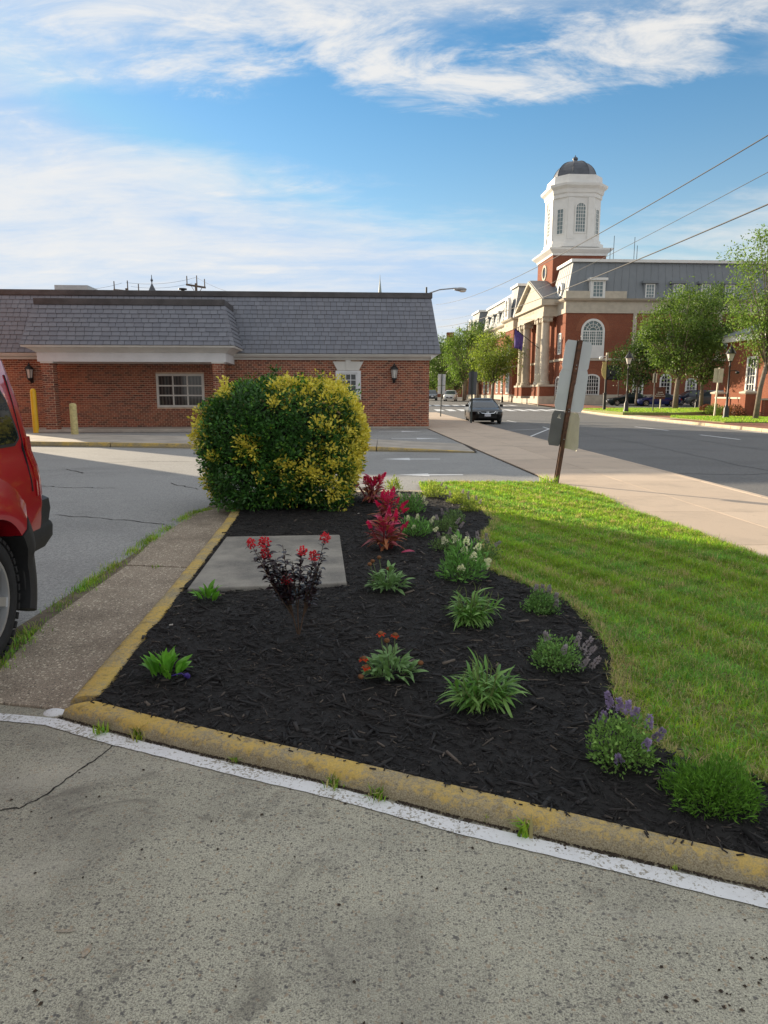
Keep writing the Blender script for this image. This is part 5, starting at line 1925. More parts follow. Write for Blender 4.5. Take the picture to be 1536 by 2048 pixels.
# aerials on the roof
for px, y0, y1 in ((1240, 470, 517), (1283, 472, 517), (1289, 489, 517), (1233, 495, 517)):
    MB().tube([(SX(px), 5, Ztop), (SX(px), 5, zA(y0, 90.0))], 0.035, 5).build("aerial", M_BLACK, hall)


# flags on slanted poles by the porch
def flagpole(loc_y, label, flag):
    p = Vector((21.7, 85, TZ)) + Matrix.Rotation(TA, 3, 'Z') @ Vector((XP - 0.5, loc_y, 7.0))
    e = empty("flagpole", p, TA, label, "flagpole", "flagpoles on the courthouse porch")
    MB().tube([(0.9, 0, -0.4), (-3.0, 0, 2.6)], 0.05, 6).build("pole", M_BLACK, e)
    MB().sphere((-3.0, 0, 2.65), 0.1, 8, 5).build("ball", plain("gilt_ball", (0.5, 0.35, 0.1), 0.4), e)
    if flag:
        mb = MB()
        n = 8
        V = []
        for i in range(n + 1):
            for j in range(5):
                t, s = i / n, j / 4
                x = -2.95 + 1.5 * s * 0.8
                z = 2.5 - 1.15 * s * 0.8 - t * 2.4 * (1 - 0.25 * s)
                V.append((x + 0.25 * t * math.sin(s * 5), 0.16 * math.sin(s * 9 + t * 3), z))
        mb.add(V, [(i * 5 + j, i * 5 + j + 1, (i + 1) * 5 + j + 1, (i + 1) * 5 + j) for i in range(n) for j in range(4)])
        f = mb.build("flag", plain("violet_flag_cloth", (0.09, 0.055, 0.22), 0.8, 0.25, 3), e, smooth=True)
        s_ = f.modifiers.new('solid', 'SOLIDIFY')
        s_.thickness = 0.01


flagpole(5.8, "dark slanted flagpole on the porch with a hanging violet flag", True)
flagpole(13.3, "dark slanted flagpole on the porch, farther one without a flag", False)

# ---- annex on the right with gabled slate roof
annex = empty("brick_annex", (30.8, 63.5, 0.1), TA, "low orange brick annex with white sash windows at the right edge", "building")
MB().box(0, 16, -20, 0, 0, 6.0).build("wall", M_BRFAR.m, annex)
MB().box(-0.35, 16.3, -20.3, 0.3, 6.0, 6.5).build("cornice", M_TRIM, annex)
MB().hexa([(-0.5, -20.5, 6.5), (16.5, -20.5, 6.5), (16.5, 0.5, 6.5), (-0.5, 0.5, 6.5), (6, -14, 9.6), (10, -14, 9.6), (10, -6, 9.6), (6, -6, 9.6)]).build("roof", M_LEAD.m, annex)
for yy in (-4.2, -8.2, -12.2, -16.2):
    grid_window(annex, lambda a, z, d: (-d, a, z), yy - 0.75, yy + 0.75, 1.4, 4.6, 3, 4, 0.2, 0.06, 0.12, M_GLASS, M_TRIM)
    MB().box(-0.22, 0, yy - 0.95, yy + 0.95, 1.2, 1.4).build("sill", M_TRIM, annex)
mb = MB()
mb.prism([(-1.6, -14.5, 6.51), (-1.6, -7.2, 6.51), (-1.6, -10.85, 8.9)], (3, 0, 0))
mb.build("entrance_pediment", M_TRIM, annex)

# ---- garden wall with stone caps
gw = empty("garden_wall", (25.6, 49.2, 0), 0, "brick garden wall with pale stone caps and piers by the far pavement", "wall")
gdir = (27.9 - 25.6, 58.5 - 49.2)


def gpt(t, off=0):
    L = math.hypot(*gdir)
    return (gdir[0] * t - off * gdir[1] / L, gdir[1] * t + off * gdir[0] / L)


for t in (0.0, 1.0):
    x, y = gpt(t)
    MB().box(x - 0.36, x + 0.36, y - 0.36, y + 0.36, -0.1, 1.55).build("pier", M_BRFAR.m, gw)
    MB().lathe([(0.50, 1.55), (0.62, 1.62), (0.62, 1.72), (0.1, 1.86)], 4, (x, y, 0), math.pi / 4).build("pier_cap", M_STONE, gw)
a, b = gpt(0.045), gpt(0.955)
a2, b2 = gpt(0.045, 0.25), gpt(0.955, 0.25)
MB().hexa([(*a, -0.1), (*a2, -0.1), (*b2, -0.1), (*b, -0.1), (*a, 1.22), (*a2, 1.22), (*b2, 1.22), (*b, 1.22)]).build("wall_panel", M_BRFAR.m, gw)
MB().hexa([(a[0] + .05, a[1], 1.22), (a2[0] - .07, a2[1], 1.22), (b2[0] - .07, b2[1], 1.22), (b[0] + .05, b[1], 1.22), (a[0] + .05, a[1], 1.34), (a2[0] - .07, a2[1], 1.34), (b2[0] - .07, b2[1], 1.34), (b[0] + .05, b[1], 1.34)]).build("wall_cap", M_STONE, gw)
# swept part rising to the right
pts = []
for k in range(13):
    t = k / 12
    pts.append((0.5 + 5.5 * t, -0.9 - 5.0 * t, 1.15 + 1.25 * (t ** 1.8)))
mb, mc = MB(), MB()
for p, q in zip(pts[:-1], pts[1:]):
    mb.hexa([(p[0], p[1], -0.1), (p[0] + 0.2, p[1] + 0.2, -0.1), (q[0] + 0.2, q[1] + 0.2, -0.1), (q[0], q[1], -0.1), (p[0], p[1], p[2]), (p[0] + 0.2, p[1] + 0.2, p[2]), (q[0] + 0.2, q[1] + 0.2, q[2]), (q[0], q[1], q[2])])
    mc.hexa([(p[0] - .07, p[1] - .07, p[2]), (p[0] + 0.27, p[1] + 0.27, p[2]), (q[0] + 0.27, q[1] + 0.27, q[2]), (q[0] - .07, q[1] - .07, q[2]), (p[0] - .07, p[1] - .07, p[2] + .12), (p[0] + 0.27, p[1] + 0.27, p[2] + .12), (q[0] + 0.27, q[1] + 0.27, q[2] + .12), (q[0] - .07, q[1] - .07, q[2] + .12)])
mb.build("swept_wall", M_BRFAR.m, gw)
mc.build("swept_cap", M_STONE, gw)
# ================================================================== STREET FURNITURE
M_GALV = plain("galvanised_steel", (0.33, 0.34, 0.35), 0.5, 0.12, 6, metal=0.3)
M_ALU = plain("bare_aluminium_sign_back", (0.50, 0.545, 0.58), 0.42, 0.06, 3, spec=0.5)
M_RUST = Mat("rusty_brown_post")
M_RUST.col(M_RUST.mix(M_RUST.step(M_RUST.noise(14, 5, 0.7), 0.35, 0.7), (0.060, 0.030, 0.020, 1), (0.15, 0.065, 0.035, 1))).rough(0.75)
M_WOODP = plain("weathered_pole_wood", (0.13, 0.10, 0.08), 0.9, 0.25, 4)
M_CREAM = plain("cream_sign_paint", (0.60, 0.55, 0.42), 0.6, 0.08, 4)  # even cream colour, shared by sign plates and posts
M_DGREY = plain("dark_grey_sign_back", (0.115, 0.12, 0.128), 0.6, 0.12, 3)

# ---- leaning sign post near the walk
bx_, by_ = 2.92, 11.62
sp = empty("sign_post", (bx_, by_, 0.03), 0, "leaning rusty channel post with bare metal sign backs on the lawn corner", "sign")
sp.rotation_euler = (R(2), R(6.7), R(0))
H = 2.37
mb = MB()
# U-channel: flanges + web, open towards the street
mb.box(-0.030, 0.030, -0.016, -0.011, -0.15, H)
mb.box(-0.030, -0.025, -0.011, 0.018, -0.15, H)
mb.box(0.025, 0.030, -0.011, 0.018, -0.15, H)
mb.box(-0.046, -0.0301, 0.014, 0.0185, -0.15, H)
mb.box(0.0301, 0.046, 0.014, 0.0185, -0.15, H)
mb.build("post", M_RUST.m, sp)
mb = MB()
for k in range(34):
    z = 0.05 + k * 0.0254
    mb.box(-0.005, 0.005, -0.0175, -0.0160, z, z + 0.011)
tag(mb.build("punched_holes", M_DARK, sp), kind='stuff')


def plate(x0, x1, z0, z1, y, mat, name, curve=0.0, parent=sp, corner=0.03):
    mb = MB()
    nx, nz = 10, 8
    V = []
    for d in (0.0, 0.003):
        for j in range(nz + 1):
            for i in range(nx + 1):
                s, t = i / nx, j / nz
                zz = z0 + (z1 - z0) * t
                inset = 0.0
                e = min(t, 1 - t) * (z1 - z0)
                if e < corner:
                    inset = corner - math.sqrt(max(0.0, corner ** 2 - (corner - e) ** 2))
                xx = (x0 + inset) + (x1 - x0 - 2 * inset) * s
                yy = y + d + curve * ((s - 0.0) ** 2) * (0.4 + 0.9 * (1 - t))
                V.append((xx, yy, zz))
    m_ = (nx + 1) * (nz + 1)
    Fc = []
    for j in range(nz):
        for i in range(nx):
            a = j * (nx + 1) + i
            Fc.append((a, a + nx + 1, a + nx + 2, a + 1))
            Fc.append((m_ + a, m_ + a + 1, m_ + a + nx + 2, m_ + a + nx + 1))
    bd = [i for i in range(nx + 1)] + [(j + 1) * (nx + 1) - 1 for j in range(1, nz + 1)] + [nz * (nx + 1) + i for i in range(nx - 1, -1, -1)] + [j * (nx + 1) for j in range(nz - 1, 0, -1)]
    for a, b in zip(bd, bd[1:] + bd[:1]):
        Fc.append((a, b, m_ + b, m_ + a))
    mb.add(V, Fc)
    return mb.build(name, mat, parent, smooth=True, auto=40)


plate(-0.225, 0.215, 1.875, 2.355, 0.019, M_ALU, "upper_sign")
plate(-0.240, 0.230, 1.215, 1.895, 0.027, M_ALU, "middle_sign", -0.05)
plate(-0.255, -0.03, 0.62, 1.205, 0.020, M_DGREY, "lower_sign")
cs = plate(0.0, 0.17, 0.60, 1.20, 0.022, M_CREAM, "bent_sign", -0.30)
for z in (1.24, 1.20, 1.90, 1.96, 2.42, 0.74):
    MB().lathe([(0.010, 0.0), (0.010, 0.012), (0.004, 0.014)], 8, (0, 0, 0)).build("bolt", M_GALV, sp, loc=(0.0, -0.03, z))
# small white mark on the dark plate
mb = MB()
for pts in ([(-0.165, 1.085), (-0.105, 1.075), (-0.095, 1.088), (-0.13, 1.10), (-0.155, 1.10)], [(-0.15, 1.10), (-0.135, 1.10), (-0.142, 1.155)], [(-0.13, 1.10), (-0.115, 1.10), (-0.118, 1.165), (-0.128, 1.15)]):
    mb.poly([(x, 0.0185, z) for x, z in pts])
mb.build("white_mark", M_PALE, sp)


def sign_pole(name, x, y, z, h, plates, label, w=0.05, mat=None, tilt=0.0):
    e = empty(name, (x, y, z), 0, label, "sign")
    e.rotation_euler = (0, tilt, 0)
    MB().box(-w / 2, w / 2, -w / 2, w / 2, -0.1, h).build("post", mat or M_GALV, e)
    for x0, x1, z0, z1, m_ in plates:
        MB().box(x0, x1, w / 2 + 0.003, w / 2 + 0.012, z0, z1).build("sign_plate", m_, e, bevel=0.03)
    return e


M_GREENP = plain("dark_green_post", (0.05, 0.062, 0.058), 0.6, 0.15)
p = G(880.5, 830, 0.02)
sign_pole("street_sign", 3.95, 48.6, 0.02, 2.95, [(-0.26, 0.26, 2.15, 2.9, M_ALU), (-0.26, 0.26, 1.55, 2.12, M_ALU)], "thin dark post with two stacked blank sign backs near the bank corner", 0.07, M_GREENP, R(1.2))
p = G(942, 846, 0.02)
sign_pole("street_sign", p[0], p[1], 0.02, 2.75, [(-0.2, 0.24, 1.5, 2.7, M_DGREY)], "dark post with tall grey sign back standing in front of the black sedan", 0.09, M_GREENP, R(1.0))
sp3 = sign_pole("street_sign", 22.95, 48.4, 0.0, 3.35, [(-0.33, -0.02, 2.35, 3.3, M_CREAM), (0.03, 0.33, 2.35, 3.3, M_CREAM)], "pale post with tan double sign back beside the right lamp post", 0.09, M_CREAM, R(2.0))
sign_pole("street_sign", 21.2, 55.0, 0.25, 3.0, [(-0.16, -0.04, 2.2, 2.9, M_CREAM), (0.04, 0.16, 2.2, 2.9, M_CREAM)], "thin dark post with narrow brown sign beside the left lamp post", 0.07, M_BLACK, R(0.5))
sign_pole("street_sign", 17.6, 80.0, 0.3, 3.6, [(-0.22, 0.22, 2.6, 3.5, M_CREAM)], "slim pale post with small sign near the courthouse porch corner", 0.08, M_CREAM)


# ---- lamp posts
def lamp_post(x, y, z, label, s=1.0):
    e = empty("lamp_post", (x, y, z), 0, label, "street lamp", "old style lamp posts along the street")
    e.scale = (s, s, s)
    MB().lathe([(0.20, -0.1), (0.20, 0.12), (0.17, 0.16), (0.17, 0.62), (0.12, 0.72), (0.075, 0.85), (0.07, 1.5), (0.085, 1.55), (0.06, 1.62), (0.05, 3.2), (0.08, 3.25), (0.045, 3.34), (0.045, 3.50)], 12, (0, 0, 0)).build("post", M_BLACK, e, smooth=True, auto=40)
    MB().lathe([(0.13, 3.58), (0.26, 4.02)], 4, (0, 0, 0), math.pi / 4).build("glass", M_LGLASS, e)
    mb = MB()
    for k in range(4):
        a = math.pi / 4 + k * math.pi / 2
        mb.tube([(0.135 * math.cos(a), 0.135 * math.sin(a), 3.57), (0.268 * math.cos(a), 0.268 * math.sin(a), 4.03)], 0.016, 5)
    mb.lathe([(0.06, 3.5), (0.15, 3.58)], 4, (0, 0, 0), math.pi / 4)
    mb.build("frame", M_BLACK, e)
    MB().lathe([(0.31, 4.03), (0.30, 4.06), (0.17, 4.28), (0.10, 4.36), (0.10, 4.42), (0.04, 4.48), (0.045, 4.55), (0.01, 4.66)], 8, (0, 0, 0), math.pi / 8).build("hood", M_BLACK, e)
    return e


lp = lamp_post(21.75, 44.3, 0.03, "black lamp post with four sided lantern beside the right hand street tree")
lp_arm = MB()
lp_arm.tube([(0, 0, 2.95), (0.35, 0, 3.0), (0.55, 0, 2.92)], 0.025, 6)
lp_arm.sphere((0.5, 0, 2.86), 0.13, 10, 6, (1, 1, 0.7))
lp_arm.build("camera_arm", M_BLACK, lp)
lamp_post(18.6, 53.6, 0.24, "black lamp post with lit looking lantern left of the big street tree")
lamp_post(16.55, 98.0, 0.55, "black lamp post with lantern by the courthouse trees", 0.98)
q = A(1383, 757, 72)
lamp_post(32.2, 72.0, 0.2, "black lamp post half hidden behind the big street tree", 0.85)

# ---- banner post with camera and shield shaped board, and the dark framed panel
bp = empty("camera_post", (19.0, 60.2, 0.3), 0, "dark post with a tan shield board and white camera near the courthouse", "post")
MB().lathe([(0.14, -0.2), (0.14, 1.25), (0.17, 1.27), (0.17, 1.36), (0.075, 1.40), (0.075, 4.55), (0.03, 4.7)], 10).build("post", M_BLACK, bp)
MB().prism([(-0.34, -0.09, 2.85), (-0.1, -0.09, 2.55), (-0.02, -0.09, 2.5), (-0.02, -0.09, 4.0), (-0.38, -0.09, 4.0), (-0.33, -0.09, 3.85), (-0.42, -0.09, 3.3)], (0, 0.05, 0)).build("shield_board", plain("tan_board", (0.42, 0.34, 0.13), 0.7), bp)
mb = MB().sphere((-0.5, 0, 4.3), 0.16, 10, 6)
mb.box(-0.5, 0, -0.03, 0.03, 4.42, 4.47)
mb.build("camera", M_TRIM, bp)
MB().box(-0.06, 0.10, -0.06, 0.06, 4.1, 4.75).build("camera_box", M_CREAM, bp)
tp = empty("trellis_panel", (0, 0, 0), 0, "dark square panel with ring and diagonal bars on the courthouse wall", "panel")
x0, x1, z0, z1 = A(1210, 800, 78).x, A(1238, 800, 78).x, A(1220, 759, 78).z, A(1220, 731, 78).z
xc, zc_ = (x0 + x1) / 2, (z0 + z1) / 2
MB().box(x0, x1, 78.0, 78.06, z0, z1).build("backing", plain("slate_blue_panel", (0.06, 0.07, 0.085), 0.6, 0.15), tp)
mb = MB()
for a, b in (((x0, z0), (x0, z1)), ((x1, z0), (x1, z1)), ((x0, z0), (x1, z0)), ((x0, z1), (x1, z1))):
    mb.tube([(a[0], 77.97, a[1]), (b[0], 77.97, b[1])], 0.045, 4)
for sx in (-1, 1):
    for sz in (-1, 1):
        mb.tube([(xc + sx * 0.28, 77.96, zc_ + sz * 0.28), (xc + sx * (x1 - xc), 77.96, zc_ + sz * (z1 - zc_))], 0.04, 4)
mb.tube([(xc + 0.4 * math.cos(k * math.pi / 10), 77.96, zc_ + 0.4 * math.sin(k * math.pi / 10)) for k in range(21)], 0.045, 5)
mb.build("bars", M_BLACK, tp)
mb = MB()
for x in (x0 + 0.1, x1 - 0.1):
    mb.tube([(x, 78.1, 0.1), (x, 78.1, z0 + 0.3)], 0.05, 6)
mb.build("legs", M_BLACK, tp)

# ---- brown court sign
cx0 = A(1309, 800, 64).x
cs_ = empty("court_sign", (A(1319, 800, 64).x, 64, 0.28), 0, "brown wooden sign with white lettering on the grass by parked cars", "sign")
M_BROWN = plain("maroon_brown_board", (0.085, 0.026, 0.018), 0.7, 0.15)
MB().box(-0.48, 0.48, -0.03, 0.03, 0.85, 1.86).build("board", M_BROWN, cs_)
mb = MB()
mb.box(-0.50, 0.50, -0.05, 0.05, 1.862, 1.93)
mb.build("cap_rail", M_BROWN, cs_)
MB().box(0.05, 0.13, -0.04, 0.04, -0.2, 0.85).build("leg", M_CREAM, cs_)


def text_obj(name, txt, size, loc, rot, mat, parent, extrude=0.004):
    cu = bpy.data.curves.new(name, 'FONT')
    cu.body = txt
    cu.size = size
    cu.align_x = 'CENTER'
    cu.extrude = extrude
    t = bpy.data.objects.new(name, cu)
    COL.objects.link(t)
    dg = bpy.context.evaluated_depsgraph_get()
    me = bpy.data.meshes.new_from_object(t.evaluated_get(dg))
    bpy.data.objects.remove(t)
    o = bpy.data.objects.new(name, me)
    me.materials.clear()
    me.materials.append(mat)
    o.location = loc
    o.rotation_euler = rot
    return link(o, parent)


for k, tx in enumerate(("Juvenile", "& Domestic", "Relations Court")):
    text_obj("lettering", tx, 0.145, (0.02, -0.036, 1.42 - k * 0.17), (math.pi / 2, 0, 0), M_TRIM, cs_)

# ---- cobra head street light above the bank's corner
cl = empty("cobra_street_light", (2.75, 46.5, 0.02), 0, "tall street light with long curved arm above the bank roof corner", "street lamp")
zt_c = A(848, 575, 46.5).z
MB().tube([(0, 0, -0.1), (0, 0, zt_c)], [0.10, 0.06], 10).build("pole", M_GREENP, cl)
e1, e2 = A(852, 589, 46.5), A(928, 580, 46.5)
mb = MB()
ex = e2.x - 2.75
mb.tube([(0, 0, e1.z), (ex * 0.35, 0, e1.z + 0.28), (ex * 0.62, 0, e2.z + 0.06), (ex * 0.8, 0, e2.z + 0.10)], 0.04, 7)
mb.build("arm", M_GALV, cl)
MB().sphere((ex * 0.9, 0, e2.z + 0.02), 0.42, 12, 8, (1.0, 0.45, 0.30)).build("lamp_head", M_GALV, cl, smooth=True)
MB().sphere((ex * 0.96, 0, e2.z - 0.06), 0.25, 10, 6, (1.0, 0.6, 0.45)).build("lens", M_LGLASS, cl, smooth=True)

# ---- utility poles and wires
def utility_pole(x, y, top, label, yaw, arm=1.3, base=-0.2):
    e = empty("utility_pole", (x, y, base), yaw, label, "utility pole", "wooden utility poles")
    MB().tube([(0, 0, 0), (0, 0, top - base - 0.9)], [0.17, 0.13], 8).build("pole", M_WOODP, e)
    mb = MB()
    mb.box(-arm, arm, -0.07, 0.07, top - base - 1.25, top - base - 1.08)
    mb.build("crossarm", M_WOODP, e)
    for xx in (-arm + 0.08, 0.12, arm - 0.08):
        zb = top - base - 1.08
        MB().tube([(xx, 0, zb), (xx, 0, zb + (0.95 if xx == 0.12 else 0.75))], [0.06, 0.05], 6).build("insulator", M_WOODP, e)
    mb = MB()
    mb.tube([(-arm * 0.6, -0.09, top - base - 1.2), (0, -0.12, top - base - 2.1)], 0.03, 4)
    mb.tube([(arm * 0.6, -0.09, top - base - 1.2), (0, -0.12, top - base - 2.1)], 0.03, 4)
    mb.build("braces", M_WOODP, e)
    return e


pA, pB = A(252, 558, 72), A(391, 548, 72)
utility_pole(pA.x, 72, pA.z, "left of the two utility poles rising behind the bank roof", R(40))
utility_pole(pB.x, 72, pB.z, "right of the two utility poles rising behind the bank roof", R(55), 1.2)
pC = A(934, 648, 118)
utility_pole(pC.x, 118, pC.z, "utility pole among the trees beyond the courthouse", R(10), 1.4)
utility_pole(18.8, 19.0, 12.2, "utility pole by the right kerb carrying three cables over the street", R(20), 1.2)
M_WIRE = plain("black_cable", (0.03, 0.03, 0.032), 0.6, 0.1)


def wire(p, q, sag, rad, label):
    p, q = Vector(p), Vector(q)
    pts = []
    for k in range(25):
        t = k / 24
        v = p.lerp(q, t)
        v.z -= sag * 4 * t * (1 - t)
        pts.append(v)
    o = MB().tube(pts, rad, 5).build("overhead_cable", M_WIRE)
    return tag(o, label, "cable", "overhead cables")


w1, w2, w3 = A(1536, 255, 24), A(1536, 330, 24), A(1536, 398, 24)
ends = [A(872, 609, 118), A(884, 640, 118), A(876, 654, 118)]
P0 = Vector((18.8, 19.0, 0))
for k, (w, e, sg, rd, lb) in enumerate(((w1, ends[0], 1.3, 0.022, "twisted overhead cable, highest of the three over the street"), (w2, ends[1], 1.2, 0.012, "thin overhead cable, middle of the three over the street"), (w3, ends[2], 0.9, 0.026, "thick overhead cable, lowest of the three over the street"))):
    d = (w - e).normalized()
    start = w + d * ((w.y - 19.0) / max(-d.y, 0.05)) * 1.0
    wire(start, e, sg, rd, lb)
wire(A(252, 565, 72), A(391, 555, 72), 0.35, 0.012, "faint upper cable between the two poles behind the bank")
wire(A(262, 573, 72), A(385, 566, 72), 0.3, 0.012, "faint lower cable between the two poles behind the bank")
wire(A(130, 577, 74), A(244, 566, 72), 0.3, 0.012, "faint cable running left from the left pole behind the bank")
wire(A(395, 556, 72), A(500, 592, 62), 0.3, 0.012, "faint cable running down right from the right pole behind the bank")

# ---- distant church spire, finial and roofs
M_SPIRE = plain("pale_green_copper", (0.30, 0.36, 0.35), 0.6, 0.1)
s0 = A(760, 596, 210)
e = empty("church_spire", (s0.x, 210, 0.9), 0, "slender distant church spire above the bank roof", "spire")
ztop = A(760, 556, 210).z
MB().lathe([(2.4, 0), (2.4, s0.z - 6), (1.0, s0.z - 4.5), (0.12, ztop - 1.5), (0.05, ztop)], 8).build("steeple", M_SPIRE, e)
s0 = A(305, 590, 130)
e = empty("roof_finial", (s0.x, 130, 0.9), 0, "distant cupola with ball finial between the two utility poles", "cupola")
zt1, zt2 = A(305, 580, 130).z, A(305, 560, 130).z
MB().lathe([(2.5, 0), (2.5, zt1 - 5), (0.32, zt1 - 0.3), (0.08, zt1 + 0.2), (0.09, zt1 + 0.5), (0.26, zt1 + 0.8), (0.08, zt1 + 1.1), (0.05, zt2)], 10).build("cupola", M_DOME, e)
e = empty("distant_house", (A(905, 700, 190).x, 190, 0.9), 0, "distant house with brown chimney behind the street trees", "house")
MB().box(-9, 7, 0, 9, 0, 9.5).build("wall", M_BRFAR.m, e)
MB().prism([(-9.4, -0.4, 9.5), (-9.4, 9.4, 9.5), (-9.4, 4.5, 12.6)], (17, 0, 0)).build("roof", M_CAPM, e)
MB().box(-1.2, 0.8, 4.0, 5.2, 11.5, A(902, 672, 195).z).build("chimney", M_BRFAR.m, e)
# ================================================================== VEHICLES
def paint(name, c, flake=0.0):
    m = Mat(name)
    m.col(tuple(c) + (1,)).rough(0.32).spec(0.5)
    m.b.inputs['Coat Weight'].default_value = 0.6
    m.b.inputs['Coat Roughness'].default_value = 0.03
    m.b.inputs['Metallic'].default_value = flake
    if max(c) < 0.05:
        m.b.inputs['Coat Weight'].default_value = 0.25
        m.spec(0.25)
    return m.m


M_TYRE = plain("black_tyre_rubber", (0.016, 0.016, 0.017), 0.85, 0.2, 20)
M_RIM = plain("silver_alloy", (0.55, 0.56, 0.57), 0.3, 0.05, 3, metal=0.7)
M_PLAST = plain("grained_black_plastic", (0.022, 0.023, 0.025), 0.55, 0.15, 30, 0.2, 220)
M_CHROME = plain("chrome", (0.75, 0.76, 0.78), 0.12, 0.03, 3, metal=1.0)
M_HEADL = plain("clear_headlamp", (0.55, 0.58, 0.60), 0.08, 0.1, 8)
M_TAIL = plain("red_tail_lamp", (0.40, 0.012, 0.015), 0.1, 0.1)
M_PLATE = plain("white_number_plate", (0.62, 0.64, 0.70), 0.4, 0.05)
M_CARGL = glassmat("tinted_car_glass", (0.012, 0.014, 0.017), 0.03)
M_WSGL = glassmat("windscreen_glass", (0.05, 0.065, 0.08), 0.03)


def contour(x0, x1, hw, z, rr=0.12, rf=0.25, n=5, side=6):
    pts = []
    rr, rf = min(rr, hw * 0.9), min(rf, hw * 0.9)
    for cx, cy, r, a0 in ((x1 - rf, hw - rf, rf, 0), (x0 + rr, hw - rr, rr, 90), (x0 + rr, -hw + rr, rr, 180), (x1 - rf, -hw + rf, rf, 270)):
        for k in range(n):
            a = R(a0 + 90 * k / (n - 1))
            pts.append((cx + r * math.cos(a), cy + r * math.sin(a), z))
    # extra points on the long sides
    out = []
    for i, p in enumerate(pts):
        out.append(p)
        if i in (n - 1, 3 * n - 1):
            q = pts[(i + 1) % len(pts)]
            for k in range(1, side):
                t = k / side
                out.append((p[0] + (q[0] - p[0]) * t, p[1] + (q[1] - p[1]) * t, z))
    return out


def cut_wells(o, spots, r, hw):
    """cut round wheel wells through the sides of a closed body"""
    bpy.context.view_layer.update()
    cut = MB()
    for wx, wz in spots:
        for s in (-1, 1):
            n = 28
            ra = [(wx + r * math.cos(2 * math.pi * k / n), s * (hw - 0.32), wz + r * math.sin(2 * math.pi * k / n)) for k in range(n)]
            rb = [(p[0], s * (hw + 0.4), p[2]) for p in ra]
            cut.rings([ra, rb] if s > 0 else [rb, ra])
    me = cut.mesh("cutter", M_DARK)
    bm = bmesh.new()
    bm.from_mesh(me)
    bmesh.ops.recalc_face_normals(bm, faces=bm.faces)
    bm.to_mesh(me)
    bm.free()
    co = bpy.data.objects.new("cutter", me)
    COL.objects.link(co)
    bm = bmesh.new()
    bm.from_mesh(o.data)
    bmesh.ops.recalc_face_normals(bm, faces=bm.faces)
    bm.to_mesh(o.data)
    bm.free()
    co.matrix_world = o.matrix_world
    md = o.modifiers.new('b', 'BOOLEAN')
    md.object = co
    md.operation = 'DIFFERENCE'
    md.solver = 'EXACT'
    bpy.context.view_layer.update()
    dg = bpy.context.evaluated_depsgraph_get()
    dg.update()
    me2 = bpy.data.meshes.new_from_object(o.evaluated_get(dg))
    o.modifiers.clear()
    o.data = me2
    bpy.data.objects.remove(co)
    me2.polygons.foreach_set('use_smooth', [True] * len(me2.polygons))
    me2.set_sharp_from_angle(angle=R(32))


def yring(r, y, n, cx=0, cz=0):
    return [(cx + r * math.cos(2 * math.pi * k / n), y, cz + r * math.sin(2 * math.pi * k / n)) for k in range(n)]


WH_CACHE = {}


def wheel(parent, x, y, r, w, spokes=6, detail=True):
    """y = outer face position; sign gives the side"""
    s = 1 if y > 0 else -1
    key = (r, w, spokes, detail, s)
    if key not in WH_CACHE:
        n = 32 if detail else 18
        t = MB()
        ri = r * 0.68
        prof = [(ri, -w), (r * 0.9, -w), (r * 0.985, -w * 0.86), (r, -w * 0.5), (r * 0.985, -w * 0.14), (r * 0.93, -0.01), (r * 0.80, 0.0), (ri, -0.015), (ri * 0.985, -w * 0.5)]
        t.rings([yring(pr, s * py, n) for pr, py in prof], False)
        tyre = t.mesh("tyre", M_TYRE, True)
        rim = MB()
        rim.rings([yring(ri, -s * 0.012, n), yring(ri * 0.93, -s * 0.012, n), yring(ri * 0.90, -s * 0.06, n), yring(ri * 0.88, -s * w * 0.7, n)], False)
        for k in range(spokes):
            a = 2 * math.pi * k / spokes + 0.3
            ca, sa = math.cos(a), math.sin(a)

            def P(rr_, off, yy):
                return (rr_ * ca - off * sa, s * yy, rr_ * sa + off * ca)
            h0, h1 = r * 0.07, r * 0.105
            rim.hexa([P(r * 0.1, -h0, -0.075), P(ri * 0.93, -h1, -0.06), P(ri * 0.93, h1, -0.06), P(r * 0.1, h0, -0.075), P(r * 0.1, -h0, -0.035), P(ri * 0.93, -h1 * .7, -0.018), P(ri * 0.93, h1 * .7, -0.018), P(r * 0.1, h0, -0.035)])
        rim.rings([yring(r * 0.16, -s * 0.02, 14), yring(r * 0.17, -s * 0.08, 14)])
        rimm = rim.mesh("rim", M_RIM, True)
        rimm.set_sharp_from_angle(angle=R(30))
        hub = MB().rings([yring(ri * 0.89, -s * w * 0.62, 18), yring(ri * 0.1, -s * w * 0.60, 18)]).mesh("hub", M_DARK)
        lug = None
        if detail:
            lm = MB()
            for k in range(40):
                a0 = 2 * math.pi * k / 40
                a1 = a0 + 0.105
                for y0, y1, da in ((0.0, -0.07, 0.0), (-0.085, -0.15, 0.05), (-0.165, -0.235, 0.0)):
                    if -y1 > w:
                        continue
                    q = [(rr_ * math.cos(a + da), s * (yy - 0.004), rr_ * math.sin(a + da)) for rr_ in (r * 0.95, r * 1.004) for a, yy in ((a0, y0), (a1, y0), (a1, y1), (a0, y1))]
                    lm.hexa(q)
            lug = lm.mesh("tread", M_TYRE)
        WH_CACHE[key] = (tyre, rimm, hub, lug)
    tyre, rimm, hub, lug = WH_CACHE[key]
    wobj = bpy.data.objects.new("wheel", tyre)
    wobj.location = (x, y, r)
    link(wobj, parent)
    for nm, me in (("rim", rimm), ("hub", hub), ("tread", lug)):
        if me:
            q = obj(nm, me, wobj)
            if nm == "tread":
                tag(q, kind='stuff')
    return wobj


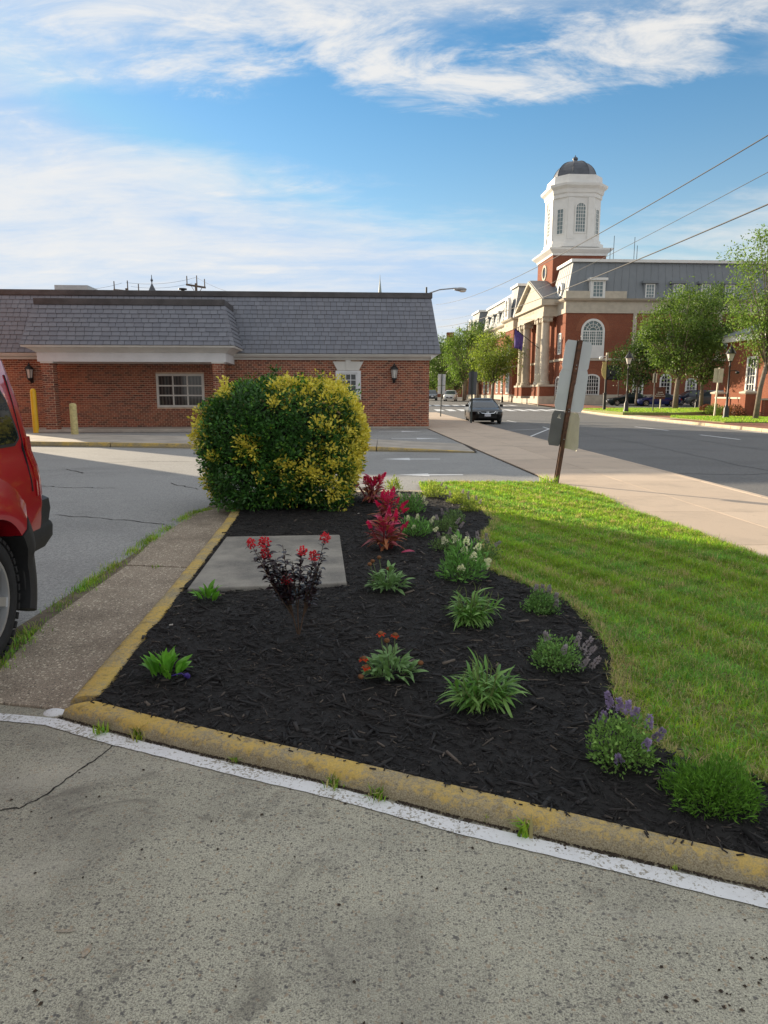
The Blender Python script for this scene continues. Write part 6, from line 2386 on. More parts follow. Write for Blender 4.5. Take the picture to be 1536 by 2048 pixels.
# ---- red SUV at the left, tail end in view
hd = Vector((0.08, -0.997, 0))
suv = empty("red_suv", (-3.15, 4.56, 0.0), math.atan2(hd.y, hd.x), "red sport utility vehicle with black bumper at the left edge", "car")
M_RED = paint("deep_red_paint", (0.46, 0.005, 0.018), 0.0)
M_RED.node_tree.nodes["Principled BSDF"].inputs["Coat Weight"].default_value = 1.0
LV = [(.42, .24, 4.35, .82), (.55, .12, 4.45, .885), (.80, .09, 4.48, .905), (.98, .10, 4.44, .905), (1.06, .11, 4.30, .895), (1.12, .13, 3.38, .885), (1.18, .15, 3.26, .875), (1.22, .145, 3.2, .88), (1.45, .18, 2.95, .855), (1.70, .25, 2.70, .815), (1.84, .34, 2.5, .76), (1.91, .62, 2.3, .64)]
body = MB().rings([contour(x0, x1, hw, z, 0.10 if z < 1.2 else 0.14, 0.25) for z, x0, x1, hw in LV]).build("body", M_RED, suv)
cut_wells(body, [(0.95, 0.37), (3.65, 0.37)], 0.46, 0.9)


def hw_at(z):
    for (z0, a0, b0, h0), (z1, a1, b1, h1) in zip(LV[:-1], LV[1:]):
        if z0 <= z <= z1:
            return h0 + (h1 - h0) * (z - z0) / (z1 - z0)
    return 0.7


def side_patch(parent, pts, off, name, mat, s=1, thick=0.012):
    """polygon (x,z) laid on the body side as fan strips"""
    cx = sum(p[0] for p in pts) / len(pts)
    cz = sum(p[1] for p in pts) / len(pts)
    mb = MB()
    P = lambda x, z, d=0: (x, s * (hw_at(z) + off + d), z)
    N = 5
    for (x0, z0), (x1, z1) in zip(pts, pts[1:] + pts[:1]):
        for k in range(N):
            t0, t1 = k / N, (k + 1) / N
            a = (cx + (x0 - cx) * t0, cz + (z0 - cz) * t0)
            b = (cx + (x0 - cx) * t1, cz + (z0 - cz) * t1)
            c = (cx + (x1 - cx) * t1, cz + (z1 - cz) * t1)
            d = (cx + (x1 - cx) * t0, cz + (z1 - cz) * t0)
            mb.poly([P(*q) for q in ([a, b, c, d] if k else [a, b, c])])
        mb.poly([P(x0, z0), P(x0, z0, -thick * 2), P(x1, z1, -thick * 2), P(x1, z1)])
    return mb.build(name, mat, parent)


for s in (1, -1):
    q = [(0.40, 1.27), (0.40, 1.245), (0.45, 1.215), (1.50, 1.215), (1.44, 1.66), (0.80, 1.67), (0.60, 1.64), (0.47, 1.46)]
    side_patch(suv, q, 0.006, "quarter_window", M_CARGL, s)
    qf = [(0.375, 1.27), (0.375, 1.235), (0.44, 1.195), (1.53, 1.195), (1.47, 1.68), (0.79, 1.69), (0.58, 1.66), (0.445, 1.47)]
    side_patch(suv, qf, 0.003, "window_trim", M_RED if False else M_PLAST, s)
    side_patch(suv, [(1.58, 1.215), (2.95, 1.215), (2.60, 1.60), (1.52, 1.60)], 0.006, "door_window", M_CARGL, s)
    # tail lamp wraps the rear corner
    mb = MB()
    zs_ = [0.86, 0.95, 1.05, 1.15, 1.24]
    rs = []
    for z in zs_:
        xr_ = np.interp(z, [l[0] for l in LV], [l[1] for l in LV])
        h = hw_at(z)
        rs.append([(xr_ + 0.16, s * (h + 0.004), z), (xr_ + 0.05, s * (h - 0.008), z), (xr_ - 0.006, s * (h - 0.06), z), (xr_ - 0.012, s * (h - 0.17), z), (xr_ + 0.05, s * (h - 0.15), z)])
    mb.rings(rs)
    mb.build("tail_lamp", M_TAIL, suv, smooth=True, auto=50)
    # wheel arch flares
    for wx in (0.95, 3.65):
        for nm, a0, a1, mt, r0, r1, pr in (("fender_flare", 42, 172, M_RED, 0.455, 0.70, 0.055), ("arch_cladding", -22, 41, M_PLAST, 0.455, 0.66, 0.062), ("arch_cladding", 173, 200, M_PLAST, 0.455, 0.62, 0.06)):
            rs = []
            n = max(6, int((a1 - a0) / 7))
            for k in range(n + 1):
                a = R(180 - (a0 + (a1 - a0) * k / n))
                ca, sa = math.cos(a), math.sin(a)
                row = []
                for rr_, yy in ((r0, -0.12), (r0, pr), (r0 + 0.05, pr + 0.012), (r0 + 0.14, pr * 0.75), (r1, 0.004), (r1 + 0.01, -0.05)):
                    zz = 0.37 + rr_ * sa
                    row.append((wx + rr_ * ca, s * (hw_at(min(max(zz, 0.5), 1.05)) + yy), zz))
                rs.append(row)
            MB().rings(rs, True).build(nm, mt, suv, smooth=True, auto=40)
    for wx in (0.95, 3.65):
        wheel(suv, wx, s * 0.90, 0.372, 0.25, 6)
    # mud flap
    MB().box(0.47, 0.50, s * 0.62, s * 0.90, 0.18, 0.60).build("mud_flap", M_PLAST, suv, bevel=0.01) if s > 0 else MB().box(0.47, 0.50, -0.90, -0.62, 0.18, 0.60).build("mud_flap", M_PLAST, suv, bevel=0.01)
    side_patch(suv, [(0.30, 0.90), (0.312, 0.90), (0.392, 1.62), (0.38, 1.62)], 0.004, "panel_gap", M_DARK, s)
    side_patch(suv, [(0.80, 0.905), (1.0, 0.905), (1.0, 1.04), (0.80, 1.04)], -0.02, "fuel_flap", M_RED, s)
# rear bumper with step
mb = MB()
mb.rings([contour(0.03, 0.46, 0.87, 0.50, 0.08, 0.02), contour(-0.04, 0.46, 0.895, 0.56, 0.08, 0.02), contour(-0.055, 0.46, 0.895, 0.63, 0.08, 0.02), contour(-0.045, 0.40, 0.89, 0.655, 0.08, 0.02), contour(0.005, 0.36, 0.885, 0.67, 0.05, 0.02), contour(-0.01, 0.36, 0.90, 0.75, 0.06, 0.02), contour(0.005, 0.36, 0.90, 0.82, 0.06, 0.02), contour(0.06, 0.34, 0.87, 0.85, 0.05, 0.02)])
mb.build("rear_bumper", M_PLAST, suv, smooth=True, auto=30)
MB().rings([contour(0.2, 4.45, 0.80, 0.36), contour(0.2, 4.45, 0.84, 0.43)]).build("sill", M_PLAST, suv)
MB().box(0.55, 2.2, 0.55, 0.62, 1.84, 1.88).build("roof_rail", M_PLAST, suv)
MB().box(0.55, 2.2, -0.62, -0.55, 1.84, 1.88).build("roof_rail", M_PLAST, suv)
MB().poly([(2.72, -0.62, 1.60), (2.72, 0.62, 1.60), (3.24, 0.74, 1.2), (3.24, -0.74, 1.2)][::-1]).build("windscreen", M_WSGL, suv)


# ---- generic cars
def make_car(name, loc, rz, label, paintm, kind='sedan', L=4.6, W=1.78, plate=True, grille_chrome=True):
    e = empty(name, loc, rz, label, "car", "cars on and beside the street")
    h = W / 2
    k = L / 4.6
    if kind == 'sedan':
        lv = [(.20, .15, 4.42, .92), (.34, .04, 4.56, .97), (.55, .0, 4.60, 1.0), (.70, .02, 4.52, 1.0), (.80, .04, 4.30, .985), (.88, .08, 3.75, .965), (.93, .12, 3.42, .94)]
        gl = [(.93, .42, 3.36, .92), (1.15, .86, 2.86, .83), (1.36, 1.36, 2.36, .70)]
        rf = [(1.36, 1.32, 2.40, .71), (1.42, 1.55, 2.22, .62), (1.445, 1.75, 2.05, .45)]
        r = 0.325
        wx = (0.98, 3.72)
    else:
        lv = [(.28, .12, 4.42, .92), (.45, .02, 4.56, .98), (.70, .0, 4.58, 1.0), (.92, .02, 4.50, 1.0), (1.02, .04, 4.25, .98), (1.08, .06, 3.50, .96)]
        gl = [(1.08, .10, 3.45, .94), (1.35, .22, 3.02, .86), (1.60, .42, 2.62, .77)]
        rf = [(1.60, .38, 2.66, .78), (1.68, .55, 2.5, .70), (1.71, .8, 2.3, .5)]
        r = 0.36
        wx = (0.92, 3.68)
    b = MB().rings([contour(x0 * k, x1 * k, hw * h, z, 0.3, 0.42) for z, x0, x1, hw in lv]).build("body", paintm, e)
    cut_wells(b, [(x * k, r) for x in wx], r * 1.16, h)
    MB().rings([contour(x0 * k, x1 * k, hw * h, z, 0.2, 0.25) for z, x0, x1, hw in gl]).build("windows", M_WSGL, e, smooth=True, auto=40)
    MB().rings([contour(x0 * k, x1 * k, hw * h, z, 0.2, 0.25) for z, x0, x1, hw in rf]).build("roof", paintm, e, smooth=True, auto=40)
    # pillars
    mb = MB()
    for s in (-1, 1):
        g0, g1 = gl[0], gl[-1]
        for xa, xb in ((g0[1] + 0.12, g1[1] + 0.1), ((g0[1] + g0[2]) / 2, (g1[1] + g1[2]) / 2), (g0[2] - 0.22, g1[2] - 0.12)):
            mb.tube([(xa * k, s * (g0[3] * h - 0.0), g0[0]), (xb * k, s * (g1[3] * h + 0.0), g1[0])], 0.035, 5)
    mb.build("pillars", paintm, e)
    for x in wx:
        for s in (-1, 1):
            wheel(e, x * k, s * (h - 0.015), r, 0.2, 5, False)
    # face
    zf = lv[2][0]
    xf = L
    for s in (-1, 1):
        mb = MB()
        mb.hexa([((xf - 0.40), s * (h - 0.06), zf + 0.06), (xf - 0.02, s * (h - 0.42), zf + 0.04), (xf - 0.06, s * (h - 0.42), zf + 0.15), ((xf - 0.42), s * (h - 0.05), zf + 0.20),
                 ((xf - 0.38), s * (h - 0.03), zf + 0.06), (xf + 0.012, s * (h - 0.40), zf + 0.04), (xf - 0.03, s * (h - 0.40), zf + 0.16), ((xf - 0.40), s * (h - 0.02), zf + 0.21)])
        mb.build("headlight", M_HEADL, e)
        MB().box(-0.02, 0.18, (s * h * 0.86 - 0.2) if s > 0 else s * h * 0.86, (s * h * 0.86) if s > 0 else s * h * 0.86 + 0.2, zf + 0.08, zf + 0.24).build("tail_light", M_TAIL, e)
        mb = MB()
        mb.box(gl[0][2] * k - 0.55, gl[0][2] * k - 0.38, s * (h + 0.02) if s > 0 else -(h + 0.2), (h + 0.2) if s > 0 else -(h + 0.02), gl[0][0] + 0.02, gl[0][0] + 0.16)
        mb.build("mirror", paintm, e, bevel=0.03)
    MB().box(xf - 0.1, xf + 0.012, -0.5, 0.5, zf - 0.20, zf - 0.04).build("lower_grille", M_DARK, e)
    if grille_chrome:
        mb = MB()
        mb.tube([(xf - 0.05, -0.46, zf + 0.17), (xf + 0.02, -0.34, zf + 0.07), (xf + 0.03, 0.0, zf + 0.045), (xf + 0.02, 0.34, zf + 0.07), (xf - 0.05, 0.46, zf + 0.17)], 0.022, 6)
        mb.build("grille_bar", M_CHROME, e)
        mb = MB()
        for y in (-0.045, 0.045):
            mb.hexa([(xf + 0.035, y - 0.014, zf + 0.075), (xf + 0.035, y + 0.014, zf + 0.075), (xf + 0.02, y + 0.014, zf + 0.165), (xf + 0.02, y - 0.014, zf + 0.165), (xf + 0.05, y - 0.014, zf + 0.075), (xf + 0.05, y + 0.014, zf + 0.075), (xf + 0.035, y + 0.014, zf + 0.165), (xf + 0.035, y - 0.014, zf + 0.165)])
        mb.box(xf + 0.03, xf + 0.047, -0.04, 0.04, zf + 0.108, zf + 0.128)
        mb.build("emblem", M_CHROME, e)
    if plate:
        MB().box(xf + 0.01, xf + 0.035, -0.17, 0.17, zf - 0.11, zf + 0.03).build("number_plate", M_PLATE, e)
    return e


M_BLK = paint("black_car_paint", (0.004, 0.0042, 0.005))
M_WHT = paint("white_car_paint", (0.62, 0.63, 0.64), 0.0)
M_NAVY = paint("navy_car_paint", (0.008, 0.014, 0.045))
M_BLUE = paint("bright_blue_car_paint", (0.012, 0.022, 0.14))
M_GRN = paint("dark_teal_car_paint", (0.010, 0.018, 0.022))
M_SIL = paint("grey_car_paint", (0.10, 0.115, 0.13))
make_car("black_sedan", (5.86, 43.4, -0.12), R(-91), "black sedan parked at the left kerb facing the camera", M_BLK)
p = A(905, 800, 108)
make_car("white_suv", (p.x + 0.3, 112, -0.12 + zr(110)), R(-101), "white utility vehicle driving towards the camera beyond the crosswalk", M_WHT, 'suv', 4.7, 1.85, grille_chrome=False)
p = A(865, 800, 112)
make_car("grey_car", (p.x, 117, -0.12 + zr(115)), R(-90), "small dark grey car just right of the bank corner", M_SIL, 'suv', 4.5, 1.8)
xs = lambda px, Y: A(px, 800, Y).x
make_car("dark_sedan", (xs(1300, 78.5), 78.5, 0.05 + zr(78)), R(180), "dark teal sedan parked by the courthouse, leftmost of the row", M_GRN, 'sedan', 4.9, 1.85)
make_car("blue_car", (xs(1358, 76.0), 76.0, 0.05 + zr(76)), R(176), "shiny blue car parked by the courthouse behind the brown sign", M_BLUE, 'sedan', 4.6)
make_car("navy_suv", (xs(1422, 79.5), 79.5, 0.05 + zr(79)), R(180), "navy utility vehicle parked by the courthouse behind the tree trunks", M_NAVY, 'suv', 4.7, 1.85)
make_car("grey_sedan", (xs(1462, 74.0), 74.0, 0.05 + zr(74)), R(160), "dark grey car parked by the courthouse beside the garden wall pier", M_SIL, 'suv', 4.5)
# ================================================================== PLANTS
M_LEAFC = leafmat("bush_leaves", 0.25, 0.38, 0.45)
M_TREE = leafmat("tree_leaves", 0.40, 0.5, 0.35)
M_BARK = plain("grey_brown_bark", (0.20, 0.165, 0.13), 0.95, 0.25, 5, 0.5, 40)
M_TWIG = plain("brown_twig", (0.09, 0.055, 0.035), 0.9, 0.25, 8)

# ---- big variegated bush
BX, BY = -1.30, 9.25
bush = empty("variegated_bush", (BX, BY, 0.03), 0, "big rounded green and yellow variegated bush at the back of the bed", "bush")
r = np.random.default_rng(31)


def bush_surf(n, r, shrink=1.0):
    """points on a squarish rounded bush: returns pos, normal"""
    u = r.normal(0, 1, (n, 3))
    u = norm(u)
    # superellipsoid exponent ~3.2
    p = 5.6
    k = (np.abs(u[:, 0]) ** p + np.abs(u[:, 1]) ** p + np.abs(u[:, 2]) ** p) ** (-1 / p)
    s = u * k[:, None]
    z = s[:, 2]
    taper = np.where(z < 0, 1.0 - 0.22 * (-z) ** 1.6, 1.0 - 0.05 * z ** 2)
    lump = 1 + 0.035 * np.sin(5.1 * u[:, 0] + 2.0 * u[:, 2]) + 0.03 * np.sin(7 * u[:, 2] + 3 * u[:, 1] + 1.0) + 0.02 * np.sin(13 * u[:, 0] + 11 * u[:, 2])
    pos = np.stack([s[:, 0] * 0.99 * taper, s[:, 1] * 0.95 * taper, 0.81 + z * 0.78], 1)
    pos[:, :2] *= (lump * shrink)[:, None]
    pos[:, 2] = 0.81 + (pos[:, 2] - 0.81) * shrink * lump
    nn = norm(np.stack([np.sign(s[:, 0]) * np.abs(s[:, 0]) ** 2 / 1.2, np.sign(s[:, 1]) * np.abs(s[:, 1]) ** 2 / 1.05, np.sign(z) * np.abs(z) ** 2 / 0.86], 1))
    return pos, nn


NC, PER = 1500, 26
cpos, cn = bush_surf(NC, r)
ok = (cpos[:, 1] < 0.8) & (cpos[:, 2] > 0.04)
cpos, cn = cpos[ok], cn[ok]
NC = len(cpos)
# yellow patches given in the bush's own front coordinates (x across, z up)
blobs = [(-1.0, 1.15, .10, .32, .9), (-0.78, 1.50, .20, .07, 1.0), (0.06, 1.53, .17, .10, 1.0), (0.02, 1.38, .10, .14, .8), (0.50, 1.49, .32, .14, 1.0), (0.86, 1.30, .16, .16, .9), (0.74, 1.12, .26, .16, 1.0),
         (0.96, 0.86, .26, .42, .95), (0.55, 0.86, .20, .10, .9), (0.50, 0.56, .36, .20, .75), (0.80, 0.36, .28, .24, .7), (-0.34, 0.86, .14, .12, .9), (-0.28, 0.60, .12, .12, .5), (0.10, 0.60, .10, .14, .8), (-0.75, 0.76, .05, .06, .9), (1.0, 1.1, .10, .34, .9), (-0.92, .35, .06, .2, .6)]
cy = np.zeros(NC)
for bx, bz, sx, sz, a_ in blobs:
    cy = np.maximum(cy, a_ * np.exp(-np.abs((cpos[:, 0] - bx) / sx) ** 2.2 - np.abs((cpos[:, 2] - bz) / sz) ** 2.2))
cyel = r.random(NC) < np.clip(cy * 1.35 - 0.22, 0, 0.95)
half = (~cyel) & (r.random(NC) < cy * 1.8)
out = np.where(cyel, r.uniform(0.0, 0.06, NC), r.uniform(-0.05, 0.04, NC))
# a few stray shoots on top
stray = (cn[:, 2] > 0.7) & (r.random(NC) < 0.10)
out = np.where(stray, r.uniform(0.08, 0.16, NC), out)
cpos = cpos + cn * out[:, None]
ctone = r.uniform(0.5, 1.35, NC)
axis = norm(cn * 0.8 + np.array([0, 0, 0.65]) + r.normal(0, 0.22, (NC, 3)))
ci = np.repeat(np.arange(NC), PER)
n = len(ci)
t = r.random(n)
rad = norm(np.cross(axis[ci], r.normal(0, 1, (n, 3))))
spread = r.uniform(0.012, 0.065, n) * np.where(cyel[ci], 0.95, 1.3)
pos = cpos[ci] + axis[ci] * ((t - 0.75) * 0.16)[:, None] + rad * spread[:, None]
d = norm(axis[ci] * (0.35 + 0.75 * t)[:, None] + rad * (1.15 - 0.5 * t)[:, None] + r.normal(0, 0.22, (n, 3)))
up = norm(axis[ci] + r.normal(0, 0.3, (n, 3)))
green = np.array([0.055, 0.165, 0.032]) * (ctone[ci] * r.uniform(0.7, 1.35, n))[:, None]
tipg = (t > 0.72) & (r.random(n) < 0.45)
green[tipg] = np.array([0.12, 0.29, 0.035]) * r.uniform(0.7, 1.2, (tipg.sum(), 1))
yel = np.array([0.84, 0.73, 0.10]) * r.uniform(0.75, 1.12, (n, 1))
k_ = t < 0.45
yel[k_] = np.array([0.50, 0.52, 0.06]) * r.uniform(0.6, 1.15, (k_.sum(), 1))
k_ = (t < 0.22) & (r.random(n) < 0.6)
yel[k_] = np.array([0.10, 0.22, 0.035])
hm_ = half[ci] & (r.random(n) < 0.5)
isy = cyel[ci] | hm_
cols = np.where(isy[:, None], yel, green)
L = r.uniform(0.034, 0.060, n) * (0.8 + 0.3 * t)
W = L * r.uniform(0.44, 0.60, n)
keep = pos[:, 2] > 0.02
pos, d, up, L, W, cols = pos[keep], d[keep], up[keep], L[keep], W[keep], cols[keep]
# plain green leaves filling the volume between the shoots
p2, n2_ = bush_surf(26000, r)
p2 = p2 - n2_ * (0.02 + 0.17 * r.random(26000) ** 1.2)[:, None]
k2 = (p2[:, 1] < 0.75) & (p2[:, 2] > 0.05) & ~((p2[:, 2] < 0.2) & (r.random(26000) < 0.4))
p2, n2_ = p2[k2], n2_[k2]
m2 = len(p2)
d2_ = norm(n2_ * 0.6 + r.normal(0, 0.55, (m2, 3)) + np.array([0, 0, 0.5]))
L2 = r.uniform(0.042, 0.068, m2)
c2_ = np.array([0.05, 0.145, 0.03]) * r.uniform(0.55, 1.5, (m2, 1))
yp = np.zeros(m2)
for bx, bz, sx, sz, a_ in blobs:
    yp = np.maximum(yp, a_ * np.exp(-np.abs((p2[:, 0] - bx) / sx) ** 2.2 - np.abs((p2[:, 2] - bz) / sz) ** 2.2))
ky = r.random(m2) < yp * 0.42
c2_[ky] = np.array([0.60, 0.55, 0.06]) * r.uniform(0.6, 1.1, (ky.sum(), 1))
pos, d, up = np.concatenate([pos, p2]), np.concatenate([d, d2_]), np.concatenate([up, norm(n2_ + r.normal(0, 0.5, (m2, 3)))])
L, W, cols = np.concatenate([L, L2]), np.concatenate([W, L2 * 0.52]), np.concatenate([cols, c2_])
V, F = leaf_cloud(pos, d, up, L, W, 0.15, 0.22)
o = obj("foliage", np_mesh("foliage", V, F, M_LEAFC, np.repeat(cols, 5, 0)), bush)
tag(o, kind='stuff')
# added solid dark core that keeps light from leaking through, and stems
M_CORE = plain("dark_inner_core", (0.012, 0.020, 0.008), 0.95, 0.5, 14)
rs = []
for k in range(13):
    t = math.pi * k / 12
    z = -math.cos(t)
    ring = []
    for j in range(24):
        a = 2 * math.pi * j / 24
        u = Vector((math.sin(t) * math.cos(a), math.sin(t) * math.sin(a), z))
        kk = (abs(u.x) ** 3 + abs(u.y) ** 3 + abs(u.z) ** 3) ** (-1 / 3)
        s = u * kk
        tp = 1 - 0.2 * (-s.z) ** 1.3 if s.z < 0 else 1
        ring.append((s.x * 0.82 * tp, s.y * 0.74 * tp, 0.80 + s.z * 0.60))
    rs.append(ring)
MB().rings(rs).build("inner_core", M_CORE, bush, smooth=True)
mb = MB()
for k in range(9):
    a = k * 0.7
    mb.tube([(0.12 * math.cos(a), 0.12 * math.sin(a), -0.05), (0.3 * math.cos(a), 0.3 * math.sin(a), 0.35)], [0.03, 0.02], 6)
mb.build("stems", M_TWIG, bush)


# ---- leaf shapes shared by the bedding plants
def leaf_mesh(name, L, W, mat, droop=0.3, fold=0.12, seg=5, shape=1.0, wave=0.0):
    """one leaf along +x starting at origin, tip bending down"""
    V, Fc = [], []
    for i in range(seg + 1):
        t = i / seg
        w = W * 0.5 * (math.sin(math.pi * min(1, (t ** shape) * 0.94 + 0.04))) if 0 < i < seg else W * 0.04
        x = L * (t - 0.12 * droop * t * t)
        z = L * (0.18 * math.sin(t * 2.0) * (1 - droop) - droop * t * t * 0.75)
        wv = wave * math.sin(i * 2.1)
        V += [(x, -w, z + fold * w + wv * w), (x, 0, z), (x, w, z + fold * w - wv * w)]
    for i in range(seg):
        a = i * 3
        Fc += [(a, a + 3, a + 4, a + 1), (a + 1, a + 4, a + 5, a + 2)]
    me = bpy.data.meshes.new(name)
    me.from_pydata(V, [], Fc)
    me.materials.append(mat)
    me.polygons.foreach_set('use_smooth', [True] * len(me.polygons))
    me.update()
    return me


def put_leaf(parent, me, p, yaw, pitch, roll=0.0, sc=1.0, name="leaf"):
    o = bpy.data.objects.new(name, me)
    o.location = p
    o.rotation_euler = (roll, -pitch, yaw)
    o.scale = (sc, sc, sc)
    return link(o, parent)


rp = random.Random(77)


def zbed(x, y):
    return float(hm(np.array([x]), np.array([y]))[0])


def at_bed(px, py):
    x, y = G(px, py, 0.05)
    return (x, y, zbed(x, y))


# ---- strap leaved clumps (daisy like), two big ones
ML_STRAP = [leafmat("strap_leaf_green", 0.25, 0.45, 0.4, False, (0.13, 0.29, 0.055)), leafmat("strap_leaf_light", 0.25, 0.45, 0.4, False, (0.22, 0.39, 0.10))]


def strap_clump(px, py, s, label, seed):
    e = empty("leafy_clump", at_bed(px, py), 0, label, "plant", "strap leaved clumps")
    e.scale = (s, s, s)
    rr = random.Random(seed)
    ms = [leaf_mesh("leaf", 0.105, 0.0150, ML_STRAP[k % 2], dr, 0.25, 5, 0.8) for k, dr in enumerate((0.15, 0.4, 0.65, 0.95))]
    stems = MB()
    for k in range(38):
        a = rr.uniform(0, 6.283)
        q = rr.random() ** 0.55
        hx, hy, hz = 0.120 * q * math.cos(a), 0.105 * q * math.sin(a), rr.uniform(0.09, 0.15) * (1.1 - 0.5 * q)
        stems.tube([(0.03 * math.cos(a), 0.03 * math.sin(a), -0.01), (hx * 0.7, hy * 0.7, hz * 0.6), (hx, hy, hz)], [0.004, 0.003, 0.002], 5)
        for j in range(9):
            t = 0.2 + 0.8 * j / 8
            put_leaf(e, rr.choice(ms), (hx * t, hy * t, hz * t), a + rr.uniform(-1.9, 1.9) * (1.15 - 0.5 * q), min(1.0, rr.uniform(-0.45, 0.75) + 0.3 * t), rr.uniform(-0.5, 0.5), rr.uniform(0.55, 1.0))
        # thin withered tips
        if k % 2 == 0:
            stems.tube([(hx, hy, hz), (hx * 1.15, hy * 1.1, hz + 0.05), (hx * 1.15 + rr.uniform(-.02, .02), hy * 1.1, hz + 0.075)], [0.002, 0.0015, 0.001], 4)
    stems.build("stems", plain("pale_green_stem", (0.16, 0.21, 0.06), 0.7, 0.2), e)


strap_clump(965, 1412, 1.22, "largest strap leaved green clump in the lower middle of the bed", 5)
strap_clump(942, 1245, 1.25, "strap leaved green clump behind the largest one, below the white flowered plant", 6)


# ---- gaillardias
ML_GAI = leafmat("grey_green_leaf", 0.2, 0.6, 0.25, False, (0.20, 0.34, 0.13))
M_RFLOW = leafmat("red_orange_petal", 0.3, 0.6, 0.2, False, (0.50, 0.05, 0.012))
M_SEED = plain("brown_seed_head", (0.17, 0.07, 0.025), 0.9, 0.3, 60, 0.5, 200)


def gaillardia(px, py, s, label, flowers, seed, nl=150):
    e = empty("gaillardia", at_bed(px, py), 0, label, "plant", "gaillardia plants")
    e.scale = (s, s, s)
    rr = random.Random(seed)
    ms = [leaf_mesh("leaf", 0.068, 0.019, ML_GAI, dr, 0.2, 5, 1.2, 0.15) for dr in (0.1, 0.35, 0.6)]
    stems = MB()
    for k in range(nl):
        a = rr.uniform(0, 6.283)
        q = rr.random() ** 0.7
        p = (0.085 * q * math.cos(a), 0.075 * q * math.sin(a), 0.015 + 0.10 * (1 - q * 0.8) * rr.random())
        put_leaf(e, rr.choice(ms), p, a + rr.uniform(-0.7, 0.7), rr.uniform(0.0, 1.15), rr.uniform(-0.4, 0.4), rr.uniform(0.65, 1.15))
    pet = leaf_mesh("petal", 0.022, 0.014, M_RFLOW, 0.5, 0.1, 3, 1.3)
    for fx, fy, fz, petals in flowers:
        stems.tube([(fx * 0.3, fy * 0.3, 0.02), (fx * 0.85, fy * 0.85, fz * 0.7), (fx, fy, fz)], [0.003, 0.0025, 0.002], 5)
        h = MB().sphere((fx, fy, fz), 0.013, 10, 6, (1, 1, 0.8)).build("flower_head", M_SEED, e, smooth=True)
        if petals:
            for j in range(11):
                put_leaf(h, pet, (fx, fy, fz), j * 0.571 + rr.uniform(-.2, .2), rr.uniform(-0.3, 0.2), 0, rr.uniform(0.85, 1.2), "petal")
    stems.build("stems", plain("hairy_stem", (0.13, 0.17, 0.07), 0.8, 0.2), e)


gaillardia(783, 1352, 1.25, "bushy plant with red and orange daisy flowers and brown seed heads", [(-0.045, 0.03, 0.185, True), (-0.02, 0.0, 0.165, False), (0.015, 0.04, 0.175, True), (-0.115, -0.02, 0.095, True), (-0.105, -0.05, 0.07, True), (-0.125, -0.09, 0.045, False), (0.12, -0.02, 0.075, False)], 8)
gaillardia(777, 1182, 1.4, "grey green mound with two rusty brown seed heads in mid bed", [(-0.10, 0.0, 0.145, False), (-0.085, 0.03, 0.155, False), (-0.05, 0.05, 0.17, False), (0.0, 0.0, 0.12, False)], 9, 165)


# ---- small bright green plants on the left
ML_BRI = leafmat("bright_green_leaf", 0.3, 0.4, 0.4, False, (0.17, 0.42, 0.05))
ms_b = [leaf_mesh("leaf", 0.085, 0.030, ML_BRI, dr, 0.3, 6, 1.0, 0.12) for dr in (0.0, 0.25, 0.5)]
M_VIO = plain("deep_violet_petals", (0.06, 0.03, 0.25), 0.6, 0.3, 40)


def bright_plant(px, py, s, label, seed, n, violet=False):
    e = empty("young_green_plant", at_bed(px, py), 0, label, "plant", "young bright green plants")
    e.scale = (s, s, s * 1.15)
    rr = random.Random(seed)
    for k in range(n):
        a = rr.uniform(0, 6.283)
        q = rr.random() ** 0.6
        put_leaf(e, rr.choice(ms_b), (0.06 * q * math.cos(a), 0.045 * q * math.sin(a), 0.01 + 0.05 * (1 - q) * rr.random()), a + rr.uniform(-0.6, 0.6), 1.35 - 0.75 * q + rr.uniform(-.25, .25), rr.uniform(-0.5, 0.5), rr.uniform(0.7, 1.15))
    if violet:
        mb = MB()
        for k in range(5):
            mb.sphere((0.095 + rr.uniform(-.012, .012), -0.02 + rr.uniform(-.01, .01), 0.012 + rr.uniform(0, .01)), 0.009, 8, 5)
        mb.tube([(0.03, -0.02, 0.02), (0.07, -0.02, 0.03), (0.095, -0.02, 0.015)], 0.0025, 5)
        mb.build("violet_flower", M_VIO, e)


bright_plant(333, 1358, 1.22, "small bright green plant with a fallen violet bloom near the kerb corner", 3, 42, True)
bright_plant(417, 1204, 1.15, "small bright green plant beside the left corner of the pad", 4, 30)

# ---- celosias
CEL = [leafmat("celosia_leaf_bronze", 0.25, 0.45, 0.4, False, (0.42, 0.12, 0.14)), leafmat("celosia_leaf_red", 0.3, 0.45, 0.4, False, (0.60, 0.07, 0.17)), leafmat("celosia_leaf_olive", 0.3, 0.45, 0.4, False, (0.42, 0.17, 0.08))]
M_PLUME = leafmat("crimson_plume", 0.3, 0.6, 0.2, False, (0.74, 0.03, 0.17))


def plume_mesh(h, w, seed):
    rr = np.random.default_rng(seed)
    n = 260
    t = rr.random(n)
    rad = w * (1 - t) ** 0.7 * rr.random(n) ** 0.5
    a = rr.random(n) * 6.283
    pos = np.stack([rad * np.cos(a), rad * np.sin(a), t * h], 1)
    d = np.stack([np.cos(a) * 0.5, np.sin(a) * 0.5, np.ones(n)], 1) + rr.normal(0, 0.25, (n, 3))
    V, F = leaf_cloud(pos, d, norm(rr.normal(0, 1, (n, 3))), rr.uniform(0.012, 0.028, n), np.full(n, 0.007), 0.0, 0.3)
    me = np_mesh("plume", V, F, M_PLUME)
    return me


PL = [plume_mesh(0.11, 0.030, k) for k in range(3)]


